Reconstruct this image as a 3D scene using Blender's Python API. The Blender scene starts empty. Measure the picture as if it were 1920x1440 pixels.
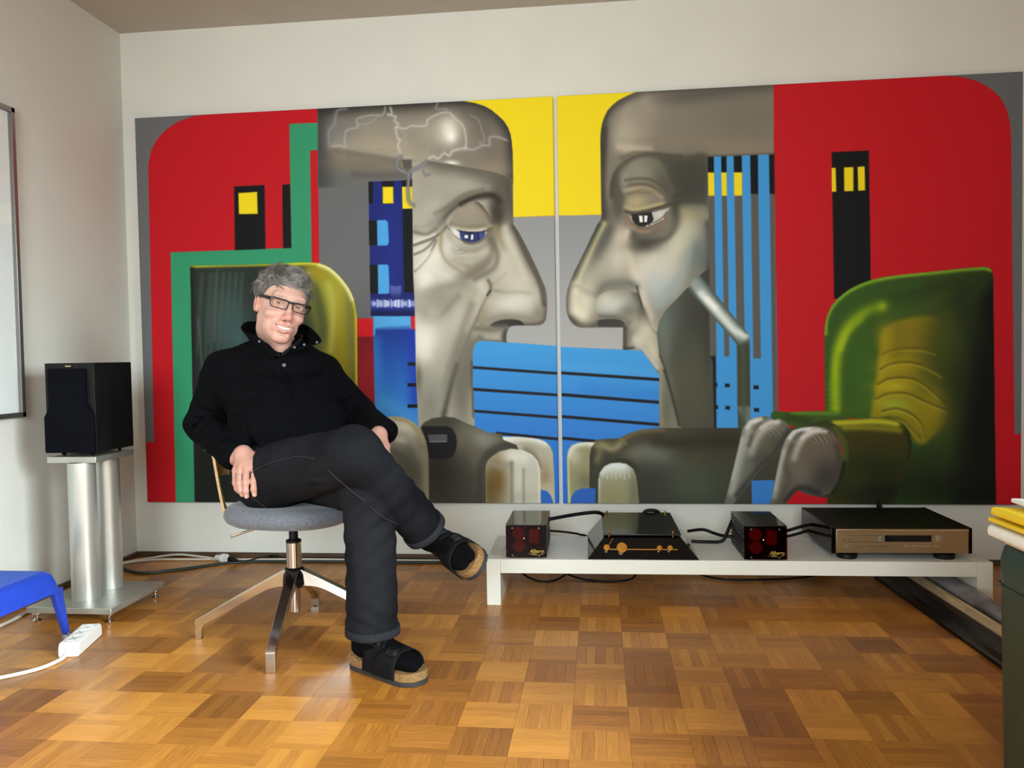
import bpy, bmesh, math, random
import numpy as np
from mathutils import Vector, Matrix

random.seed(7)
rng = np.random.default_rng(11)
S = bpy.context.scene
COL = S.collection

# ------------------------------------------------------------------ camera
CAM_F = 1503.9            # focal length in pixels of the 1920 px wide frame
YAW, PITCH, ROLL, EYE = 0.1097, -0.0349, -0.0172, 0.90
_f0 = Vector((-math.sin(YAW), math.cos(YAW), 0)); _r0 = Vector((math.cos(YAW), math.sin(YAW), 0)); _u0 = Vector((0, 0, 1))
_w = _f0 * math.cos(PITCH) + _u0 * math.sin(PITCH); _u = _u0 * math.cos(PITCH) - _f0 * math.sin(PITCH)
_r = _r0 * math.cos(ROLL) + _u * math.sin(ROLL); _v = _u * math.cos(ROLL) - _r0 * math.sin(ROLL)
cam = bpy.data.cameras.new('camera'); cam.sensor_width = 36.0; cam.lens = CAM_F / 1920 * 36.0
cam.clip_start = 0.05
cam_o = bpy.data.objects.new('camera', cam); COL.objects.link(cam_o)
M4 = Matrix.Identity(4)
for i in range(3):
    M4[i][0] = _r[i]; M4[i][1] = _v[i]; M4[i][2] = -_w[i]
M4[2][3] = EYE
cam_o.matrix_world = M4
S.camera = cam_o

# ------------------------------------------------------------------ world, window light, exposure
W = bpy.data.worlds.new('world'); S.world = W; W.use_nodes = True
W.node_tree.nodes['Background'].inputs[0].default_value = (0.80, 0.90, 1.0, 1)
W.node_tree.nodes['Background'].inputs[1].default_value = 0.6
WIN_Y0, WIN_Y1, WIN_Z0, WIN_Z1, WIN_X = -1.05, 0.65, 0.75, 2.15, 2.35    # window in the right wall
WB_X0, WB_X1, WB_Y = -1.1, 0.5, -1.75                                    # second window in the wall behind the camera
def window_light(name, loc, rot, sx, sy, power, colour, spread=180):
    l = bpy.data.lights.new(name, 'AREA'); l.spread = math.radians(spread); l.shape = 'RECTANGLE'; l.size = sx; l.size_y = sy
    l.energy = power; l.color = colour
    o = bpy.data.objects.new(name, l); COL.objects.link(o); o.location = loc; o.rotation_euler = rot
    return o
window_light('daylight_side_window', (WIN_X - 0.01, (WIN_Y0 + WIN_Y1) / 2, (WIN_Z0 + WIN_Z1) / 2),
             (0, math.radians(60), 0), 1.3, 1.6, 235, (0.86, 0.99, 0.99), 95)
window_light('daylight_rear_window', ((WB_X0 + WB_X1) / 2, WB_Y + 0.01, 1.5),
             (math.radians(84), 0, math.radians(5)), 1.5, 1.2, 32, (0.86, 0.99, 0.99), 75)
vs = S.view_settings
vs.view_transform = 'Standard'; vs.look = 'None'; vs.gamma = 1.0; vs.use_curve_mapping = False
vs.exposure = 0.0

# ------------------------------------------------------------------ helpers: colours and materials
def lin(c):
    c = np.asarray(c, float) / 255.0
    return np.where(c <= 0.04045, c / 12.92, ((c + 0.055) / 1.055) ** 2.4)
def rgba(c): return tuple(float(v) for v in lin(c)) + (1.0,)

def mat(name, col, rough=0.5, metal=0.0, noise=0.0, nscale=30.0, bump=0.0, bscale=200.0, spec=0.5, coat=0.0, trans=0.0,
        emit=None, estr=0.0, stretch=None, col2=None, sheen=0.0, aniso=0.0, ior=1.5, alpha=1.0):
    m = bpy.data.materials.new(name); m.use_nodes = True
    nt = m.node_tree; b = nt.nodes['Principled BSDF']; N = nt.nodes; L = nt.links
    b.inputs['Base Color'].default_value = rgba(col); b.inputs['Roughness'].default_value = rough
    b.inputs['Metallic'].default_value = metal; b.inputs['Specular IOR Level'].default_value = spec
    b.inputs['Coat Weight'].default_value = coat; b.inputs['Transmission Weight'].default_value = trans
    b.inputs['IOR'].default_value = ior; b.inputs['Sheen Weight'].default_value = sheen; b.inputs['Alpha'].default_value = alpha
    b.inputs['Anisotropic'].default_value = aniso
    if emit is not None:
        b.inputs['Emission Color'].default_value = rgba(emit); b.inputs['Emission Strength'].default_value = estr
    if noise > 0 or bump > 0 or col2 is not None:
        tc = N.new('ShaderNodeTexCoord'); mp = N.new('ShaderNodeMapping')
        L.new(tc.outputs['Object'], mp.inputs['Vector'])
        if stretch: mp.inputs['Scale'].default_value = stretch
        if noise > 0 or col2 is not None:
            n = N.new('ShaderNodeTexNoise'); n.inputs['Scale'].default_value = nscale; n.inputs['Detail'].default_value = 5
            L.new(mp.outputs[0], n.inputs['Vector'])
            r = N.new('ShaderNodeValToRGB')
            c1 = np.asarray(col, float); c2 = np.asarray(col2, float) if col2 is not None else np.clip(c1 * (1 - noise), 0, 255)
            if col2 is None: c1 = np.clip(c1 * (1 + noise * 0.6), 0, 255)
            r.color_ramp.elements[0].color = rgba(c2); r.color_ramp.elements[1].color = rgba(c1)
            r.color_ramp.elements[0].position = 0.3; r.color_ramp.elements[1].position = 0.7
            L.new(n.outputs['Fac'], r.inputs['Fac']); L.new(r.outputs['Color'], b.inputs['Base Color'])
        if bump > 0:
            n2 = N.new('ShaderNodeTexNoise'); n2.inputs['Scale'].default_value = bscale; n2.inputs['Detail'].default_value = 3
            L.new(mp.outputs[0], n2.inputs['Vector'])
            bp = N.new('ShaderNodeBump'); bp.inputs['Strength'].default_value = bump; bp.inputs['Distance'].default_value = 0.002
            L.new(n2.outputs['Fac'], bp.inputs['Height']); L.new(bp.outputs['Normal'], b.inputs['Normal'])
    return m

def thin_glass(name, tint, gloss=0.08, rough=0.02):
    m = bpy.data.materials.new(name); m.use_nodes = True; nt = m.node_tree; N = nt.nodes; L = nt.links; N.remove(N['Principled BSDF'])
    t = N.new('ShaderNodeBsdfTransparent'); n = N.new('ShaderNodeTexNoise'); n.inputs['Scale'].default_value = 3
    r = N.new('ShaderNodeValToRGB'); r.color_ramp.elements[0].color = rgba(np.asarray(tint) * 0.995); r.color_ramp.elements[1].color = rgba(tint)
    L.new(n.outputs['Fac'], r.inputs['Fac']); L.new(r.outputs['Color'], t.inputs['Color'])
    g = N.new('ShaderNodeBsdfGlossy'); g.inputs['Roughness'].default_value = rough
    f = N.new('ShaderNodeLayerWeight'); f.inputs['Blend'].default_value = 0.5
    pw = N.new('ShaderNodeMath'); pw.operation = 'POWER'; pw.inputs[1].default_value = 5; L.new(f.outputs['Facing'], pw.inputs[0])
    k = N.new('ShaderNodeMath'); k.operation = 'MULTIPLY_ADD'; k.inputs[1].default_value = 0.9; k.inputs[2].default_value = gloss * 0.5; L.new(pw.outputs[0], k.inputs[0])
    x = N.new('ShaderNodeMixShader'); L.new(k.outputs[0], x.inputs[0]); L.new(t.outputs[0], x.inputs[1]); L.new(g.outputs[0], x.inputs[2])
    L.new(x.outputs[0], N['Material Output'].inputs['Surface']); return m

# ------------------------------------------------------------------ helpers: objects
def link(o, parent=None):
    COL.objects.link(o)
    if parent is not None: o.parent = parent
    return o
def tag(o, label=None, cat=None, group=None, kind=None):
    if label: o['label'] = label
    if cat: o['category'] = cat
    if group: o['group'] = group
    if kind: o['kind'] = kind
    return o
def empty(name, loc, label, cat, rz=0.0, group=None):
    o = bpy.data.objects.new(name, None); o.empty_display_size = 0.05
    COL.objects.link(o); o.location = loc; o.rotation_euler = (0, 0, rz)
    return tag(o, label, cat, group)
def mesh_obj(name, bm, m, parent=None, smooth=False, bevel=0.0, bseg=2, angle=40):
    bmesh.ops.recalc_face_normals(bm, faces=bm.faces[:])
    me = bpy.data.meshes.new(name); bm.to_mesh(me); bm.free()
    o = bpy.data.objects.new(name, me)
    for mm in (m if isinstance(m, (list, tuple)) else [m]): me.materials.append(mm)
    link(o, parent)
    if smooth: me.shade_smooth()
    if bevel > 0:
        md = o.modifiers.new('bevel', 'BEVEL'); md.width = bevel; md.segments = bseg; md.limit_method = 'ANGLE'
        md.angle_limit = math.radians(angle); md.harden_normals = False
        me.shade_smooth()
        try: me.set_sharp_from_angle(angle=math.radians(35))
        except Exception: pass
    return o
def add_box(bm, lo, hi):
    x0, y0, z0 = lo; x1, y1, z1 = hi
    v = [bm.verts.new(p) for p in ((x0,y0,z0),(x1,y0,z0),(x1,y1,z0),(x0,y1,z0),(x0,y0,z1),(x1,y0,z1),(x1,y1,z1),(x0,y1,z1))]
    for f in ((3,2,1,0),(4,5,6,7),(0,1,5,4),(1,2,6,5),(2,3,7,6),(3,0,4,7)): bm.faces.new([v[i] for i in f])
    return v
def box(name, lo, hi, m, parent=None, bevel=0.0, bseg=2):
    bm = bmesh.new(); add_box(bm, lo, hi)
    return mesh_obj(name, bm, m, parent, bevel=bevel, bseg=bseg)
def frame_from(d):
    d = Vector(d).normalized(); a = Vector((0, 0, 1)) if abs(d.z) < 0.9 else Vector((1, 0, 0))
    u = d.cross(a).normalized(); return u, d.cross(u).normalized(), d
def add_cyl(bm, p0, p1, r0, r1=None, n=24, cap=True):
    r1 = r0 if r1 is None else r1
    p0 = Vector(p0); p1 = Vector(p1); u, v, d = frame_from(p1 - p0)
    A = [bm.verts.new(p0 + (u * math.cos(t) + v * math.sin(t)) * r0) for t in [2 * math.pi * i / n for i in range(n)]]
    B = [bm.verts.new(p1 + (u * math.cos(t) + v * math.sin(t)) * r1) for t in [2 * math.pi * i / n for i in range(n)]]
    for i in range(n): bm.faces.new((A[i], A[(i+1) % n], B[(i+1) % n], B[i]))
    if cap: bm.faces.new(A[::-1]); bm.faces.new(B)
def add_lathe(bm, prof, c, axis=(0, 0, 1), n=32):
    c = Vector(c); u, v, d = frame_from(axis); rings = []
    for r, h in prof:
        if r < 1e-6: rings.append([bm.verts.new(c + d * h)])
        else: rings.append([bm.verts.new(c + d * h + (u * math.cos(2*math.pi*i/n) + v * math.sin(2*math.pi*i/n)) * r) for i in range(n)])
    for a, b in zip(rings[:-1], rings[1:]):
        for i in range(n):
            j = (i + 1) % n
            if len(a) == 1 and len(b) == 1: continue
            if len(a) == 1: bm.faces.new((a[0], b[j], b[i]))
            elif len(b) == 1: bm.faces.new((a[i], a[j], b[0]))
            else: bm.faces.new((a[i], a[j], b[j], b[i]))
    if len(rings[0]) > 1: bm.faces.new(rings[0][::-1])
    if len(rings[-1]) > 1: bm.faces.new(rings[-1])
def catmull(pts, n=8, closed=False):
    P = [np.asarray(p, float) for p in pts]; out = []
    m = len(P); rngi = range(m) if closed else range(m - 1)
    for i in rngi:
        if closed: p0, p1, p2, p3 = P[(i-1) % m], P[i], P[(i+1) % m], P[(i+2) % m]
        else: p0, p1, p2, p3 = P[max(i-1, 0)], P[i], P[i+1], P[min(i+2, m-1)]
        for k in range(n):
            t = k / n
            out.append(0.5 * (2*p1 + (p2-p0)*t + (2*p0-5*p1+4*p2-p3)*t*t + (3*p1-p0-3*p2+p3)*t**3))
    if not closed: out.append(P[-1])
    return out
def add_tube(bm, pts, r, n=8, cap=True):
    P = [Vector(p) for p in pts]; rr = r if isinstance(r, (list, tuple)) else [r] * len(P)
    rings = []; up = None
    for i, p in enumerate(P):
        d = (P[min(i+1, len(P)-1)] - P[max(i-1, 0)]).normalized()
        if up is None: u, v, _ = frame_from(d)
        else:
            u = (up - d * up.dot(d)).normalized(); v = d.cross(u)
        up = u
        rings.append([bm.verts.new(p + (u * math.cos(2*math.pi*k/n) + v * math.sin(2*math.pi*k/n)) * rr[i]) for k in range(n)])
    for a, b in zip(rings[:-1], rings[1:]):
        for k in range(n): bm.faces.new((a[k], a[(k+1) % n], b[(k+1) % n], b[k]))
    if cap: bm.faces.new(rings[0][::-1]); bm.faces.new(rings[-1])
def cable(name, pts, r, m, parent=None, n=8, sub=8):
    bm = bmesh.new(); add_tube(bm, catmull(pts, sub), r, n)
    return mesh_obj(name, bm, m, parent, smooth=True)
def add_prism(bm, poly, y0, y1, axis='y'):
    """extrude a 2D outline along one axis; poly in the two other axes, in order (x,z), (y,z) or (x,y)"""
    def P(a, b, t): return {'y': (a, t, b), 'x': (t, a, b), 'z': (a, b, t)}[axis]
    A = [bm.verts.new(P(a, b, y0)) for a, b in poly]; B = [bm.verts.new(P(a, b, y1)) for a, b in poly]
    n = len(poly)
    for i in range(n): bm.faces.new((A[i], A[(i+1) % n], B[(i+1) % n], B[i]))
    bm.faces.new(A[::-1]); bm.faces.new(B)
def rounded(poly, r, seg=5):
    out = []; n = len(poly); rs = r if isinstance(r, (list, tuple)) else [r] * n
    for i in range(n):
        p = Vector(poly[i]); a = (Vector(poly[i-1]) - p); b = (Vector(poly[(i+1) % n]) - p)
        rr = min(rs[i], a.length * 0.49, b.length * 0.49)
        if rr < 1e-6: out.append((p.x, p.y)); continue
        A = p + a.normalized() * rr; B = p + b.normalized() * rr
        for k in range(seg + 1):
            t = k / seg; q = A * (1-t)**2 + p * 2*t*(1-t) + B * t*t; out.append((q.x, q.y))
    return out
def copy_tree(o, parent=None):
    c = o.copy(); COL.objects.link(c); c.parent = parent
    for ch in list(o.children): copy_tree(ch, c)
    return c
def text_obj(name, body, size, loc, rot, m, parent, shear=0.0, extrude=0.0002, sx=1.0):
    cu = bpy.data.curves.new(name, 'FONT'); cu.body = body; cu.size = size; cu.extrude = extrude; cu.shear = shear
    cu.align_x = 'CENTER'; cu.align_y = 'CENTER'; cu.resolution_u = 3
    t = bpy.data.objects.new(name + '_curve', cu); COL.objects.link(t)
    me = bpy.data.meshes.new_from_object(t.evaluated_get(bpy.context.evaluated_depsgraph_get())); me.name = name
    bpy.data.objects.remove(t); bpy.data.curves.remove(cu)
    me.materials.clear(); me.materials.append(m)
    o = bpy.data.objects.new(name, me); link(o, parent)
    o.location = loc; o.rotation_euler = rot; o.scale = (sx, 1, 1)
    return o
# ------------------------------------------------------------------ the room
WALL_Y, WALL_L, CEIL, WALL_R, WALL_B = 3.4957, -2.1562, 2.399, 2.35, -1.75
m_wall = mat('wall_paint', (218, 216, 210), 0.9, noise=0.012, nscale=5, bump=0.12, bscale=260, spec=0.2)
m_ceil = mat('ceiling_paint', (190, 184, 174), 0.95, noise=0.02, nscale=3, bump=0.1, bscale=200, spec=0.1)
m_base = mat('dark_skirting_wood', (78, 58, 44), 0.5, noise=0.25, nscale=14, stretch=(1, 8, 8))
m_frame_white = mat('window_frame_paint', (225, 225, 222), 0.45, noise=0.02, nscale=8)
T = 0.12
def struct(o): o['kind'] = 'structure'; return o
struct(box('wall_back', (WALL_L - T, WALL_Y, -0.1), (WALL_R + T, WALL_Y + T, CEIL + T), m_wall))
struct(box('wall_left', (WALL_L - T, WALL_B - T, -0.1), (WALL_L, WALL_Y, CEIL + T), m_wall))
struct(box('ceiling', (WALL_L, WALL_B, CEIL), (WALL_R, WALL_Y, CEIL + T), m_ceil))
def wall_with_hole(name, axis, pos, a0, a1, h0, h1, z0, z1):
    bm = bmesh.new()
    def bx(u0, u1, w0, w1):
        if axis == 'x': add_box(bm, (pos, u0, w0), (pos + T, u1, w1))
        else: add_box(bm, (u0, pos - T, w0), (u1, pos, w1))
    bx(a0, h0, -0.1, CEIL + T); bx(h1, a1, -0.1, CEIL + T); bx(h0, h1, -0.1, z0); bx(h0, h1, z1, CEIL + T)
    return struct(mesh_obj(name, bm, m_wall))
wall_with_hole('wall_right', 'x', WALL_R, WALL_B, WALL_Y, WIN_Y0, WIN_Y1, WIN_Z0, WIN_Z1)
wall_with_hole('wall_rear', 'y', WALL_B, WALL_L, WALL_R, WB_X0, WB_X1, 0.85, 2.15)
def window(name, axis, pos, a0, a1, z0, z1):
    e = bpy.data.objects.new(name, None); COL.objects.link(e); e['kind'] = 'structure'
    def bx(nm, u0, u1, w0, w1, d0=0.03, d1=0.09):
        if axis == 'x': return box(nm, (pos + d0, u0, w0), (pos + d1, u1, w1), m_frame_white, e, bevel=0.004)
        return box(nm, (u0, pos - d1, w0), (u1, pos - d0, w1), m_frame_white, e, bevel=0.004)
    w = 0.06; mid = (a0 + a1) / 2
    bx('frame_bar', a0, a0 + w, z0, z1); bx('frame_bar', a1 - w, a1, z0, z1); bx('frame_bar', mid - w, mid + w, z0, z1)
    bx('frame_bar', a0, a1, z0, z0 + w); bx('frame_bar', a0, a1, z1 - w, z1)
    bx('window_sill', a0 - 0.05, a1 + 0.05, z0 - 0.03, z0, -0.12, 0.1)
    return e
window('window_1', 'x', WALL_R, WIN_Y0, WIN_Y1, WIN_Z0, WIN_Z1)
window('window_2', 'y', WALL_B, WB_X0, WB_X1, 0.85, 2.15)
struct(box('baseboard_back', (WALL_L, WALL_Y - 0.013, 0), (WALL_R, WALL_Y, 0.022), m_base, bevel=0.003))
struct(box('baseboard_left', (WALL_L, WALL_B, 0), (WALL_L + 0.013, WALL_Y - 0.013, 0.022), m_base, bevel=0.003))

# floor: mosaic parquet, five strips to a block, blocks laid in turn along and across
def wood_floor_material():
    m = bpy.data.materials.new('oak_parquet'); m.use_nodes = True
    nt = m.node_tree; N = nt.nodes; L = nt.links; b = N['Principled BSDF']
    at = N.new('ShaderNodeAttribute'); at.attribute_name = 'grain'          # along, across, strip tone
    oi = N.new('ShaderNodeObjectInfo')
    sep = N.new('ShaderNodeSeparateXYZ'); L.new(at.outputs['Vector'], sep.inputs[0])
    mul = N.new('ShaderNodeMath'); mul.operation = 'MULTIPLY'; mul.inputs[1].default_value = 60; L.new(oi.outputs['Random'], mul.inputs[0])
    add = N.new('ShaderNodeMath'); add.operation = 'ADD'; L.new(sep.outputs['Z'], add.inputs[0])
    mz = N.new('ShaderNodeMath'); mz.operation = 'MULTIPLY'; mz.inputs[1].default_value = 9; L.new(sep.outputs['Z'], mz.inputs[0])
    L.new(mz.outputs[0], add.inputs[0]); L.new(mul.outputs[0], add.inputs[1])
    cmb = N.new('ShaderNodeCombineXYZ')
    s1 = N.new('ShaderNodeMath'); s1.operation = 'MULTIPLY'; s1.inputs[1].default_value = 16; L.new(sep.outputs['X'], s1.inputs[0])
    s2 = N.new('ShaderNodeMath'); s2.operation = 'MULTIPLY'; s2.inputs[1].default_value = 260; L.new(sep.outputs['Y'], s2.inputs[0])
    L.new(s1.outputs[0], cmb.inputs[0]); L.new(s2.outputs[0], cmb.inputs[1]); L.new(add.outputs[0], cmb.inputs[2])
    gr = N.new('ShaderNodeTexNoise'); gr.inputs['Scale'].default_value = 1.0; gr.inputs['Detail'].default_value = 4; gr.inputs['Roughness'].default_value = 0.6
    L.new(cmb.outputs[0], gr.inputs['Vector'])
    # tone of a strip: its own value shifted by the block's
    t1 = N.new('ShaderNodeMath'); t1.operation = 'MULTIPLY'; t1.inputs[1].default_value = 0.46; L.new(oi.outputs['Random'], t1.inputs[0])
    t2 = N.new('ShaderNodeMath'); t2.operation = 'MULTIPLY_ADD'; t2.inputs[1].default_value = 0.30; L.new(sep.outputs['Z'], t2.inputs[0]); L.new(t1.outputs[0], t2.inputs[2])
    t3 = N.new('ShaderNodeMath'); t3.operation = 'MULTIPLY_ADD'; t3.inputs[1].default_value = 0.62; L.new(gr.outputs['Fac'], t3.inputs[0]); L.new(t2.outputs[0], t3.inputs[2])
    r = N.new('ShaderNodeValToRGB'); e = r.color_ramp.elements
    e[0].position = 0.25; e[0].color = rgba((114, 66, 24)); e[1].position = 1.1; e[1].color = rgba((212, 146, 62))
    k = r.color_ramp.elements.new(0.65); k.color = rgba((168, 108, 42))
    L.new(t3.outputs[0], r.inputs['Fac'])
    # worn, dusty patches with a shape of their own
    tc = N.new('ShaderNodeNewGeometry')
    wn = N.new('ShaderNodeTexNoise'); wn.inputs['Scale'].default_value = 2.2; wn.inputs['Detail'].default_value = 6; L.new(tc.outputs['Position'], wn.inputs['Vector'])
    wr = N.new('ShaderNodeValToRGB'); wr.color_ramp.elements[0].position = 0.45; wr.color_ramp.elements[1].position = 0.75
    L.new(wn.outputs['Fac'], wr.inputs['Fac'])
    mx = N.new('ShaderNodeMix'); mx.data_type = 'RGBA'; mx.inputs[7].default_value = rgba((142, 100, 56))
    ms = N.new('ShaderNodeMath'); ms.operation = 'MULTIPLY'; ms.inputs[1].default_value = 0.28; L.new(wr.outputs['Color'], ms.inputs[0])
    L.new(ms.outputs[0], mx.inputs[0]); L.new(r.outputs['Color'], mx.inputs[6]); L.new(mx.outputs[2], b.inputs['Base Color'])
    rr = N.new('ShaderNodeMath'); rr.operation = 'MULTIPLY_ADD'; rr.inputs[1].default_value = 0.22; rr.inputs[2].default_value = 0.24
    L.new(wn.outputs['Fac'], rr.inputs[0]); L.new(rr.outputs[0], b.inputs['Roughness'])
    bp = N.new('ShaderNodeBump'); bp.inputs['Strength'].default_value = 0.12; bp.inputs['Distance'].default_value = 0.001
    L.new(gr.outputs['Fac'], bp.inputs['Height']); L.new(bp.outputs['Normal'], b.inputs['Normal'])
    b.inputs['Specular IOR Level'].default_value = 0.42
    return m
m_oak = wood_floor_material()
m_sub = mat('dark_floor_joint', (54, 32, 16), 0.8, noise=0.2)
floor = struct(box('floor', (WALL_L, WALL_B, -0.1), (WALL_R, WALL_Y, -0.0016), m_sub))
PQ = 0.139; PQ_OX, PQ_OY = -0.0803, 2.0364
def strips(cx, cy, along_x, tones, V, F, G, seed=0.0):
    w = PQ / 5; h = PQ / 2; g = 0.00004; c = 0.00025
    for k in range(5):
        a0, a1 = -h + g, h - g; b0, b1 = -h + k*w + g, -h + (k+1)*w - g
        dz = (tones[k] * 7919 % 1.0 - 0.5) * 0.0003
        ring = [(a0, b0, -0.002), (a1, b0, -0.002), (a1, b1, -0.002), (a0, b1, -0.002),
                (a0 + c, b0 + c, dz), (a1 - c, b0 + c, dz), (a1 - c, b1 - c, dz), (a0 + c, b1 - c, dz)]
        i0 = len(V)
        for a, b_, z in ring:
            V.append((cx + a, cy + b_, z) if along_x else (cx + b_, cy + a, z)); G.append((a + seed, b_ + k * 0.31, tones[k]))
        for f in ((4,5,6,7), (0,1,5,4), (1,2,6,5), (2,3,7,6), (3,0,4,7)):
            q = [i0 + i for i in f]; F.append(q if along_x else q[::-1])
def strip_mesh(name, V, F, G):
    me = bpy.data.meshes.new(name); me.from_pydata(V, [], F)
    a = me.attributes.new('grain', 'FLOAT_VECTOR', 'POINT'); a.data.foreach_set('vector', np.array(G, np.float32).ravel())
    me.materials.append(m_oak); return me
variants = {}
for al in (0, 1):
    for v in range(10):
        V, F, G = [], [], []
        base = random.random() * 0.35
        tones = [min(1, max(0, base + random.random() * 0.65)) for _ in range(5)]
        strips(0, 0, bool(al), tones, V, F, G, seed=v * 1.7)
        variants[al, v] = strip_mesh('parquet_block', V, F, G)
cells = []
for i in range(-16, 19):
    for j in range(-28, 11):
        x, y = PQ_OX + (i + 0.5) * PQ, PQ_OY + (j + 0.5) * PQ
        if x - PQ/2 > WALL_R or x + PQ/2 < WALL_L or y + PQ/2 < WALL_B or y - PQ/2 > WALL_Y: continue
        d = Vector((x, y, -EYE)); z = d.dot(_w)
        u, v = (960 + CAM_F * d.dot(_r) / z, 720 - CAM_F * d.dot(_v) / z) if z > 0.3 else (1e6, 1e6)
        seen = -60 < u < 1920 and v < 1475
        inside = WALL_L + PQ/2 < x < WALL_R - PQ/2 and WALL_B + PQ/2 < y < WALL_Y - PQ/2
        cells.append((0 if (seen and inside) else 1, -(1 / max(z, 0.3)), i, j, x, y))
cells.sort()
V, F, G = [], [], []
for n, (far, _, i, j, x, y) in enumerate(cells):
    along_x = (i + j) % 2 == 1
    if n < 300 and not far:
        o = bpy.data.objects.new('parquet_block', variants[int(along_x), random.randrange(10)]); link(o, floor); o.location = (x, y, 0)
    else:
        base = random.random() * 0.35
        V0 = len(V)
        strips(x, y, along_x, [min(1, base + random.random() * 0.65) for _ in range(5)], V, F, G, seed=random.random() * 9)
        for q in range(V0, len(V)):
            vx, vy, vz = V[q]; V[q] = (min(max(vx, WALL_L), WALL_R), min(max(vy, WALL_B), WALL_Y), vz)
o = bpy.data.objects.new('parquet_blocks_beyond', strip_mesh('parquet_blocks_beyond', V, F, G)); link(o, floor); o['kind'] = 'stuff'
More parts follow.
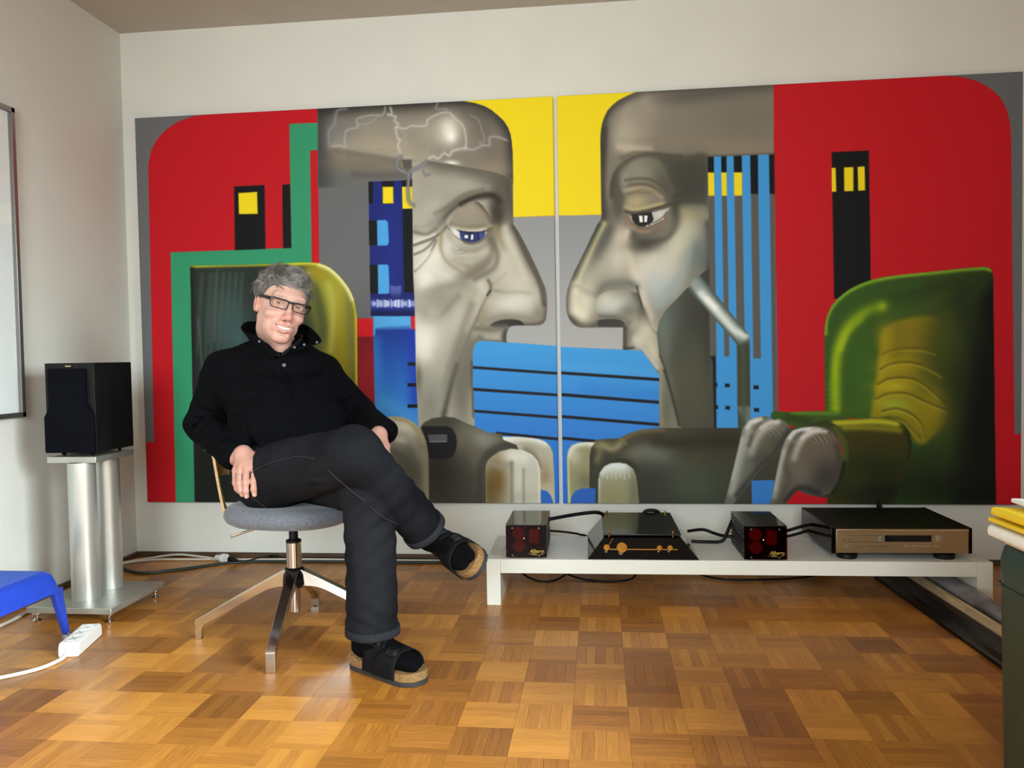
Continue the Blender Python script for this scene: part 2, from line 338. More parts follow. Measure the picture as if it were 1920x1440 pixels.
# ------------------------------------------------------------------ the painted canvases: ("P"/"S" outline, "M" mask, "K" stroke, "G" spot, "L" gradient), millimetres
ART_LEFT = [
('P',[(-26,-172),(1942,-66),(1915,1781),(-97,1789)],(190,20,32),1.5),('P',[(-31,-41),(353,-22),(352,-1),(284,3),(208,23),(146,58),(99,102),(72,149),(57,213),(55,297),(52,608),(41,1467),(-85,1467)],(104,105,108),1.5),
('P',[(150,607),(717,605),(722,60),(853,61),(851,179),(814,181),(808,676),(241,674),(227,1788),(136,1788)],(52,146,106),1.5),('P',[(459,324),(601,323),(597,606),(454,607)],(14,15,19),1.5),
('P',[(478,354),(565,352),(565,449),(478,447)],(240,214,26),1.5),('P',[(682,325),(718,324),(717,605),(678,606)],(14,15,19),1.5),('P',[(853,-9),(1306,3),(1286,937),(1007,926),(839,927)],(104,105,108),1.5),
('P',[(1482,-22),(1942,-21),(1934,506),(1709,506),(1565,502)],(240,214,26),1.4),('P',[(1565,500),(1709,506),(1934,506),(1925,1088),(1555,1059)],(164,164,167),1.4),('M',[(1565,500),(1709,506),(1934,506),(1925,1088),(1555,1059)],0),
('L',(1797,514),(1788,1040),(140,141,146),(176,175,176),0.7),('M',None,0),('P',[(1509,1025),(1672,1042),(1926,1066),(1915,1781),(1494,1783)],(62,148,218),1.4),('M',[(1509,1025),(1672,1042),(1926,1066),(1915,1781),(1494,1783)],0),
('L',(1695,1061),(1684,1712),(66,156,224),(40,100,204),0.9),('M',None,0),('P',[(1506,1141),(1924,1177),(1924,1189),(1506,1153)],(30,26,32),1.4),('P',[(1505,1236),(1923,1270),(1922,1282),(1504,1249)],(30,26,32),1.4),
('P',[(1503,1331),(1921,1367),(1921,1379),(1503,1343)],(30,26,32),1.4),('P',[(1618,1430),(1920,1461),(1920,1473),(1618,1442)],(30,26,32),1.4),('P',[(986,923),(1082,926),(1080,1008),(984,1006)],(206,22,32),1.5),
('P',[(984,1006),(1083,1005),(1086,1404),(974,1403)],(132,24,36),1.5),('M',[(984,1006),(1083,1005),(1086,1404),(974,1403)],0),('L',(1044,1007),(1040,1167),(120,20,32),(150,28,40),0.8),('M',None,0),
('P',[(1082,914),(1281,918),(1278,1429),(1080,1428)],(40,110,205),1.4),('M',[(1082,914),(1281,918),(1278,1429),(1080,1428)],0),('L',(1178,968),(1168,1381),(20,50,140),(56,140,222),1.0),
('K',[(1085,1027),(1086,1168),(1086,1380)],(62,140,220),33.8,0.5),('K',[(1261,995),(1265,1147),(1266,1288)],(26,50,170),33.4,0.75),('K',[(1122,1310),(1193,1346),(1216,1381)],(80,160,232),43.4,0.6),('M',None,0),
('P',[(1082,914),(1253,915),(1252,974),(1091,973),(1088,999),(1081,1003)],(84,164,226),3.9),('P',[(1251,915),(1286,916),(1285,974),(1252,978)],(206,26,34),2.9),('K',[(1101,973),(1178,970),(1240,969)],(44,96,170),7.2,0.8),
('P',[(1232,1121),(1284,1122),(1284,1137),(1233,1136)],(18,16,22),1.4),('P',[(1230,1213),(1282,1214),(1282,1229),(1230,1229)],(18,16,22),1.4),('P',[(1228,1306),(1280,1307),(1280,1322),(1228,1322)],(18,16,22),1.4),
('P',[(1074,326),(1287,324),(1279,920),(1072,915)],(26,38,118),1.4),('M',[(1074,326),(1287,324),(1279,920),(1072,915)],0),('G',(1173,631),33.5,262.9,0,(30,44,140),0.5),('K',[(1165,785),(1186,790),(1208,786)],(150,165,225),2.4,0.55),
('K',[(1165,791),(1187,796),(1208,792)],(150,165,225),2.4,0.55),('K',[(1165,796),(1188,801),(1208,797)],(150,165,225),2.4,0.55),('K',[(1165,802),(1188,807),(1208,803)],(150,165,225),2.4,0.55),
('K',[(1165,807),(1189,813),(1208,808)],(150,165,225),2.4,0.55),('K',[(1164,813),(1189,818),(1207,814)],(150,165,225),2.4,0.55),('K',[(1164,819),(1190,824),(1207,820)],(150,165,225),2.4,0.55),
('K',[(1164,824),(1191,829),(1207,825)],(150,165,225),2.4,0.55),('K',[(1164,830),(1191,835),(1207,831)],(150,165,225),2.4,0.55),('K',[(1070,832),(1276,837)],(20,26,90),16.9,0.7),('K',[(1074,861),(1271,866)],(70,88,190),19.3,0.8),
('K',[(1079,853),(1080,869)],(236,240,252),2.2,0.68),('K',[(1084,851),(1084,870)],(236,240,252),2.2,0.71),('K',[(1088,848),(1088,873)],(236,240,252),2.2,0.39),('K',[(1092,857),(1092,866)],(236,240,252),2.2,0.85),
('K',[(1096,853),(1097,869)],(236,240,252),2.2,0.49),('K',[(1101,843),(1101,878)],(236,240,252),2.2,0.63),('K',[(1105,845),(1105,876)],(236,240,252),2.2,0.64),('K',[(1109,848),(1109,874)],(236,240,252),2.2,0.44),
('K',[(1113,848),(1113,874)],(236,240,252),2.2,0.87),('K',[(1117,850),(1118,873)],(236,240,252),2.2,0.79),('K',[(1122,848),(1122,875)],(236,240,252),2.2,0.39),('K',[(1126,847),(1126,876)],(236,240,252),2.2,0.7),
('K',[(1130,853),(1130,871)],(236,240,252),2.2,0.37),('K',[(1134,846),(1134,877)],(236,240,252),2.2,0.63),('K',[(1138,848),(1138,876)],(236,240,252),2.2,0.88),('K',[(1143,848),(1143,876)],(236,240,252),2.2,0.9),
('K',[(1147,853),(1147,872)],(236,240,252),2.2,0.83),('K',[(1151,852),(1151,873)],(236,240,252),2.2,0.91),('K',[(1155,846),(1155,878)],(236,240,252),2.2,0.41),('K',[(1159,856),(1160,869)],(236,240,252),2.2,0.48),
('K',[(1164,845),(1164,879)],(236,240,252),2.2,0.61),('K',[(1168,850),(1168,875)],(236,240,252),2.2,0.53),('K',[(1172,852),(1172,874)],(236,240,252),2.2,0.58),('K',[(1176,854),(1176,872)],(236,240,252),2.2,0.7),
('K',[(1180,851),(1180,875)],(236,240,252),2.2,0.89),('K',[(1185,849),(1185,876)],(236,240,252),2.2,0.91),('K',[(1189,847),(1189,878)],(236,240,252),2.2,0.94),('K',[(1193,850),(1193,876)],(236,240,252),2.2,0.45),
('K',[(1197,847),(1197,878)],(236,240,252),2.2,0.93),('K',[(1201,847),(1201,879)],(236,240,252),2.2,0.69),('K',[(1205,849),(1206,877)],(236,240,252),2.2,0.48),('K',[(1210,848),(1210,878)],(236,240,252),2.2,0.69),
('K',[(1214,856),(1214,872)],(236,240,252),2.2,0.39),('K',[(1218,848),(1218,879)],(236,240,252),2.1,0.94),('K',[(1222,859),(1222,870)],(236,240,252),2.1,0.83),('K',[(1226,854),(1227,874)],(236,240,252),2.1,0.44),
('K',[(1230,856),(1231,873)],(236,240,252),2.1,0.81),('K',[(1235,848),(1235,880)],(236,240,252),2.1,0.38),('K',[(1239,852),(1239,877)],(236,240,252),2.1,0.38),('K',[(1243,850),(1243,878)],(236,240,252),2.1,0.55),
('K',[(1247,848),(1247,880)],(236,240,252),2.1,0.94),('K',[(1251,854),(1252,876)],(236,240,252),2.1,0.95),('K',[(1255,856),(1256,874)],(236,240,252),2.1,0.4),('K',[(1260,852),(1260,877)],(236,240,252),2.1,0.37),
('K',[(1264,858),(1264,873)],(236,240,252),2.1,0.59),('K',[(1268,852),(1268,877)],(236,240,252),2.1,0.44),('K',[(1071,904),(1279,909)],(14,20,70),14.5,0.9),('M',None,0),('P',[(1074,328),(1095,327),(1093,423),(1074,423)],(14,15,19),1.4),
('P',[(1135,327),(1189,327),(1188,354),(1135,353)],(14,15,19),1.4),('P',[(1136,350),(1187,353),(1185,428),(1135,426)],(14,15,19),1.4),('P',[(1138,353),(1185,354),(1184,426),(1137,425)],(240,214,26),1.4),
('P',[(1224,327),(1278,328),(1277,358),(1224,356)],(14,15,19),1.4),('P',[(1225,356),(1280,357),(1278,452),(1225,451)],(240,214,26),1.4),('P',[(1225,452),(1281,453),(1276,750),(1222,749)],(14,15,19),1.4),
('P',[(1227,517),(1285,519),(1279,816),(1224,815)],(14,15,19),1.4),('P',[(1072,497),(1111,497),(1108,606),(1072,606)],(14,15,19),1.4),('P',[(1109,497),(1149,497),(1158,508),(1160,593),(1153,608),(1109,608)],(76,160,226),1.4),
('P',[(1071,691),(1111,692),(1109,817),(1071,816)],(14,15,19),1.4),('P',[(1108,691),(1150,691),(1156,696),(1158,811),(1152,819),(1107,819)],(76,160,226),1.4),
('P',[(853,-9),(961,-8),(1501,0),(1551,11),(1593,26),(1623,44),(1650,68),(1675,92),(1693,120),(1704,150),(1709,182),(1712,227),(1712,306),(1712,363),(1684,362),(1476,319),(1276,284),(1240,328),(1073,326),(952,349),(845,345)],(128,121,111),1.5),
('M',[(853,-9),(961,-8),(1501,0),(1551,11),(1593,26),(1623,44),(1650,68),(1675,92),(1693,120),(1704,150),(1709,182),(1712,227),(1712,306),(1712,363),(1684,362),(1476,319),(1276,284),(1240,328),(1073,326),(952,349),(845,345)],0),
('L',(982,125),(952,333),(128,121,111),(102,102,102),0.0),('G',(952,321),193.3,62.8,0,(104,104,104),1.0),('G',(1192,326),166.7,38.1,0,(104,103,102),0.9),('K',[(852,-9),(851,131),(851,317)],(66,66,66),63.0,0.9),
('K',[(854,-2),(1152,-3),(1501,-3),(1586,19),(1655,68),(1700,125),(1715,193),(1715,329)],(48,45,42),41.2,0.95),('G',(1527,59),139.6,37.2,0.1,(84,78,72),0.6),('K',[(957,159),(1148,195),(1336,245)],(172,160,142),48.2,0.75),
('K',[(1079,86),(1245,98),(1433,103)],(150,143,133),57.4,0.7),('G',(1160,163),142.9,47.6,0.15,(178,166,146),0.6),('G',(1409,134),112.6,70.4,0,(172,164,150),0.85),('G',(1437,121),42.1,56.2,0,(232,228,216),0.95),
('G',(1446,149),21.1,23.4,0,(252,250,244),0.9),('G',(958,112),62.7,62.7,0,(122,122,124),0.6),('G',(1628,235),60.2,83.3,0,(116,106,96),0.8),('G',(1584,119),55.7,51.0,0,(104,96,88),0.7),('G',(1616,302),92.7,46.4,0,(150,138,118),0.7),
('K',[(918,164),(1071,195),(1210,224),(1268,235)],(176,170,158),9.7,0.75),('K',[(924,186),(1070,215),(1210,247)],(112,104,92),21.8,0.75),('G',(1050,256),168.0,24.0,0.1,(120,110,96),0.7),
('K',[(1010,292),(1127,303),(1255,297)],(90,86,80),16.9,0.6),('K',[(901,168),(902,100),(927,72),(940,16),(981,7)],(150,150,156),12.3,0.23),('K',[(901,168),(902,100),(927,72),(940,16),(981,7)],(150,150,156),4.9,0.48),
('K',[(918,169),(954,165),(971,171),(979,103),(1032,89),(1030,55),(1086,41),(1145,41),(1157,10)],(178,174,176),6.5,0.29),
('K',[(918,169),(954,165),(971,171),(979,103),(1032,89),(1030,55),(1086,41),(1145,41),(1157,10)],(178,174,176),2.6,0.6),
('K',[(1180,12),(1186,37),(1168,42),(1203,52),(1197,69),(1214,86),(1202,103),(1209,142),(1218,154),(1211,182),(1219,210),(1210,227)],(208,202,194),7.1,0.32),
('K',[(1180,12),(1186,37),(1168,42),(1203,52),(1197,69),(1214,86),(1202,103),(1209,142),(1218,154),(1211,182),(1219,210),(1210,227)],(208,202,194),2.9,0.68),
('K',[(1202,97),(1248,105),(1271,95),(1335,98),(1347,70),(1399,48),(1439,47),(1467,76),(1490,94),(1506,125),(1511,173),(1508,198)],(204,196,186),6.8,0.32),
('K',[(1202,97),(1248,105),(1271,95),(1335,98),(1347,70),(1399,48),(1439,47),(1467,76),(1490,94),(1506,125),(1511,173),(1508,198)],(204,196,186),2.7,0.68),('K',[(1389,5),(1382,27),(1428,32),(1434,47)],(150,148,146),7.7,0.27),
('K',[(1389,5),(1382,27),(1428,32),(1434,47)],(150,148,146),3.1,0.56),('K',[(1511,201),(1453,210),(1436,231),(1413,219),(1389,240),(1361,231),(1337,249),(1320,265),(1279,281)],(206,202,196),9.1,0.32),
('K',[(1511,201),(1453,210),(1436,231),(1413,219),(1389,240),(1361,231),(1337,249),(1320,265),(1279,281)],(206,202,196),3.6,0.68),('K',[(1505,206),(1545,208),(1585,193),(1613,194),(1614,161),(1648,160),(1687,176)],(176,172,176),7.7,0.29),
('K',[(1505,206),(1545,208),(1585,193),(1613,194),(1614,161),(1648,160),(1687,176)],(176,172,176),3.1,0.6),('K',[(1530,63),(1564,81),(1580,126),(1591,171),(1568,181),(1585,193)],(160,152,148),5.6,0.23),
('K',[(1530,63),(1564,81),(1580,126),(1591,171),(1568,181),(1585,193)],(160,152,148),2.2,0.48),('K',[(1033,78),(1086,74),(1121,48)],(166,162,160),5.0,0.23),('K',[(1033,78),(1086,74),(1121,48)],(166,162,160),2.0,0.48),
('K',[(1213,103),(1247,133),(1224,154),(1258,167)],(176,168,160),4.6,0.19),('K',[(1213,103),(1247,133),(1224,154),(1258,167)],(176,168,160),1.9,0.4),('K',[(1340,104),(1351,160),(1332,215)],(168,158,146),4.6,0.15),
('K',[(1340,104),(1351,160),(1332,215)],(168,158,146),1.8,0.32),('K',[(954,176),(971,199),(964,222)],(140,138,138),5.8,0.15),('K',[(954,176),(971,199),(964,222)],(140,138,138),2.3,0.32),
('K',[(981,92),(1084,118),(1201,108)],(150,138,122),1.7,0.35),('K',[(994,99),(1084,125),(1201,114)],(150,138,122),1.7,0.35),('K',[(1021,106),(1084,125),(1201,121)],(150,138,122),1.7,0.35),
('K',[(1001,112),(1084,133),(1201,127)],(150,138,122),1.7,0.35),('K',[(1009,118),(1084,140),(1201,133)],(150,138,122),1.7,0.35),('K',[(1005,124),(1084,146),(1201,139)],(150,138,122),1.7,0.35),
('K',[(1023,131),(1084,151),(1201,145)],(150,138,122),1.7,0.35),('K',[(999,137),(1083,160),(1200,152)],(150,138,122),1.7,0.35),('K',[(989,142),(1083,161),(1200,158)],(150,138,122),1.7,0.35),
('K',[(1024,150),(1083,170),(1200,164)],(150,138,122),1.7,0.35),('K',[(1004,155),(1083,171),(1200,170)],(150,138,122),1.7,0.35),('K',[(997,161),(1083,183),(1200,176)],(150,138,122),1.7,0.35),
('K',[(978,167),(1083,190),(1200,182)],(150,138,122),1.7,0.35),('K',[(1007,174),(1083,190),(1200,189)],(150,138,122),1.7,0.35),('K',[(1007,181),(1082,201),(1199,195)],(150,138,122),1.7,0.35),
('K',[(1009,187),(1082,206),(1199,201)],(150,138,122),1.7,0.35),('G',(1446,262),32.8,11.7,0.1,(240,236,226),0.9),('M',None,0),
('P',[(1271,242),(1279,252),(1343,247),(1389,257),(1446,268),(1503,282),(1560,293),(1605,303),(1645,314),(1679,328),(1711,346),(1710,488),(1711,525),(1709,534),(1732,568),(1760,621),(1783,670),(1807,723),(1827,771),(1843,809),(1850,843),(1850,909),(1844,947),(1834,963),(1819,971),(1793,973),(1711,971),(1692,975),(1679,987),(1673,1006),(1672,1043),(1569,1033),(1545,1037),(1530,1054),(1523,1080),(1519,1221),(1523,1267),(1525,1412),(1453,1442),(1287,1441),(1275,1403),(1270,1217),(1270,858),(1266,732)],(172,166,153),1.4),
('M',[(1271,242),(1279,252),(1343,247),(1389,257),(1446,268),(1503,282),(1560,293),(1605,303),(1645,314),(1679,328),(1711,346),(1710,488),(1711,525),(1709,534),(1732,568),(1760,621),(1783,670),(1807,723),(1827,771),(1843,809),(1850,843),(1850,909),(1844,947),(1834,963),(1819,971),(1793,973),(1711,971),(1692,975),(1679,987),(1673,1006),(1672,1043),(1569,1033),(1545,1037),(1530,1054),(1523,1080),(1519,1221),(1523,1267),(1525,1412),(1453,1442),(1287,1441),(1275,1403),(1270,1217),(1270,858),(1266,732)],0),
('G',(1388,285),70.5,32.9,0.2,(120,114,104),0.8),('G',(1588,338),92.9,41.8,0.2,(112,106,98),0.8),('K',[(1349,255),(1475,280),(1588,305),(1701,349)],(96,90,82),21.2,0.8),('G',(1318,327),42.5,47.2,0,(160,150,134),0.6),
('G',(1340,401),61.4,80.3,0,(158,153,143),0.9),('G',(1444,377),79.7,46.9,-0.3,(150,146,138),0.7),('G',(1587,377),60.4,20.9,0.05,(168,163,152),0.8),('K',[(1689,354),(1699,443),(1704,505),(1697,544)],(76,70,63),30.0,0.9),
('G',(1659,475),37.0,78.7,0,(84,77,68),0.9),('K',[(1354,549),(1389,522),(1419,483),(1460,448),(1506,425),(1575,411),(1637,413),(1660,436)],(74,69,60),14.2,0.95),
('K',[(1331,537),(1390,488),(1449,434),(1512,408),(1587,400)],(128,122,112),16.6,0.7),('K',[(1286,484),(1333,463),(1374,431)],(176,171,160),21.3,0.6),('K',[(1282,552),(1331,554),(1366,543),(1401,511)],(118,113,104),14.2,0.8),
('K',[(1282,535),(1326,534),(1361,521)],(140,134,124),14.2,0.6),('G',(1636,502),27.8,69.6,0,(66,60,52),0.9),
('M',[(1429,532),(1439,501),(1459,471),(1483,449),(1517,432),(1552,431),(1580,453),(1602,487),(1618,521),(1623,537),(1604,552),(1561,561),(1504,558),(1464,547)],1),('P',[(1334,360),(1753,376),(1748,649),(1328,636)],(148,138,122),1.4),
('G',(1517,470),46.7,37.4,0,(160,150,134),0.8),('K',[(1557,432),(1602,479),(1624,530)],(80,72,62),14.0,0.8),('K',[(1447,538),(1504,552),(1561,555),(1612,543)],(214,204,188),9.4,0.85),
('K',[(1435,523),(1498,540),(1584,537)],(122,112,98),11.7,0.6),
('M',[(1271,242),(1279,252),(1343,247),(1389,257),(1446,268),(1503,282),(1560,293),(1605,303),(1645,314),(1679,328),(1711,346),(1710,488),(1711,525),(1709,534),(1732,568),(1760,621),(1783,670),(1807,723),(1827,771),(1843,809),(1850,843),(1850,909),(1844,947),(1834,963),(1819,971),(1793,973),(1711,971),(1692,975),(1679,987),(1673,1006),(1672,1043),(1569,1033),(1545,1037),(1530,1054),(1523,1080),(1519,1221),(1523,1267),(1525,1412),(1453,1442),(1287,1441),(1275,1403),(1270,1217),(1270,858),(1266,732)],0),
('M',[(1426,537),(1458,548),(1504,559),(1561,562),(1606,553),(1601,568),(1586,585),(1554,603),(1520,608),(1480,598),(1446,574)],1),('P',[(1331,475),(1751,490),(1748,649),(1328,636)],(206,204,202),1.4),
('G',(1458,563),14.1,18.8,0,(236,236,236),0.8),('P',[(1472,547),(1585,548),(1586,579),(1560,612),(1497,610),(1479,592)],(42,50,104),1.4),('G',(1515,577),21.0,18.7,0,(24,28,64),0.9),('G',(1566,578),14.0,18.6,0,(74,84,150),0.9),
('P',[(1496,575),(1511,574),(1512,588),(1497,588)],(236,242,250),1.4),('P',[(1526,573),(1535,573),(1533,594),(1523,596)],(240,244,252),1.4),('K',[(1555,567),(1557,595)],(20,24,56),4.7,0.8),
('K',[(1469,550),(1526,561),(1595,556)],(26,24,30),6.1,0.9),
('M',[(1271,242),(1279,252),(1343,247),(1389,257),(1446,268),(1503,282),(1560,293),(1605,303),(1645,314),(1679,328),(1711,346),(1710,488),(1711,525),(1709,534),(1732,568),(1760,621),(1783,670),(1807,723),(1827,771),(1843,809),(1850,843),(1850,909),(1844,947),(1834,963),(1819,971),(1793,973),(1711,971),(1692,975),(1679,987),(1673,1006),(1672,1043),(1569,1033),(1545,1037),(1530,1054),(1523,1080),(1519,1221),(1523,1267),(1525,1412),(1453,1442),(1287,1441),(1275,1403),(1270,1217),(1270,858),(1266,732)],0),
('K',[(1429,543),(1446,574),(1480,598),(1520,612),(1560,606),(1589,585),(1606,554)],(96,86,74),5.2,0.9),('K',[(1432,551),(1451,583),(1485,605)],(210,206,196),3.3,0.8),('K',[(1607,552),(1635,544),(1641,530)],(96,82,62),13.9,0.8),
('K',[(1411,573),(1439,619),(1496,644),(1559,640),(1605,608)],(150,143,128),18.8,0.8),('K',[(1388,572),(1404,635),(1444,682),(1506,706)],(146,134,110),11.8,0.75),
('K',[(1400,562),(1428,613),(1479,654),(1542,662),(1599,641)],(196,190,176),11.8,0.7),('K',[(1433,625),(1462,643),(1485,632)],(128,122,112),2.6,0.7),('K',[(1444,676),(1472,688),(1490,677)],(128,122,112),2.6,0.7),
('K',[(1440,625),(1459,640),(1479,639)],(128,122,112),2.6,0.7),('K',[(1429,678),(1449,681),(1464,674)],(128,122,112),2.6,0.7),('K',[(1430,639),(1469,655),(1503,647)],(128,122,112),2.6,0.7),
('K',[(1607,588),(1620,626),(1615,664),(1590,697),(1546,729),(1487,757)],(112,104,90),18.6,0.85),('K',[(1612,559),(1626,603),(1623,641)],(116,104,84),11.6,0.7),('G',(1546,720),51.4,30.4,-0.7,(128,120,106),0.75),
('G',(1472,751),32.9,16.4,-0.3,(132,124,108),0.7),('K',[(1421,610),(1430,659),(1478,689),(1537,686),(1581,649)],(186,180,166),14.1,0.5),('G',(1333,603),80.4,56.8,-0.6,(222,216,204),0.9),('G',(1292,630),38.0,71.2,0,(214,208,196),0.8),
('G',(1350,724),94.6,85.2,-0.5,(222,216,205),0.9),('G',(1403,774),51.9,33.0,-0.4,(238,234,226),0.85),('G',(1310,752),52.2,28.5,-0.6,(236,231,221),0.7),('K',[(1271,610),(1313,597),(1363,580),(1402,552),(1418,533)],(104,98,88),7.6,0.95),
('K',[(1273,598),(1318,583),(1363,565)],(226,221,210),6.2,0.7),('K',[(1272,553),(1314,564),(1343,560),(1373,542)],(120,114,104),9.5,0.8),('K',[(1272,651),(1312,636),(1342,613),(1367,585)],(110,103,92),5.7,0.9),
('K',[(1273,724),(1301,698),(1331,670),(1352,632),(1372,594)],(106,99,88),6.2,0.9),('K',[(1278,712),(1311,679),(1342,642)],(232,226,215),6.2,0.6),('K',[(1392,566),(1386,619),(1395,662)],(176,150,104),7.1,0.6),
('K',[(1340,724),(1354,753),(1368,782)],(196,190,178),1.9,0.5),('K',[(1349,728),(1362,756),(1376,785)],(196,190,178),1.9,0.5),('K',[(1357,732),(1370,760),(1383,787)],(196,190,178),1.9,0.5),
('K',[(1366,736),(1377,764),(1390,790)],(196,190,178),1.9,0.5),('K',[(1375,740),(1385,767),(1398,793)],(196,190,178),1.9,0.5),('K',[(1384,744),(1393,771),(1405,795)],(196,190,178),1.9,0.5),
('K',[(1393,748),(1401,774),(1412,798)],(196,190,178),1.9,0.5),('K',[(1401,752),(1409,778),(1419,800)],(196,190,178),1.9,0.5),('K',[(1410,756),(1416,782),(1427,803)],(196,190,178),1.9,0.5),
('K',[(1419,760),(1424,785),(1434,806)],(196,190,178),1.9,0.5),('K',[(1428,765),(1432,789),(1441,808)],(196,190,178),1.9,0.5),('K',[(1436,769),(1440,792),(1449,811)],(196,190,178),1.9,0.5),
('K',[(1445,773),(1448,796),(1456,813)],(196,190,178),1.9,0.5),('K',[(1454,777),(1455,800),(1463,816)],(196,190,178),1.9,0.5),('K',[(1269,789),(1308,810),(1368,806),(1427,793),(1486,785)],(146,139,127),30.9,0.8),
('G',(1367,855),104.1,56.8,0.1,(146,140,129),0.85),('G',(1307,887),42.8,52.3,0,(150,142,128),0.7),('K',[(1287,896),(1326,931),(1365,932),(1415,890),(1465,838)],(132,125,112),19.0,0.75),('G',(1335,946),38.0,28.5,0,(112,104,90),0.6),
('G',(1294,1028),42.9,142.9,0,(232,227,214),0.95),('G',(1354,1005),61.7,94.9,0.2,(206,200,187),0.8),('K',[(1333,1067),(1372,1092),(1396,1122)],(176,170,158),19.0,0.5),('G',(1311,1140),47.6,38.1,0,(150,144,132),0.8),
('G',(1280,1188),21.5,52.5,0,(96,90,74),0.7),('G',(1282,1101),19.1,71.5,0,(238,235,225),0.6),('G',(1693,600),46.3,83.3,0.35,(192,186,170),0.8),('K',[(1632,546),(1650,594),(1669,637)],(146,132,106),16.2,0.8),
('K',[(1675,552),(1698,610),(1730,692),(1758,764)],(208,202,188),20.8,0.85),('K',[(1711,539),(1746,607),(1779,674),(1811,742),(1836,804),(1844,843),(1844,900),(1839,947)],(84,78,69),16.2,0.95),
('K',[(1704,562),(1741,649),(1778,736),(1805,794)],(126,119,108),20.8,0.55),('G',(1729,792),78.6,50.9,0.4,(206,200,186),0.9),('G',(1681,733),60.3,55.6,0,(196,190,174),0.7),('K',[(1617,789),(1647,766),(1676,743)],(164,152,130),5.6,0.5),
('K',[(1627,818),(1680,829),(1728,828),(1776,834)],(148,140,126),9.3,0.8),('G',(1693,877),92.8,37.1,0,(214,209,198),0.95),('G',(1775,879),50.8,55.4,0,(190,184,172),0.7),('G',(1813,918),32.2,55.3,0,(120,114,104),0.7),
('K',[(1551,946),(1580,971),(1609,976)],(130,122,108),11.7,0.8),('K',[(1561,932),(1595,947),(1668,934),(1755,941),(1822,957)],(140,133,121),21.1,0.8),('K',[(1687,966),(1755,967),(1812,966),(1839,952)],(96,90,81),11.6,0.9),
('G',(1572,903),28.0,46.7,0,(160,146,120),0.7),('S',[(1602,973),(1610,959),(1639,947),(1683,942),(1721,946),(1743,957),(1747,970),(1701,970),(1682,975),(1643,978)],(54,50,46),3.7),
('K',[(1596,772),(1607,798),(1600,827),(1577,860),(1557,903),(1537,946),(1524,974),(1506,1012),(1480,1070),(1455,1133),(1429,1190),(1413,1219)],(96,87,73),8.4,0.8),
('K',[(1564,787),(1573,826),(1543,883),(1512,940),(1477,1017),(1446,1089),(1410,1166)],(208,202,189),23.4,0.75),('K',[(1605,817),(1590,836)],(52,44,36),4.2,0.95),('K',[(1568,840),(1533,902),(1507,959)],(176,168,152),14.0,0.5),
('K',[(1487,1007),(1461,1070),(1430,1147),(1409,1210)],(128,121,109),18.8,0.6),('G',(1651,384),50.9,92.6,0.1,(82,75,66),0.75),('G',(1549,302),139.7,32.6,0.25,(100,94,86),0.7),
('K',[(1483,440),(1547,411),(1619,406),(1650,439)],(44,40,34),11.7,0.85),('G',(1641,478),23.2,51.0,-0.2,(58,52,44),0.85),('K',[(1369,476),(1434,446),(1499,402),(1580,381)],(98,92,82),11.8,0.6),
('G',(1476,362),93.6,23.4,-0.2,(176,171,160),0.5),('G',(1346,443),42.5,56.7,0.2,(178,173,163),0.6),('G',(1365,665),94.5,37.8,-0.6,(236,231,222),0.75),('G',(1314,775),52.2,33.2,-0.5,(240,236,228),0.7),
('G',(1317,1030),42.8,118.9,0,(238,233,222),0.8),('G',(1457,937),37.7,94.2,0.35,(206,200,188),0.6),('G',(1730,865),69.4,37.0,0.1,(222,217,207),0.7),('G',(1669,690),46.4,69.6,-0.3,(206,200,186),0.6),
('K',[(1712,550),(1765,677),(1818,788),(1837,883)],(70,65,58),11.5,0.7),('G',(1312,902),38.0,52.3,0,(150,143,130),0.6),('K',[(1522,875),(1472,1001),(1420,1144),(1385,1287)],(120,112,100),18.8,0.5),
('G',(1501,1145),18.8,141.2,0.1,(98,92,82),0.7),('K',[(1400,548),(1390,618),(1413,682),(1477,732)],(150,140,118),9.4,0.6),('K',[(1608,594),(1638,658),(1621,720),(1540,765)],(104,97,84),14.0,0.6),
('G',(1599,1005),60.7,32.7,0,(164,159,146),0.9),('K',[(1555,1023),(1530,1047),(1514,1095),(1507,1221)],(110,105,94),18.7,0.85),('K',[(1670,987),(1662,1020),(1666,1040)],(66,62,55),13.9,0.9),
('K',[(1541,979),(1609,986),(1667,977)],(110,104,94),14.1,0.8),('K',[(1569,1032),(1628,1037),(1671,1042)],(100,94,85),7.0,0.8),('G',(1489,1128),33.0,117.7,0.15,(120,115,104),0.9),
('L',(1400,1172),(1395,1383),(150,148,138),(118,116,104),0.0),('G',(1328,1295),61.9,109.6,0,(128,126,114),0.85),('G',(1310,1212),38.1,62.0,0,(150,147,134),0.7),('G',(1280,1182),14.3,71.6,0,(100,92,72),0.7),
('K',[(1450,1141),(1428,1214),(1407,1282),(1388,1359)],(70,66,58),14.2,0.9),('K',[(1420,1141),(1394,1223),(1372,1310)],(150,146,134),21.3,0.6),('G',(1467,1248),47.2,165.2,0,(112,108,97),0.9),
('K',[(1521,1128),(1522,1225),(1524,1361)],(74,68,60),9.4,0.85),('M',None,0),('K',[(1219,226),(1205,249),(1209,278),(1238,293),(1253,308),(1251,370),(1252,409),(1261,429),(1273,437)],(84,84,90),9.8,0.8),
('K',[(1219,226),(1205,249),(1209,278),(1238,293),(1253,308),(1251,370),(1252,409),(1261,429),(1273,437)],(138,138,146),6.3,0.9),('K',[(1253,308),(1264,288),(1285,281),(1320,267),(1338,251)],(84,84,90),8.9,0.8),
('K',[(1253,308),(1264,288),(1285,281),(1320,267),(1338,251)],(138,138,146),5.7,0.9),('K',[(1319,291),(1330,311),(1348,306)],(84,84,90),4.7,0.8),('K',[(1319,291),(1330,311),(1348,306)],(138,138,146),3.0,0.9),
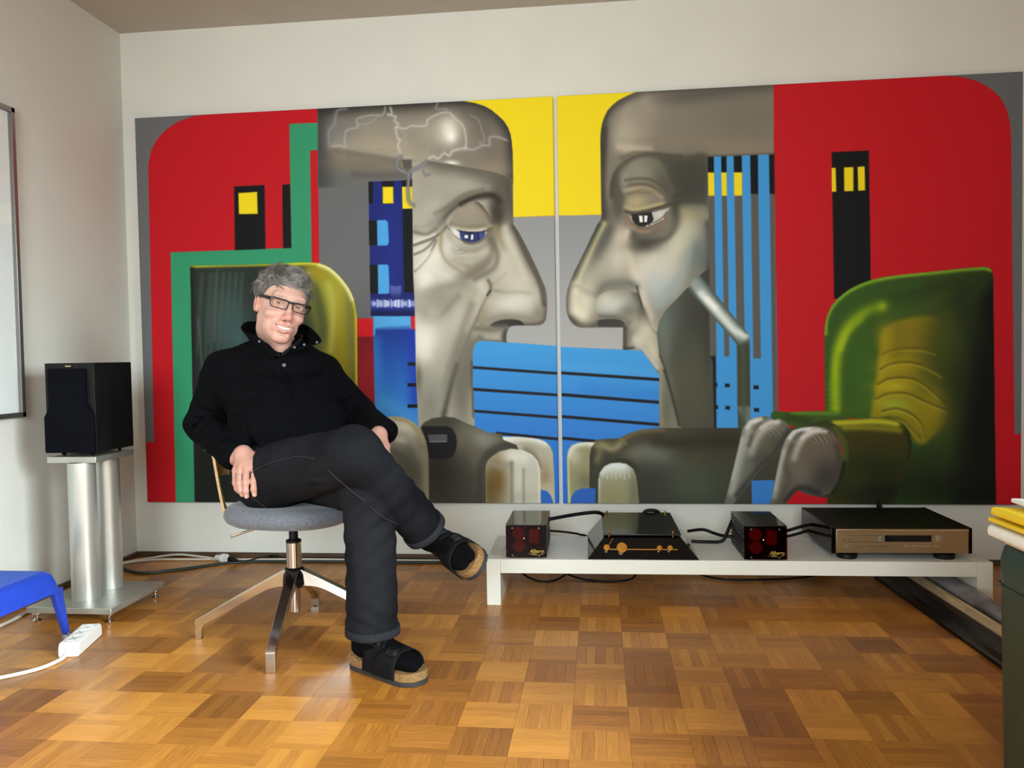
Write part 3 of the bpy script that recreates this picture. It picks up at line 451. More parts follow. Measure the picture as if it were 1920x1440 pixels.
('P',[(1226,238),(1271,239),(1270,272),(1253,285),(1233,273)],(88,84,78),4.7),
('P',[(1285,1405),(1301,1386),(1336,1369),(1391,1362),(1435,1367),(1474,1385),(1499,1397),(1525,1406),(1581,1433),(1642,1439),(1651,1466),(1688,1476),(1717,1486),(1746,1503),(1750,1517),(1811,1614),(1809,1779),(1237,1782),(1273,1515)],(74,71,62),1.4),
('M',[(1285,1405),(1301,1386),(1336,1369),(1391,1362),(1435,1367),(1474,1385),(1499,1397),(1525,1406),(1581,1433),(1642,1439),(1651,1466),(1688,1476),(1717,1486),(1746,1503),(1750,1517),(1811,1614),(1809,1779),(1237,1782),(1273,1515)],0),
('G',(1370,1639),95.3,143.0,0,(52,51,45),0.9),('G',(1512,1477),61.3,70.8,0.5,(116,112,98),0.85),('G',(1561,1468),47.0,42.3,0.4,(128,128,120),0.8),('K',[(1450,1379),(1482,1468),(1520,1565),(1528,1663)],(98,92,78),33.1,0.55),
('G',(1400,1379),61.7,23.7,0,(62,58,50),0.8),('K',[(1528,1414),(1586,1444),(1644,1464),(1707,1483)],(104,98,84),14.1,0.8),('G',(1610,1463),42.2,18.8,0.3,(112,106,92),0.7),('G',(1459,1663),61.6,118.6,0,(58,56,48),0.8),
('K',[(1541,1741),(1544,1604),(1564,1551),(1609,1507),(1668,1490),(1731,1498),(1784,1532),(1807,1576)],(62,60,54),18.9,0.9),('G',(1521,1536),37.7,47.2,0.4,(104,98,84),0.6),('G',(1361,1589),71.5,95.4,0,(40,39,34),0.8),
('G',(1483,1443),37.8,70.9,0.3,(120,114,98),0.6),('G',(1571,1458),51.7,32.9,0.4,(140,140,132),0.6),('G',(1479,1639),33.1,142.1,0,(66,63,54),0.6),('M',None,0),
('P',[(1288,1404),(1400,1404),(1424,1413),(1441,1443),(1445,1477),(1440,1511),(1424,1538),(1397,1549),(1317,1548),(1316,1516),(1307,1467)],(26,25,28),1.4),
('P',[(1316,1441),(1399,1440),(1403,1448),(1402,1467),(1393,1473),(1322,1473)],(84,84,88),2.4),('K',[(1324,1473),(1398,1472)],(150,150,154),2.4,0.8),
('P',[(1035,1396),(1084,1363),(1126,1361),(1177,1360),(1202,1363),(1226,1373),(1246,1382),(1261,1392),(1285,1420),(1297,1442),(1307,1469),(1313,1501),(1317,1540),(1316,1614),(1314,1781),(811,1783),(819,1464)],(122,120,106),1.5),
('M',[(1035,1396),(1084,1363),(1126,1361),(1177,1360),(1202,1363),(1226,1373),(1246,1382),(1261,1392),(1285,1420),(1297,1442),(1307,1469),(1313,1501),(1317,1540),(1316,1614),(1314,1781),(811,1783),(819,1464)],0),
('G',(1155,1416),96.4,67.5,0.4,(212,209,192),0.95),('G',(1216,1412),57.6,57.6,0.5,(226,222,204),0.8),('G',(1189,1466),28.9,16.8,0.3,(248,247,240),0.95),('K',[(1166,1367),(1226,1383),(1270,1422),(1299,1476)],(170,150,106),9.6,0.8),
('K',[(1175,1436),(1225,1446),(1259,1496),(1273,1545)],(176,174,164),16.9,0.7),('G',(1207,1555),81.8,81.8,0.6,(104,104,92),0.95),('K',[(1173,1515),(1232,1555),(1261,1614),(1270,1653)],(92,92,90),21.7,0.8),
('K',[(1293,1516),(1300,1565),(1301,1638),(1308,1737)],(150,142,118),16.7,0.75),('G',(1231,1614),52.9,72.1,0,(84,84,70),0.9),('G',(1184,1495),48.2,21.7,0.6,(140,140,128),0.6),
('S',[(1190,1658),(1215,1651),(1245,1658),(1275,1683),(1294,1712),(1308,1757),(1312,1791),(1116,1792),(1159,1713)],(50,50,42),3.4),('M',None,0),
('P',[(1647,1453),(1717,1453),(1775,1459),(1809,1465),(1833,1475),(1854,1496),(1864,1523),(1866,1566),(1869,1653),(1870,1779),(1863,1779),(1862,1731),(1853,1709),(1837,1689),(1810,1684),(1801,1684),(1745,1566),(1707,1488),(1651,1466)],(196,192,176),1.4),
('M',[(1647,1453),(1717,1453),(1775,1459),(1809,1465),(1833,1475),(1854,1496),(1864,1523),(1866,1566),(1869,1653),(1870,1779),(1863,1779),(1862,1731),(1853,1709),(1837,1689),(1810,1684),(1801,1684),(1745,1566),(1707,1488),(1651,1466)],0),
('K',[(1649,1461),(1717,1464),(1790,1469),(1833,1484)],(244,243,236),14.0,0.9),('G',(1765,1498),60.4,27.9,0.3,(168,160,140),0.8),('K',[(1861,1518),(1867,1614),(1868,1735)],(190,190,120),6.9,0.8),
('G',(1832,1566),32.4,60.2,0,(176,166,146),0.8),('G',(1831,1634),32.4,55.6,0,(150,126,94),0.85),('K',[(1746,1508),(1784,1532),(1807,1581)],(120,112,96),14.0,0.7),('G',(1840,1673),23.2,27.8,0,(188,180,150),0.7),('M',None,0),
('P',[(1568,1780),(1571,1580),(1581,1556),(1599,1539),(1634,1517),(1682,1505),(1731,1510),(1774,1532),(1798,1559),(1807,1590),(1809,1663),(1808,1779)],(196,194,180),1.4),
('M',[(1568,1780),(1571,1580),(1581,1556),(1599,1539),(1634,1517),(1682,1505),(1731,1510),(1774,1532),(1798,1559),(1807,1590),(1809,1663),(1808,1779)],0),('G',(1692,1541),84.0,32.7,0,(240,240,232),0.95),
('G',(1621,1653),51.6,140.8,0,(112,86,44),0.95),('G',(1586,1687),32.9,117.6,0,(96,74,34),0.8),('K',[(1584,1565),(1632,1580),(1676,1575)],(150,142,122),16.5,0.7),('K',[(1686,1566),(1685,1663),(1683,1760)],(112,106,88),9.3,0.9),
('G',(1714,1653),28.0,140.0,0,(206,204,192),0.85),('K',[(1737,1595),(1734,1750)],(140,134,116),7.0,0.75),('G',(1782,1653),32.5,139.4,0,(200,196,180),0.7),('K',[(1745,1517),(1784,1542),(1805,1590),(1805,1750)],(226,224,212),7.0,0.8),
('G',(1713,1712),93.4,28.0,0,(150,146,128),0.3),('M',None,0),('P',[(1810,1685),(1834,1691),(1852,1710),(1860,1733),(1861,1779),(1809,1779)],(48,104,196),1.4),
('P',[(241,670),(451,674),(684,673),(748,671),(808,673),(840,677),(867,686),(890,698),(912,716),(934,738),(956,765),(974,790),(987,815),(996,841),(1001,872),(1006,899),(1008,925),(1002,1261),(1002,1356),(994,1785),(228,1788)],(40,46,42),1.5),
('M',[(241,670),(451,674),(684,673),(748,671),(808,673),(840,677),(867,686),(890,698),(912,716),(934,738),(956,765),(974,790),(987,815),(996,841),(1001,872),(1006,899),(1008,925),(1002,1261),(1002,1356),(994,1785),(228,1788)],0),
('G',(864,798),87.8,146.4,-0.2,(150,150,50),0.95),('G',(927,853),72.9,170.2,-0.1,(176,168,40),0.9),('G',(889,905),58.5,146.3,0,(158,158,70),0.8),('G',(941,1021),63.3,267.7,0,(168,158,44),0.95),('G',(906,1131),73.2,219.7,0,(150,140,24),0.9),
('G',(979,933),29.1,291.1,0,(122,116,60),0.8),('G',(839,895),29.3,146.7,-0.2,(92,98,44),0.9),('K',[(819,779),(840,868),(851,957),(840,1019)],(78,84,44),22.0,0.8),('K',[(883,768),(899,852),(897,958),(885,1064)],(188,182,96),17.1,0.6),
('G',(834,718),73.3,44.0,0.3,(158,140,30),0.9),('G',(926,1379),97.7,171.1,0,(70,68,30),0.7),('K',[(711,674),(808,675),(867,688),(912,717),(956,768),(987,817),(1001,872),(1007,925),(1002,1261)],(214,206,44),9.8,0.95),
('K',[(844,681),(894,706),(939,749),(969,792),(991,837)],(226,224,160),12.2,0.95),('K',[(240,672),(451,673),(748,674)],(196,190,30),8.1,0.95),('G',(393,918),85.5,175.9,0,(58,78,78),0.9),('G',(466,1015),60.1,150.3,0,(54,86,88),0.8),
('K',[(334,713),(323,820),(313,916),(297,1156)],(78,100,94),9.1,0.3),('K',[(342,701),(331,820),(320,1012)],(104,112,92),3.0,0.22),('K',[(359,713),(348,821),(338,916),(326,1060)],(78,100,94),9.1,0.3),
('K',[(367,702),(356,821),(345,1013)],(104,112,92),3.0,0.22),('K',[(395,714),(384,822),(373,917),(359,1133)],(78,100,94),9.0,0.3),('K',[(402,703),(391,822),(380,1013)],(104,112,92),3.0,0.22),
('K',[(425,715),(414,822),(403,918),(390,1109)],(78,100,94),9.0,0.3),('K',[(432,703),(421,822),(410,1014)],(104,112,92),3.0,0.22),('K',[(455,716),(444,823),(433,918),(418,1182)],(78,100,94),9.0,0.3),
('K',[(462,704),(451,823),(440,1014)],(104,112,92),3.0,0.22),('K',[(482,717),(471,824),(461,919),(447,1134)],(78,100,94),9.0,0.3),('K',[(490,705),(479,824),(468,1015)],(104,112,92),3.0,0.22),
('K',[(294,712),(283,819),(272,915),(260,1059)],(78,100,94),9.1,0.3),('K',[(302,700),(290,819),(279,1011)],(104,112,92),3.0,0.22),('K',[(370,690),(359,821),(345,1013)],(112,100,60),5.5,0.3),
('K',[(272,915),(281,1108),(275,1301)],(90,116,106),5.1,0.5),('G',(322,1568),152.4,304.7,0,(24,25,24),1.0),('K',[(244,686),(239,1155),(235,1739)],(26,28,30),15.2,0.9),('M',None,0),
]
ART_RIGHT = [
('P',[(-31,-136),(1908,-28),(1917,1773),(-61,1781)],(190,20,32),1.4),('P',[(-32,-47),(416,-23),(410,517),(179,510),(-41,505)],(240,214,26),1.4),('P',[(-41,505),(343,512),(336,1094),(-50,1087)],(164,164,167),1.4),
('M',[(-41,505),(343,512),(336,1094),(-50,1087)],0),('L',(73,521),(134,1068),(136,138,144),(178,176,177),0.8),('M',None,0),('P',[(-49,1062),(10,1067),(265,1083),(341,1087),(470,1164),(464,1779),(-61,1781)],(62,148,218),1.4),
('M',[(-49,1062),(10,1067),(265,1083),(341,1087),(470,1164),(464,1779),(-61,1781)],0),('L',(179,1091),(125,1711),(66,156,226),(42,102,206),0.9),('K',[(8,1156),(216,1170),(406,1188)],(84,168,232),27.5,0.4),
('K',[(109,1254),(268,1267),(405,1279)],(46,120,206),31.9,0.4),('M',None,0),('P',[(-28,1169),(447,1209),(447,1222),(-28,1182)],(26,24,30),1.4),('P',[(-29,1262),(446,1306),(446,1319),(-30,1276)],(26,24,30),1.4),
('P',[(-31,1357),(445,1401),(445,1414),(-31,1370)],(26,24,30),1.4),('P',[(-32,1450),(196,1473),(196,1486),(-33,1463)],(26,24,30),1.4),
('P',[(622,263),(893,265),(894,286),(898,676),(904,1113),(904,1417),(902,1777),(620,1778)],(64,150,220),1.3),('P',[(624,275),(651,276),(655,1115),(628,1115)],(92,89,86),1.3),('P',[(681,277),(702,278),(708,1119),(687,1118)],(92,89,86),1.3),
('P',[(732,275),(764,276),(773,1191),(740,1191)],(92,89,86),1.3),('P',[(799,276),(829,277),(837,1130),(806,1129)],(92,89,86),1.3),('P',[(875,272),(895,273),(908,1777),(888,1777)],(92,89,86),1.3),
('P',[(624,275),(651,276),(651,350),(624,349)],(14,15,19),1.3),('P',[(624,349),(651,350),(652,446),(624,445)],(240,214,26),1.3),('P',[(681,277),(702,278),(702,352),(681,351)],(14,15,19),1.3),
('P',[(681,351),(702,352),(703,448),(682,447)],(240,214,26),1.3),('P',[(732,275),(764,276),(765,354),(733,353)],(14,15,19),1.3),('P',[(732,353),(765,354),(765,450),(733,449)],(240,214,26),1.3),
('P',[(799,273),(830,275),(830,445),(800,444)],(14,15,19),1.3),('P',[(875,272),(896,273),(897,448),(876,447)],(14,15,19),1.3),('P',[(625,1115),(653,1115),(652,1778),(620,1778)],(28,28,36),1.3),
('P',[(642,1230),(657,1230),(658,1247),(642,1247)],(20,20,26),1.3),('P',[(688,1233),(708,1233),(708,1249),(689,1249)],(20,20,26),1.3),('P',[(806,1242),(827,1243),(827,1259),(806,1259)],(20,20,26),1.3),
('P',[(643,1325),(660,1325),(660,1341),(644,1340)],(20,20,26),1.3),('P',[(690,1327),(709,1328),(709,1343),(690,1343)],(20,20,26),1.3),('P',[(807,1338),(828,1338),(828,1354),(807,1353)],(20,20,26),1.3),
('P',[(1568,-47),(1568,1),(1630,8),(1686,26),(1737,56),(1778,97),(1803,146),(1816,200),(1821,268),(1827,733),(1839,1454),(1915,1455),(1908,-28)],(100,104,108),1.2),
('P',[(1125,286),(1272,286),(1278,716),(1279,891),(1133,888),(1131,712)],(14,15,19),1.3),('P',[(1125,351),(1141,351),(1143,448),(1126,448)],(240,214,26),1.3),('P',[(1174,351),(1211,351),(1211,448),(1175,448)],(240,214,26),1.3),
('P',[(1228,351),(1255,350),(1257,447),(1230,448)],(240,214,26),1.3),
('P',[(347,-5),(304,11),(283,20),(256,33),(231,52),(212,72),(199,97),(189,125),(183,159),(180,212),(181,264),(181,396),(182,517),(174,532),(164,547),(139,596),(112,651),(85,703),(63,745),(43,792),(33,819),(27,851),(25,888),(28,918),(33,936),(43,955),(54,969),(69,980),(86,986),(266,988),(264,1083),(342,1087),(375,1130),(417,1194),(415,1315),(414,1420),(413,1505),(655,1506),(640,1420),(638,1144),(628,1113),(629,745),(625,283),(763,284),(894,284),(895,-19),(569,-15)],(128,122,110),1.3),
('M',[(347,-5),(304,11),(283,20),(256,33),(231,52),(212,72),(199,97),(189,125),(183,159),(180,212),(181,264),(181,396),(182,517),(174,532),(164,547),(139,596),(112,651),(85,703),(63,745),(43,792),(33,819),(27,851),(25,888),(28,918),(33,936),(43,955),(54,969),(69,980),(86,986),(266,988),(264,1083),(342,1087),(375,1130),(417,1194),(415,1315),(414,1420),(413,1505),(655,1506),(640,1420),(638,1144),(628,1113),(629,745),(625,283),(763,284),(894,284),(895,-19),(569,-15)],0),
('G',(569,29),437.9,35.0,-0.05,(92,88,82),0.85),('G',(764,138),173.1,73.6,0,(122,114,102),0.9),('G',(348,118),75.6,97.8,0,(164,155,140),0.9),('K',[(304,61),(282,122),(260,194)],(170,162,148),26.7,0.6),
('K',[(367,43),(386,117),(354,199),(291,237)],(176,166,150),31.1,0.55),('K',[(336,5),(283,26),(231,57),(201,102),(187,159),(184,264),(184,396),(185,512)],(66,62,56),22.2,0.95),('K',[(351,1),(491,0),(696,3),(893,3)],(84,80,74),15.5,0.8),
('K',[(260,226),(333,239),(385,242)],(196,184,162),17.9,0.8),('K',[(333,203),(437,202),(592,220),(745,232),(891,244)],(136,122,104),17.8,0.7),('K',[(489,231),(643,253),(891,264)],(138,126,110),22.0,0.6),
('G',(796,137),129.6,64.8,0,(120,114,102),0.6),('K',[(625,282),(694,283),(891,284)],(90,82,72),6.6,0.8),
('S',[(226,424),(232,371),(248,330),(280,297),(322,273),(380,264),(437,270),(488,278),(540,282),(623,284),(623,491),(610,485),(538,480),(497,481),(466,412),(426,327),(385,294),(278,478),(246,503)],(74,74,66),13.5),
('G',(539,384),88.0,88.0,0,(66,67,60),0.9),('G',(258,425),31.4,89.7,0,(84,82,72),0.8),('K',[(514,284),(623,288)],(84,76,66),13.2,0.6),
('M',[(347,-5),(304,11),(283,20),(256,33),(231,52),(212,72),(199,97),(189,125),(183,159),(180,212),(181,264),(181,396),(182,517),(174,532),(164,547),(139,596),(112,651),(85,703),(63,745),(43,792),(33,819),(27,851),(25,888),(28,918),(33,936),(43,955),(54,969),(69,980),(86,986),(266,988),(264,1083),(342,1087),(375,1130),(417,1194),(415,1315),(414,1420),(413,1505),(655,1506),(640,1420),(638,1144),(628,1113),(629,745),(625,283),(763,284),(894,284),(895,-19),(569,-15)],0),
('K',[(223,429),(229,376),(248,330),(285,292),(333,271),(385,264),(447,271),(514,281)],(62,58,51),11.2,0.9),('G',(200,396),18.0,112.5,0,(150,140,122),0.7),('G',(214,502),27.0,45.0,0,(96,92,80),0.7),
('S',[(263,388),(266,362),(280,331),(306,296),(343,276),(385,273),(421,288),(441,322),(467,381),(492,434),(497,460),(466,480),(414,491),(361,502),(319,509),(293,504),(277,489),(278,468),(285,447),(279,426),(271,410)],(128,123,110),10.1),
('G',(332,333),58.0,49.0,0,(138,134,122),0.9),('G',(425,353),39.9,88.6,-0.4,(92,90,80),0.85),('K',[(274,394),(331,386),(383,393),(435,427),(466,464)],(96,86,70),9.0,0.85),
('K',[(279,410),(331,402),(383,409),(435,442)],(176,160,128),9.0,0.8),('K',[(284,426),(331,420),(383,425)],(110,98,80),5.6,0.7),('G',(325,459),53.6,31.3,-0.1,(182,164,126),0.9),
('K',[(283,478),(320,490),(372,484),(435,471)],(196,180,134),9.0,0.75),('K',[(283,499),(330,506),(414,489),(481,470)],(64,56,46),6.7,0.9),('G',(279,373),17.9,44.7,0,(150,152,146),0.6),('G',(461,407),22.1,66.4,-0.4,(80,78,68),0.8),
('M',[(347,-5),(304,11),(283,20),(256,33),(231,52),(212,72),(199,97),(189,125),(183,159),(180,212),(181,264),(181,396),(182,517),(174,532),(164,547),(139,596),(112,651),(85,703),(63,745),(43,792),(33,819),(27,851),(25,888),(28,918),(33,936),(43,955),(54,969),(69,980),(86,986),(266,988),(264,1083),(342,1087),(375,1130),(417,1194),(415,1315),(414,1420),(413,1505),(655,1506),(640,1420),(638,1144),(628,1113),(629,745),(625,283),(763,284),(894,284),(895,-19),(569,-15)],0),
('G',(381,603),155.9,66.8,0.0,(92,88,78),0.95),('K',[(492,444),(502,502),(491,559),(449,605),(391,629),(329,622),(298,579)],(64,60,52),19.9,0.9),('G',(501,539),26.5,66.3,0,(76,74,66),0.8),
('M',[(298,513),(340,509),(382,503),(424,494),(466,484),(460,501),(444,526),(418,546),(387,560),(350,565),(324,554),(306,534)],1),('P',[(255,437),(521,448),(520,604),(253,595)],(190,188,182),1.3),
('G',(424,515),17.8,17.8,-0.4,(206,206,202),0.9),('P',[(306,500),(390,498),(400,535),(389,558),(350,568),(324,559),(309,532)],(38,36,38),1.3),('G',(353,534),22.3,22.3,0,(22,20,22),0.9),
('P',[(338,518),(353,518),(355,545),(342,546)],(244,244,244),1.3),('P',[(361,518),(375,519),(371,546),(361,545)],(244,244,244),1.3),('K',[(298,511),(361,507),(466,483)],(40,34,30),5.4,0.9),
('M',[(347,-5),(304,11),(283,20),(256,33),(231,52),(212,72),(199,97),(189,125),(183,159),(180,212),(181,264),(181,396),(182,517),(174,532),(164,547),(139,596),(112,651),(85,703),(63,745),(43,792),(33,819),(27,851),(25,888),(28,918),(33,936),(43,955),(54,969),(69,980),(86,986),(266,988),(264,1083),(342,1087),(375,1130),(417,1194),(415,1315),(414,1420),(413,1505),(655,1506),(640,1420),(638,1144),(628,1113),(629,745),(625,283),(763,284),(894,284),(895,-19),(569,-15)],0),
('K',[(293,526),(303,553),(329,575),(371,581),(423,562),(460,522)],(126,104,88),9.0,0.8),('K',[(298,558),(340,584),(381,585)],(158,128,108),6.7,0.6),('G',(298,539),9.0,17.9,0,(146,106,88),0.7),
('P',[(369,561),(378,557),(379,560),(370,565)],(240,238,232),1.3),('P',[(384,555),(394,551),(395,554),(386,558)],(240,238,232),1.3),('P',[(400,549),(409,544),(411,548),(401,552)],(240,238,232),1.3),
('P',[(416,543),(425,538),(427,541),(417,546)],(240,238,232),1.3),('P',[(431,536),(441,532),(442,535),(433,540)],(240,238,232),1.3),('K',[(397,551),(434,531),(455,506)],(60,54,48),2.7,0.8),
('S',[(512,490),(610,496),(607,543),(578,609),(536,671),(484,674),(490,606),(517,550)],(150,146,120),19.9),('G',(485,647),115.1,53.1,-0.9,(206,204,188),0.95),('G',(406,728),111.3,89.1,-0.7,(206,200,184),0.95),
('G',(553,592),35.2,66.1,0,(176,178,160),0.8),('G',(553,530),35.2,26.4,0,(176,160,108),0.7),('G',(359,753),58.1,67.0,0,(224,212,196),0.8),('G',(447,809),71.1,75.6,-0.7,(176,188,192),0.8),
('K',[(578,603),(546,691),(515,758),(462,830),(415,892)],(146,158,160),22.0,0.75),('G',(588,624),30.8,109.9,0,(104,110,104),0.85),('K',[(480,579),(506,590),(532,606)],(176,178,166),1.8,0.16),
('K',[(485,588),(511,599),(536,614)],(176,178,166),1.8,0.16),('K',[(490,597),(515,608),(540,622)],(176,178,166),1.8,0.16),('K',[(495,606),(520,617),(544,630)],(176,178,166),1.8,0.16),
('K',[(501,615),(524,626),(548,638)],(176,178,166),1.8,0.16),('K',[(506,624),(529,635),(552,646)],(176,178,166),1.8,0.16),('K',[(511,633),(533,644),(556,654)],(176,178,166),1.8,0.16),
('K',[(516,642),(538,653),(560,662)],(176,178,166),1.8,0.16),('K',[(521,651),(543,662),(564,670)],(176,178,166),1.8,0.16),('K',[(526,660),(547,671),(568,678)],(176,178,166),1.8,0.16),
('K',[(531,669),(552,680),(572,686)],(176,178,166),1.8,0.16),('K',[(536,678),(556,689),(576,694)],(176,178,166),1.8,0.16),('K',[(541,687),(561,698),(580,702)],(176,178,166),1.8,0.16),
('K',[(546,696),(565,708),(584,710)],(176,178,166),1.8,0.16),('K',[(551,706),(570,717),(589,718)],(176,178,166),1.8,0.16),('K',[(557,715),(575,726),(593,726)],(176,178,166),1.8,0.16),
('K',[(562,724),(579,735),(597,734)],(176,178,166),1.8,0.16),('K',[(567,733),(584,744),(601,742)],(176,178,166),1.8,0.16),('K',[(572,742),(588,753),(605,750)],(176,178,166),1.8,0.16),
('K',[(577,751),(593,762),(609,758)],(176,178,166),1.8,0.16),('K',[(582,760),(597,771),(613,766)],(176,178,166),1.8,0.16),('K',[(587,769),(602,780),(617,774)],(176,178,166),1.8,0.16),
('K',[(625,563),(624,667),(628,740)],(58,58,54),17.5,0.9),('G',(603,692),30.8,74.7,0,(92,98,92),0.8),('K',[(287,583),(276,630),(306,726),(337,800),(362,891),(377,944)],(220,206,190),20.2,0.8),('G',(255,613),31.4,76.4,0,(216,198,182),0.85),
('G',(260,682),58.4,67.4,0,(190,184,168),0.8),('G',(187,611),31.6,99.2,0.45,(106,106,98),0.9),('K',[(193,548),(160,615),(127,683),(100,741),(83,783)],(206,198,146),11.3,0.9),
('K',[(169,547),(117,646),(73,735),(46,793),(32,846),(28,894),(36,937),(59,969)],(66,66,60),13.5,0.95),('K',[(214,569),(186,627),(170,669),(170,695)],(86,88,82),18.0,0.7),('G',(185,733),58.7,67.8,0.3,(170,168,154),0.8),
('G',(126,779),45.4,90.7,0.3,(178,174,156),0.8),('K',[(72,804),(66,852),(71,905),(97,933)],(226,218,196),20.5,0.9),('G',(98,874),59.1,72.8,0,(212,204,184),0.85),('G',(76,916),31.9,22.8,0.2,(232,222,200),0.8),
('K',[(51,803),(83,810),(115,842)],(150,146,132),11.4,0.5),('K',[(168,844),(189,812),(232,798),(285,799),(326,816)],(112,114,104),18.1,0.9),('K',[(115,832),(168,849),(210,824)],(136,134,122),13.6,0.6),
('M',[(151,896),(154,870),(168,849),(194,834),(231,828),(274,829),(316,837),(336,853),(349,891),(354,922),(346,954),(324,975),(293,981),(272,958),(230,949),(188,946),(161,939)],1),
('P',[(115,771),(385,779),(382,1004),(112,999)],(146,144,132),1.4),('G',(231,888),72.2,36.1,-0.1,(200,202,198),0.9),('G',(194,866),36.2,27.1,-0.4,(206,204,180),0.8),('K',[(326,848),(346,896),(346,954)],(84,82,72),22.4,0.9),
('K',[(166,942),(230,946),(293,969)],(96,94,84),13.6,0.8),('G',(294,921),44.9,44.9,0,(116,114,102),0.8),
('M',[(347,-5),(304,11),(283,20),(256,33),(231,52),(212,72),(199,97),(189,125),(183,159),(180,212),(181,264),(181,396),(182,517),(174,532),(164,547),(139,596),(112,651),(85,703),(63,745),(43,792),(33,819),(27,851),(25,888),(28,918),(33,936),(43,955),(54,969),(69,980),(86,986),(266,988),(264,1083),(342,1087),(375,1130),(417,1194),(415,1315),(414,1420),(413,1505),(655,1506),(640,1420),(638,1144),(628,1113),(629,745),(625,283),(763,284),(894,284),(895,-19),(569,-15)],0),
('K',[(44,947),(81,975),(129,979),(166,971),(261,981)],(82,80,70),13.7,0.9),('P',[(158,983),(158,958),(166,953),(219,950),(256,955),(272,968),(272,988)],(62,58,58),2.7),
('K',[(326,816),(341,880),(362,944),(392,1003),(413,1019)],(56,48,38),4.9,0.9),('K',[(349,922),(361,965),(324,1001),(292,1027)],(74,70,58),17.9,0.85),('G',(356,1007),62.7,67.2,0.3,(206,198,180),0.9),
('G',(324,1049),35.9,31.4,0,(216,210,194),0.8),('K',[(272,990),(276,1027),(273,1080)],(70,66,58),15.8,0.9),('K',[(292,1017),(297,1059),(323,1076)],(140,134,120),13.5,0.6),('K',[(271,1080),(344,1085),(417,1192)],(60,56,50),5.4,0.9),
('K',[(323,1073),(355,1092),(406,1162)],(206,206,204),11.2,0.7),('G',(391,1093),31.3,76.0,-0.3,(206,198,178),0.9),('K',[(417,1189),(424,1242),(421,1311)],(150,158,166),11.2,0.7),('K',[(419,1237),(429,1234)],(210,214,216),2.0,0.8),
('K',[(419,1245),(429,1243)],(210,214,216),2.0,0.8),('K',[(419,1254),(429,1251)],(210,214,216),2.0,0.8),('K',[(418,1262),(429,1260)],(210,214,216),2.0,0.8),('G',(363,80),102.1,75.5,0.2,(150,141,127),0.6),
('G',(301,169),58.0,58.0,0.3,(184,173,156),0.75),('G',(438,145),110.5,66.3,0,(128,119,107),0.6),('K',[(201,149),(192,271),(190,425),(192,517)],(58,54,49),15.7,0.7),('K',[(269,274),(330,254),(421,266),(527,286)],(96,86,74),11.2,0.6),
('G',(345,331),75.7,35.6,-0.1,(142,135,121),0.6),('K',[(283,367),(344,362),(405,375),(458,420)],(84,76,64),6.7,0.7),('K',[(290,429),(359,408),(435,434)],(120,108,88),6.7,0.5),('G',(556,393),66.0,96.7,0,(62,62,55),0.7),
('G',(251,473),26.9,67.3,0,(82,78,68),0.7),('G',(356,646),75.9,26.8,0,(64,60,53),0.75),('K',[(487,482),(494,559),(448,619),(356,634)],(62,58,52),15.5,0.6),('G',(248,705),49.5,67.5,0.2,(208,199,184),0.7),
('G',(554,591),57.3,66.1,-0.6,(196,190,170),0.6),('G',(447,741),80.0,66.6,-0.6,(206,204,194),0.6),('G',(583,699),30.8,74.8,0.3,(112,122,122),0.7),('G',(392,832),49.1,80.3,-0.3,(186,194,196),0.55),
('G',(106,887),31.8,77.3,0,(222,213,194),0.6),('G',(215,890),58.7,27.1,-0.1,(206,206,200),0.6),('G',(172,640),22.6,90.3,0.4,(92,92,85),0.6),
('M',[(408,1019),(412,1056),(417,1115),(438,1168),(458,1243),(478,1317),(507,1421),(507,1505),(655,1506),(640,1420),(638,1144),(628,1113),(628,830),(587,791),(535,829),(493,873),(451,914),(419,966)],0),
('P',[(341,733),(672,742),(666,1506),(332,1504)],(72,74,64),11.2),('G',(440,977),49.0,111.4,0.2,(108,120,116),0.9),('G',(482,936),44.4,66.6,0,(86,94,88),0.8),('G',(575,954),66.2,132.4,0,(60,60,54),0.9),
('G',(444,1083),26.7,89.1,0,(112,116,106),0.7),('G',(531,1191),66.6,155.3,0,(80,82,68),0.8),('G',(616,981),17.6,220.2,0,(52,52,48),0.7),('K',[(417,1115),(443,1179),(478,1312)],(58,56,48),6.7,0.9),
('G',(557,1275),66.5,133.0,0,(82,80,64),0.8),
('M',[(347,-5),(304,11),(283,20),(256,33),(231,52),(212,72),(199,97),(189,125),(183,159),(180,212),(181,264),(181,396),(182,517),(174,532),(164,547),(139,596),(112,651),(85,703),(63,745),(43,792),(33,819),(27,851),(25,888),(28,918),(33,936),(43,955),(54,969),(69,980),(86,986),(266,988),(264,1083),(342,1087),(375,1130),(417,1194),(415,1315),(414,1420),(413,1505),(655,1506),(640,1420),(638,1144),(628,1113),(629,745),(625,283),(763,284),(894,284),(895,-19),(569,-15)],0),
('G',(442,1269),26.8,89.3,0,(128,130,118),0.9),('G',(447,1327),35.7,111.7,0.1,(104,104,88),0.9),('K',[(424,1221),(421,1300),(425,1407)],(140,136,112),6.7,0.8),('K',[(438,1173),(468,1280),(498,1408)],(54,52,44),6.7,0.9),('M',None,0),
('P',[(587,777),(630,743),(630,840)],(64,60,58),1.3),
('P',[(540,830),(561,791),(590,776),(638,837),(686,899),(735,963),(775,1011),(788,1027),(791,1045),(792,1194),(793,1321),(792,1427),(742,1427),(739,1319),(739,1070),(708,1028),(652,966),(591,891)],(104,116,112),1.3),
('M',[(540,830),(561,791),(590,776),(638,837),(686,899),(735,963),(775,1011),(788,1027),(791,1045),(792,1194),(793,1321),(792,1427),(742,1427),(739,1319),(739,1070),(708,1028),(652,966),(591,891)],0),
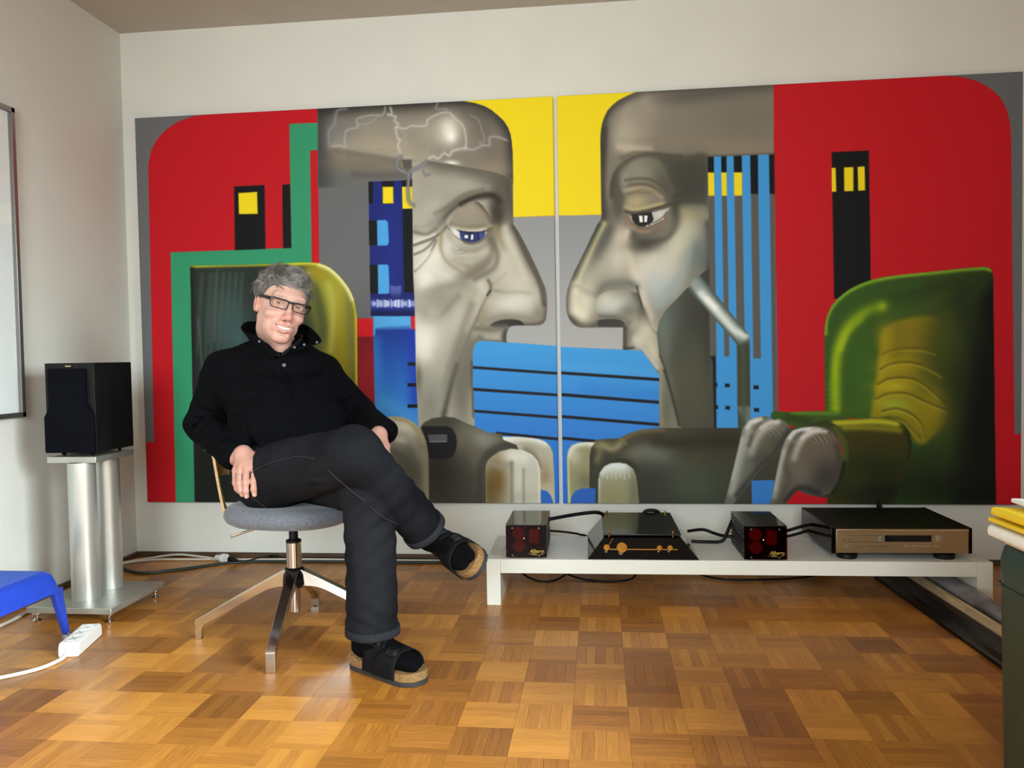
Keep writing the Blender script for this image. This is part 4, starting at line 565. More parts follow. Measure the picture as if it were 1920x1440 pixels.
('G',(566,822),44.1,52.9,-0.5,(150,162,164),0.9),('K',[(594,855),(637,903),(688,962),(729,1010),(770,1031)],(226,232,230),22.0,0.95),('K',[(617,876),(653,914)],(250,252,250),13.2,0.7),
('K',[(595,781),(638,837),(689,901),(780,1016)],(70,80,76),11.0,0.85),('K',[(545,832),(591,894),(652,969),(708,1030),(741,1075)],(64,76,70),11.0,0.85),('P',[(736,1075),(759,1068),(793,1050),(793,1090),(739,1089)],(66,72,62),13.1),
('P',[(736,1083),(800,1069),(799,1331),(734,1330),(803,1461),(733,1461)],(62,68,56),8.7),('K',[(764,1089),(764,1315),(764,1416)],(78,82,66),10.9,0.6),('M',None,0),
('P',[(414,1420),(372,1423),(335,1426),(287,1441),(245,1462),(170,1465),(149,1469),(127,1483),(117,1507),(114,1567),(113,1675),(151,1680),(150,1772),(1141,1768),(1142,1423)],(70,66,52),1.3),
('M',[(414,1420),(372,1423),(335,1426),(287,1441),(245,1462),(170,1465),(149,1469),(127,1483),(117,1507),(114,1567),(113,1675),(151,1680),(150,1772),(1141,1768),(1142,1423)],0),('L',(534,1414),(531,1733),(74,68,52),(52,54,46),0.7),
('G',(402,1546),89.8,58.4,0.4,(112,116,102),0.9),('G',(318,1529),58.7,31.6,0.2,(112,108,92),0.7),('K',[(244,1481),(287,1449),(330,1430),(425,1428)],(112,100,66),13.6,0.85),('K',[(265,1502),(351,1460),(424,1450)],(66,60,46),15.8,0.8),
('G',(403,1482),31.4,26.9,0,(48,44,34),0.8),('K',[(170,1491),(212,1508),(244,1492)],(150,142,106),13.7,0.8),('K',[(138,1480),(159,1513),(148,1556)],(124,116,84),16.0,0.7),('K',[(127,1513),(120,1594),(119,1664)],(58,56,44),13.7,0.8),
('K',[(245,1462),(260,1492)],(150,140,106),2.3,0.6),('K',[(254,1464),(270,1492)],(150,140,106),2.3,0.6),('K',[(264,1465),(279,1492)],(150,140,106),2.3,0.6),('G',(527,1621),89.1,111.4,0.3,(64,68,54),0.8),
('G',(605,1674),110.9,88.8,0,(58,72,54),0.8),('G',(633,1488),132.6,66.3,0,(62,56,44),0.8),('G',(422,1648),67.3,112.2,0.2,(66,68,62),0.7),('K',[(317,1610),(338,1675),(347,1739)],(56,58,52),22.6,0.7),
('K',[(501,1621),(580,1536),(736,1515)],(74,70,54),22.3,0.5),('K',[(521,1739),(734,1738)],(52,74,70),6.7,0.5),('G',(476,1482),134.0,26.8,0,(40,37,28),0.7),('G',(684,1472),132.2,57.3,0,(44,40,30),0.8),
('G',(381,1524),76.4,36.0,0.3,(126,128,114),0.6),('G',(553,1653),80.1,89.0,0.2,(76,84,66),0.6),('G',(380,1675),67.5,135.1,0,(52,54,48),0.7),('G',(186,1491),50.0,20.5,0.1,(146,138,104),0.5),('M',None,0),
('P',[(21,1773),(20,1545),(25,1512),(41,1491),(68,1481),(106,1478),(139,1479),(124,1502),(117,1534),(113,1677),(82,1677),(52,1691),(35,1718),(29,1773)],(150,146,112),1.4),
('M',[(21,1773),(20,1545),(25,1512),(41,1491),(68,1481),(106,1478),(139,1479),(124,1502),(117,1534),(113,1677),(82,1677),(52,1691),(35,1718),(29,1773)],0),('K',[(30,1534),(52,1496),(100,1484),(132,1486)],(240,240,230),13.8,0.95),
('K',[(23,1545),(23,1621),(26,1740)],(206,208,140),6.9,0.9),('G',(83,1566),45.8,68.7,0,(150,144,112),0.7),('G',(98,1648),36.7,41.2,0,(112,110,84),0.8),('G',(51,1539),27.5,36.7,0,(200,198,180),0.7),('M',None,0),
('P',[(29,1773),(35,1718),(52,1691),(81,1679),(152,1679),(151,1772)],(48,98,188),1.4),
('S',[(141,1680),(141,1631),(158,1594),(179,1567),(212,1551),(254,1548),(291,1559),(323,1589),(333,1632),(334,1782),(315,1782),(312,1621),(286,1583),(243,1570),(201,1575),(174,1594),(157,1631),(155,1783),(139,1783)],(54,56,46),2.3),
('P',[(151,1778),(153,1637),(160,1610),(179,1583),(206,1570),(243,1567),(275,1573),(301,1594),(312,1621),(317,1653),(327,1777)],(150,148,120),1.4),
('M',[(151,1778),(153,1637),(160,1610),(179,1583),(206,1570),(243,1567),(275,1573),(301,1594),(312,1621),(317,1653),(327,1777)],0),('G',(232,1588),90.8,36.3,0,(216,222,222),0.95),
('K',[(168,1610),(211,1583),(264,1583)],(236,240,240),13.7,0.7),('G',(242,1685),99.9,68.1,0,(150,146,112),0.6),('G',(305,1702),27.1,113.1,0,(112,112,88),0.85),('K',[(156,1642),(154,1740)],(196,206,196),6.8,0.8),
('K',[(174,1594),(171,1631)],(206,206,196),4.6,0.5),('K',[(192,1594),(190,1637)],(206,206,196),4.6,0.5),('K',[(210,1594),(209,1631)],(206,206,196),4.5,0.5),('K',[(228,1594),(228,1637)],(206,206,196),4.5,0.5),
('K',[(246,1594),(247,1631)],(206,206,196),4.5,0.5),('K',[(264,1594),(266,1637)],(206,206,196),4.5,0.5),('K',[(282,1594),(286,1632)],(206,206,196),4.5,0.5),('G',(199,1718),59.2,45.6,0,(146,134,92),0.6),('M',None,0),
('P',[(795,1644),(889,1642),(872,1769),(797,1770)],(56,124,204),1.3),('P',[(880,1356),(896,1352),(949,1356),(1024,1354),(1113,1352),(1158,1358),(1187,1389),(1173,1404),(1024,1427),(979,1422),(934,1403),(873,1379)],(58,84,30),1.3),
('M',[(880,1356),(896,1352),(949,1356),(1024,1354),(1113,1352),(1158,1358),(1187,1389),(1173,1404),(1024,1427),(979,1422),(934,1403),(873,1379)],0),('K',[(964,1360),(1069,1361),(1143,1362)],(96,140,40),10.8,0.8),
('K',[(949,1379),(1024,1395)],(44,60,26),17.3,0.8),('M',None,0),
('P',[(677,1763),(696,1692),(720,1597),(744,1495),(759,1425),(786,1390),(821,1374),(858,1372),(889,1390),(911,1383),(937,1399),(956,1426),(960,1457),(941,1488),(895,1527),(850,1574),(796,1644),(742,1715),(704,1763)],(104,104,94),1.3),
('M',[(677,1763),(696,1692),(720,1597),(744,1495),(759,1425),(786,1390),(821,1374),(858,1372),(889,1390),(911,1383),(937,1399),(956,1426),(960,1457),(941,1488),(895,1527),(850,1574),(796,1644),(742,1715),(704,1763)],0),
('K',[(790,1397),(771,1472),(743,1573),(712,1691)],(164,166,158),19.7,0.85),('G',(813,1390),39.3,17.5,-0.1,(196,190,182),0.9),('K',[(896,1398),(843,1433),(812,1480),(797,1527)],(186,178,168),17.4,0.85),
('K',[(851,1378),(809,1433),(786,1495)],(92,86,76),8.7,0.8),('G',(896,1480),56.5,43.5,-0.6,(86,78,66),0.9),('G',(835,1550),48.0,39.3,-0.8,(74,72,66),0.85),('K',[(949,1434),(895,1519),(819,1597),(735,1707)],(58,58,56),13.0,0.9),
('K',[(759,1440),(798,1421)],(206,200,192),1.5,0.22),('K',[(765,1445),(803,1434)],(206,200,192),1.5,0.22),('K',[(770,1450),(808,1446)],(206,200,192),1.5,0.22),('K',[(775,1436),(813,1459)],(206,200,192),1.5,0.22),
('K',[(781,1440),(819,1421)],(206,200,192),1.5,0.22),('K',[(786,1445),(824,1434)],(206,200,192),1.5,0.22),('K',[(791,1431),(829,1446)],(206,200,192),1.5,0.22),('K',[(797,1436),(834,1459)],(206,200,192),1.5,0.22),
('K',[(802,1441),(840,1421)],(206,200,192),1.5,0.22),('K',[(807,1427),(845,1434)],(206,200,192),1.5,0.22),('K',[(813,1431),(850,1446)],(206,200,192),1.5,0.22),('K',[(818,1436),(856,1459)],(206,200,192),1.5,0.22),
('K',[(823,1422),(861,1421)],(206,200,192),1.5,0.22),('K',[(829,1427),(866,1434)],(206,200,192),1.5,0.22),('K',[(834,1431),(872,1446)],(206,200,192),1.5,0.22),('K',[(839,1417),(877,1459)],(206,200,192),1.5,0.22),
('K',[(845,1422),(882,1422)],(206,200,192),1.5,0.22),('K',[(850,1427),(888,1434)],(206,200,192),1.5,0.22),('K',[(855,1413),(893,1447)],(206,200,192),1.5,0.22),('K',[(860,1418),(898,1459)],(206,200,192),1.5,0.22),
('K',[(866,1422),(903,1422)],(206,200,192),1.5,0.22),('K',[(871,1408),(909,1434)],(206,200,192),1.5,0.22),('K',[(876,1413),(914,1447)],(206,200,192),1.5,0.22),('K',[(882,1418),(919,1459)],(206,200,192),1.5,0.22),
('K',[(887,1404),(925,1422)],(206,200,192),1.5,0.22),('K',[(892,1408),(930,1434)],(206,200,192),1.5,0.22),('K',[(736,1526),(774,1511)],(140,142,136),1.3,0.15),('K',[(738,1533),(777,1518)],(140,142,136),1.3,0.15),
('K',[(740,1541),(780,1525)],(140,142,136),1.3,0.15),('K',[(743,1548),(783,1532)],(140,142,136),1.3,0.15),('K',[(745,1555),(786,1539)],(140,142,136),1.3,0.15),('K',[(747,1562),(789,1546)],(140,142,136),1.3,0.15),
('K',[(749,1569),(792,1553)],(140,142,136),1.3,0.15),('K',[(752,1576),(795,1560)],(140,142,136),1.3,0.15),('K',[(754,1583),(798,1567)],(140,142,136),1.3,0.15),('K',[(756,1590),(801,1574)],(140,142,136),1.3,0.15),
('K',[(758,1597),(804,1581)],(140,142,136),1.3,0.15),('K',[(761,1604),(807,1589)],(140,142,136),1.3,0.15),('K',[(763,1611),(810,1596)],(140,142,136),1.3,0.15),('K',[(765,1618),(813,1603)],(140,142,136),1.3,0.15),
('K',[(767,1625),(816,1610)],(140,142,136),1.3,0.15),('K',[(769,1632),(819,1617)],(140,142,136),1.3,0.15),('K',[(772,1640),(822,1624)],(140,142,136),1.3,0.15),('K',[(774,1647),(825,1631)],(140,142,136),1.3,0.15),
('K',[(776,1654),(828,1638)],(140,142,136),1.3,0.15),('K',[(778,1661),(831,1645)],(140,142,136),1.3,0.15),('K',[(779,1421),(798,1398),(836,1386)],(226,224,222),8.8,0.8),('K',[(835,1421),(873,1398),(907,1398)],(222,218,214),8.7,0.7),
('K',[(759,1464),(740,1542),(716,1636)],(190,192,186),8.8,0.6),('M',None,0),
('P',[(1094,1034),(1097,996),(1103,965),(1122,919),(1144,892),(1167,871),(1192,852),(1218,838),(1251,824),(1284,813),(1335,803),(1393,797),(1538,786),(1631,778),(1702,774),(1727,774),(1741,779),(1750,791),(1754,811),(1760,1213),(1768,1743),(1097,1745),(1106,1718),(1165,1590),(1283,1390),(1173,1381),(1128,1354),(1096,1354),(1095,1203)],(56,86,32),1.3),
('M',[(1094,1034),(1097,996),(1103,965),(1122,919),(1144,892),(1167,871),(1192,852),(1218,838),(1251,824),(1284,813),(1335,803),(1393,797),(1538,786),(1631,778),(1702,774),(1727,774),(1741,779),(1750,791),(1754,811),(1760,1213),(1768,1743),(1097,1745),(1106,1718),(1165,1590),(1283,1390),(1173,1381),(1128,1354),(1096,1354),(1095,1203)],0),
('P',[(1754,807),(1794,808),(1798,1743),(1611,1744),(1604,1591),(1632,1287),(1667,1023),(1709,881)],(12,16,14),28.6),('G',(1739,1288),90.3,492.4,0,(8,12,12),0.95),('G',(1575,1652),270.7,104.1,0,(14,20,14),0.95),
('G',(1320,1629),190.5,105.9,0,(30,42,20),0.8),('G',(1502,853),186.8,45.7,-0.1,(44,60,26),0.9),('G',(1631,849),123.4,53.5,-0.3,(44,54,24),0.9),
('K',[(1100,1034),(1103,973),(1130,916),(1174,872),(1226,842),(1291,819),(1393,802),(1538,791),(1702,779),(1745,788)],(132,176,40),8.5,0.9),('K',[(1129,1035),(1144,974),(1189,913),(1247,877),(1321,856),(1466,841)],(52,84,34),19.2,0.8),
('K',[(1139,1342),(1136,1234),(1144,1127),(1166,1051),(1203,990),(1262,946),(1321,924)],(158,186,20),23.5,0.95),('K',[(1159,1096),(1188,1028),(1240,976)],(186,206,28),12.8,0.7),
('K',[(1103,1342),(1103,1203),(1107,1049)],(48,88,34),10.7,0.8),('G',(1247,1167),63.5,190.5,0,(60,98,32),0.95),('G',(1225,1320),55.2,46.7,0,(58,92,28),0.8),('K',[(1173,1358),(1217,1343),(1283,1352)],(66,92,26),14.9,0.7),
('G',(1291,1038),29.5,126.5,0,(52,84,28),0.7),('K',[(1103,1219),(1136,1231)],(118,146,24),1.7,0.5),('K',[(1109,1226),(1143,1238)],(118,146,24),1.7,0.5),('K',[(1114,1233),(1151,1245)],(118,146,24),1.7,0.5),
('K',[(1103,1239),(1158,1252)],(118,146,24),1.7,0.5),('K',[(1109,1246),(1136,1258)],(118,146,24),1.7,0.5),('K',[(1114,1253),(1143,1265)],(118,146,24),1.7,0.5),('K',[(1103,1260),(1151,1272)],(118,146,24),1.7,0.5),
('K',[(1108,1267),(1158,1279)],(118,146,24),1.7,0.5),('K',[(1114,1274),(1136,1286)],(118,146,24),1.7,0.5),('K',[(1102,1281),(1143,1293)],(118,146,24),1.7,0.5),('K',[(1108,1288),(1151,1300)],(118,146,24),1.7,0.5),
('K',[(1114,1295),(1158,1307)],(118,146,24),1.7,0.5),('K',[(1102,1302),(1136,1314)],(118,146,24),1.7,0.5),('K',[(1108,1309),(1143,1321)],(118,146,24),1.7,0.5),('K',[(1114,1316),(1151,1328)],(118,146,24),1.7,0.5),
('K',[(1102,1323),(1158,1335)],(118,146,24),1.7,0.5),('K',[(1108,1330),(1136,1342)],(118,146,24),1.7,0.5),('K',[(1114,1337),(1143,1349)],(118,146,24),1.7,0.5),('K',[(1102,1344),(1150,1356)],(118,146,24),1.7,0.5),
('K',[(1108,1351),(1158,1363)],(118,146,24),1.7,0.5),('K',[(1393,979),(1466,928),(1538,899),(1602,863)],(64,78,26),12.6,0.6),('K',[(1509,966),(1610,901),(1681,858)],(40,50,24),16.6,0.7),
('S',[(1324,1031),(1350,1005),(1393,983),(1466,969),(1524,967),(1560,998),(1588,1074),(1603,1173),(1607,1286),(1596,1362),(1575,1408),(1524,1461),(1488,1495),(1452,1483),(1430,1437),(1393,1399),(1349,1383),(1282,1382),(1283,1344),(1298,1252),(1309,1145)],(136,124,22),10.5),
('G',(1342,1054),42.0,54.6,0,(158,140,20),0.9),('G',(1451,1041),62.6,50.1,0,(138,116,28),0.9),('G',(1545,1134),83.0,186.8,0.1,(70,76,26),0.95),('G',(1582,1256),49.7,207.3,0,(58,66,24),0.95),('G',(1371,1169),71.4,33.6,0,(176,156,24),0.8),
('G',(1364,1253),71.5,29.4,0,(190,172,28),0.85),('G',(1371,1329),75.7,33.7,0.1,(160,168,48),0.85),('G',(1524,1346),70.8,70.8,0.4,(150,134,24),0.85),('G',(1320,1222),21.1,147.6,0.1,(170,152,24),0.7),
('K',[(1324,1122),(1364,1104),(1422,1097),(1488,1102),(1531,1118)],(86,72,18),5.9,0.52),('K',[(1324,1132),(1364,1113),(1422,1107),(1488,1112),(1531,1127)],(196,180,48),5.5,0.29),
('K',[(1317,1183),(1357,1161),(1422,1154),(1488,1171),(1553,1210)],(86,72,18),5.9,0.64),('K',[(1317,1193),(1357,1170),(1422,1164),(1488,1180),(1553,1219)],(196,180,48),5.5,0.36),
('K',[(1306,1244),(1349,1222),(1422,1219),(1480,1243),(1553,1308)],(86,72,18),5.9,0.68),('K',[(1306,1254),(1349,1231),(1422,1228),(1480,1252),(1553,1318)],(196,180,48),5.5,0.38),
('K',[(1298,1306),(1349,1283),(1422,1284),(1488,1315),(1575,1354)],(86,72,18),5.9,0.64),('K',[(1298,1315),(1349,1292),(1422,1293),(1488,1325),(1575,1364)],(196,180,48),5.5,0.36),
('K',[(1324,1356),(1379,1345),(1437,1368),(1473,1407),(1492,1468)],(86,72,18),5.9,0.71),('K',[(1324,1365),(1379,1354),(1437,1378),(1473,1416),(1492,1477)],(196,180,48),5.5,0.4),
('K',[(1349,1379),(1401,1391),(1437,1429),(1473,1468)],(86,72,18),5.9,0.52),('K',[(1349,1388),(1401,1400),(1437,1439),(1473,1477)],(196,180,48),5.5,0.29),('K',[(1560,1316),(1603,1347),(1582,1408)],(84,86,24),12.5,0.6),
('G',(1632,1211),53.7,268.4,0.08,(34,44,20),0.85),('G',(1653,970),61.7,123.4,-0.4,(36,46,22),0.8),('G',(1574,1036),53.8,124.1,-0.3,(66,74,26),0.7),('G',(1524,1575),125.2,83.5,-0.5,(40,50,20),0.8),
('G',(1386,1070),29.3,83.8,0,(110,104,24),0.5),('M',None,0),
('M',[(1083,1392),(1173,1389),(1283,1384),(1342,1380),(1386,1395),(1415,1418),(1433,1452),(1441,1498),(1437,1537),(1422,1590),(1400,1660),(1371,1729),(1364,1745),(1105,1745),(1097,1710),(1127,1668),(1165,1574),(1187,1482),(1165,1443),(1135,1408)],0),
('P',[(994,1351),(1483,1355),(1483,1775),(993,1777)],(60,58,18),2.2),('K',[(1135,1404),(1217,1401),(1305,1398),(1379,1410)],(186,184,40),15.0,0.95),('K',[(1173,1424),(1283,1425),(1393,1437)],(150,140,28),12.8,0.8),
('G',(1291,1490),148.3,42.4,0,(62,54,20),0.8),('G',(1290,1590),169.6,72.1,0,(36,42,16),0.95),('G',(1305,1691),169.6,63.6,0,(20,26,14),0.95),('G',(1216,1629),63.9,72.5,0,(44,54,20),0.7),
('K',[(1422,1437),(1437,1498),(1430,1552)],(30,36,14),12.6,0.8),('M',None,0),
('P',[(1005,1422),(1046,1402),(1091,1392),(1135,1408),(1172,1447),(1191,1505),(1188,1575),(1172,1637),(1142,1691),(1112,1714),(1127,1668),(1157,1590),(1165,1520),(1146,1466),(1128,1435),(1091,1423),(1054,1419)],(62,70,28),1.3),
('M',[(1005,1422),(1046,1402),(1091,1392),(1135,1408),(1172,1447),(1191,1505),(1188,1575),(1172,1637),(1142,1691),(1112,1714),(1127,1668),(1157,1590),(1165,1520),(1146,1466),(1128,1435),(1091,1423),(1054,1419)],0),
('K',[(1024,1419),(1083,1400),(1128,1416)],(50,52,30),8.6,0.7),('K',[(1135,1423),(1165,1482),(1172,1559)],(88,100,34),10.7,0.6),('K',[(1172,1575),(1150,1660),(1120,1699)],(28,34,18),17.1,0.9),('M',None,0),
('P',[(867,1762),(883,1691),(899,1605),(918,1519),(937,1465),(964,1434),(1001,1422),(1046,1417),(1091,1423),(1128,1443),(1149,1482),(1161,1528),(1159,1590),(1142,1652),(1112,1699),(1067,1710),(1022,1707),(985,1687),(947,1722),(924,1762)],(100,92,80),1.3),
('M',[(867,1762),(883,1691),(899,1605),(918,1519),(937,1465),(964,1434),(1001,1422),(1046,1417),(1091,1423),(1128,1443),(1149,1482),(1161,1528),(1159,1590),(1142,1652),(1112,1699),(1067,1710),(1022,1707),(985,1687),(947,1722),(924,1762)],0),
('K',[(964,1442),(933,1504),(910,1597),(887,1707)],(160,158,148),17.3,0.85),('G',(1024,1430),47.4,17.2,-0.1,(196,194,192),0.95),('K',[(1068,1431),(1016,1458),(986,1504),(971,1551)],(196,190,182),15.0,0.9),
('K',[(1113,1443),(1068,1458),(1023,1489)],(96,74,56),10.7,0.8),('K',[(1009,1430),(963,1488),(940,1558)],(92,86,76),8.6,0.8),('G',(1068,1528),77.4,55.9,-0.4,(112,98,82),0.85),('G',(1090,1629),86.0,73.1,-0.3,(58,54,50),0.95),
('G',(1000,1613),56.2,73.5,0.4,(112,104,92),0.7),('K',[(1143,1497),(1154,1574),(1127,1660)],(70,62,54),17.1,0.8),('K',[(1067,1699),(993,1675),(932,1730)],(48,46,44),15.1,0.9),('K',[(933,1574),(948,1644),(902,1738)],(76,74,68),13.0,0.6),
('K',[(948,1480),(986,1453)],(214,208,200),1.5,0.22),('K',[(954,1486),(990,1467)],(214,208,200),1.5,0.22),('K',[(959,1491),(995,1480)],(214,208,200),1.5,0.22),('K',[(964,1476),(999,1493)],(214,208,200),1.5,0.22),
('K',[(969,1481),(1004,1454)],(214,208,200),1.5,0.22),('K',[(975,1487),(1008,1467)],(214,208,200),1.5,0.22),('K',[(980,1471),(1013,1480)],(214,208,200),1.5,0.22),('K',[(985,1477),(1017,1493)],(214,208,200),1.5,0.22),
('K',[(990,1482),(1022,1454)],(214,208,200),1.5,0.22),('K',[(996,1467),(1026,1467)],(214,208,200),1.5,0.22),('K',[(1001,1472),(1031,1480)],(214,208,200),1.5,0.22),('K',[(1006,1478),(1035,1493)],(214,208,200),1.5,0.22),
('K',[(1011,1462),(1040,1454)],(214,208,200),1.5,0.22),('K',[(1017,1468),(1044,1467)],(214,208,200),1.5,0.22),('K',[(1022,1473),(1049,1480)],(214,208,200),1.5,0.22),('K',[(1027,1458),(1053,1493)],(214,208,200),1.5,0.22),
('K',[(1032,1463),(1058,1454)],(214,208,200),1.5,0.22),('K',[(1038,1469),(1062,1467)],(214,208,200),1.5,0.22),('K',[(1043,1453),(1067,1480)],(214,208,200),1.5,0.22),('K',[(1048,1458),(1071,1494)],(214,208,200),1.5,0.22),
('K',[(1053,1464),(1076,1454)],(214,208,200),1.5,0.22),('K',[(1059,1448),(1080,1467)],(214,208,200),1.5,0.22),('K',[(1064,1454),(1085,1480)],(214,208,200),1.5,0.22),('K',[(1069,1459),(1089,1494)],(214,208,200),1.5,0.22),
('K',[(1074,1444),(1094,1454)],(214,208,200),1.5,0.22),('K',[(1080,1449),(1098,1467)],(214,208,200),1.5,0.22),('K',[(1085,1455),(1103,1481)],(214,208,200),1.5,0.22),('K',[(1090,1439),(1107,1494)],(214,208,200),1.5,0.22),
('K',[(1095,1445),(1112,1454)],(214,208,200),1.5,0.22),('K',[(1100,1450),(1116,1467)],(214,208,200),1.5,0.22),('K',[(910,1550),(956,1535)],(146,140,130),1.3,0.15),('K',[(914,1556),(960,1540)],(146,140,130),1.3,0.15),
('K',[(918,1561),(965,1546)],(146,140,130),1.3,0.15),('K',[(922,1567),(969,1551)],(146,140,130),1.3,0.15),('K',[(925,1572),(974,1557)],(146,140,130),1.3,0.15),('K',[(929,1578),(978,1562)],(146,140,130),1.3,0.15),
('K',[(933,1583),(982,1568)],(146,140,130),1.3,0.15),('K',[(936,1589),(987,1573)],(146,140,130),1.3,0.15),('K',[(940,1594),(991,1579)],(146,140,130),1.3,0.15),('K',[(944,1600),(996,1584)],(146,140,130),1.3,0.15),
('K',[(948,1605),(1000,1590)],(146,140,130),1.3,0.15),('K',[(951,1611),(1005,1595)],(146,140,130),1.3,0.15),('K',[(955,1616),(1009,1601)],(146,140,130),1.3,0.15),('K',[(959,1622),(1014,1606)],(146,140,130),1.3,0.15),
('K',[(963,1627),(1018,1612)],(146,140,130),1.3,0.15),('K',[(966,1633),(1023,1617)],(146,140,130),1.3,0.15),('K',[(970,1638),(1027,1622)],(146,140,130),1.3,0.15),('K',[(974,1643),(1032,1628)],(146,140,130),1.3,0.15),
('K',[(978,1649),(1036,1633)],(146,140,130),1.3,0.15),('K',[(981,1654),(1041,1639)],(146,140,130),1.3,0.15),('K',[(985,1660),(1045,1644)],(146,140,130),1.3,0.15),('K',[(989,1665),(1050,1650)],(146,140,130),1.3,0.15),
('K',[(952,1465),(979,1434),(1031,1427)],(230,228,228),8.7,0.8),('K',[(1001,1465),(1046,1438),(1098,1439)],(222,218,214),8.6,0.7),('K',[(929,1519),(910,1597),(891,1683)],(186,184,176),8.7,0.6),('M',None,0),
('P',[(936,1740),(981,1685),(1022,1703),(1067,1713),(1103,1716),(1103,1777),(924,1777)],(190,18,30),1.3),
]
def paint(ops, Wmm, Hmm, step):
    """lay flat colour, soft strokes and airbrush spots on a canvas; all lengths in millimetres from its top-left corner"""
    nx = int(round(Wmm / step)) + 1; ny = int(round(Hmm / step)) + 1
    xs = np.linspace(0, Wmm, nx).astype(np.float32); ys = np.linspace(0, Hmm, ny).astype(np.float32)
    img = np.zeros((ny, nx, 3), np.float32); mask = None
    def win(p, pad):
        p = np.asarray(p, float)
        i0, i1 = np.searchsorted(xs, p[:, 0].min() - pad), np.searchsorted(xs, p[:, 0].max() + pad)
        j0, j1 = np.searchsorted(ys, p[:, 1].min() - pad), np.searchsorted(ys, p[:, 1].max() + pad)
        return slice(j0, j1), slice(i0, i1)
    def seg_d2(X, Y, p, q):
        d = q - p; l2 = float(d @ d) + 1e-9
        t = np.clip(((X - p[0]) * d[0] + (Y - p[1]) * d[1]) / l2, 0, 1)
        return (X - p[0] - t * d[0]) ** 2 + (Y - p[1] - t * d[1]) ** 2, t
    def poly_cov(p, soft, pad=0):
        sj, si = win(p, soft * 2 + 2 * step); X, Y = np.meshgrid(xs[si], ys[sj])
        d2 = np.full(X.shape, 1e12, np.float32); ins = np.zeros(X.shape, bool); n = len(p)
        for k in range(n):
            a, b = np.asarray(p[k], float), np.asarray(p[(k + 1) % n], float)
            d2 = np.minimum(d2, seg_d2(X, Y, a, b)[0])
            if a[1] != b[1]:
                c = ((Y >= min(a[1], b[1])) & (Y < max(a[1], b[1]))) & (X < a[0] + (Y - a[1]) * (b[0] - a[0]) / (b[1] - a[1]))
                ins ^= c
        d = np.sqrt(d2) * np.where(ins, 1, -1); w = max(soft, step * 0.6)
        return sj, si, np.clip(d / (2 * w) + 0.5, 0, 1)
    def put(sj, si, a, c):
        if mask is not None: a = a * mask[sj, si]
        a = a[..., None]; img[sj, si] = img[sj, si] * (1 - a) + np.asarray(c, np.float32) * a
    for o in ops:
        k = o[0]
        if k in 'PS':
            p = o[1] if k == 'P' else catmull(o[1], 5, True)
            sj, si, a = poly_cov(p, o[3]); put(sj, si, a, o[2])
        elif k == 'M':
            if o[1] is None: mask = None; continue
            p = o[1] if not o[2] else catmull(o[1], 5, True)
            sj, si, a = poly_cov(p, step * 0.6); mask = np.zeros((ny, nx), np.float32); mask[sj, si] = a
        elif k == 'K':
            p = np.asarray(catmull(o[1], 4) if len(o[1]) > 2 else o[1], float); r = o[3]
            sj, si = win(p, r * 2.4); X, Y = np.meshgrid(xs[si], ys[sj])
            if X.size == 0: continue
            d2 = np.full(X.shape, 1e12, np.float32)
            for a, b in zip(p[:-1], p[1:]): d2 = np.minimum(d2, seg_d2(X, Y, a, b)[0])
            put(sj, si, o[4] * np.exp(-d2 / (r * r)), o[2])
        elif k == 'G':
            (cx, cy), rx, ry, an = o[1], o[2], o[3], o[4]; R_ = max(rx, ry) * 2.2
            sj, si = win([(cx, cy)], R_); X, Y = np.meshgrid(xs[si] - cx, ys[sj] - cy)
            c, s = math.cos(an), math.sin(an); u, v = (X * c + Y * s) / rx, (-X * s + Y * c) / ry
            put(sj, si, o[6] * np.exp(-(u * u + v * v)), o[5])
        elif k == 'L':
            p, q = np.asarray(o[1], float), np.asarray(o[2], float); d = q - p
            X, Y = np.meshgrid(xs, ys); t = np.clip(((X - p[0]) * d[0] + (Y - p[1]) * d[1]) / float(d @ d), 0, 1)[..., None]
            col = np.asarray(o[3], np.float32) * (1 - t) + np.asarray(o[4], np.float32) * t
            a = (o[5] * mask if mask is not None else np.full((ny, nx), o[5], np.float32))[..., None]
            img[:] = img * (1 - a) + col * a
    return img, xs, ys
def canvas_material(name):
    m = bpy.data.materials.new(name); m.use_nodes = True; nt = m.node_tree; N = nt.nodes; L = nt.links; b = N['Principled BSDF']
    a = N.new('ShaderNodeAttribute'); a.attribute_name = 'paint'; L.new(a.outputs['Color'], b.inputs['Base Color'])
    b.inputs['Roughness'].default_value = 0.62; b.inputs['Specular IOR Level'].default_value = 0.16
    tc = N.new('ShaderNodeTexCoord'); n = N.new('ShaderNodeTexNoise'); n.inputs['Scale'].default_value = 420; L.new(tc.outputs['Object'], n.inputs['Vector'])
    bp = N.new('ShaderNodeBump'); bp.inputs['Strength'].default_value = 0.10; bp.inputs['Distance'].default_value = 0.001
    L.new(n.outputs['Fac'], bp.inputs['Height']); L.new(bp.outputs['Normal'], b.inputs['Normal'])
    return m
m_paint = canvas_material('acrylic_on_canvas')
m_stretch = mat('stretcher_wood', (170, 140, 100), 0.7, noise=0.15, nscale=10)
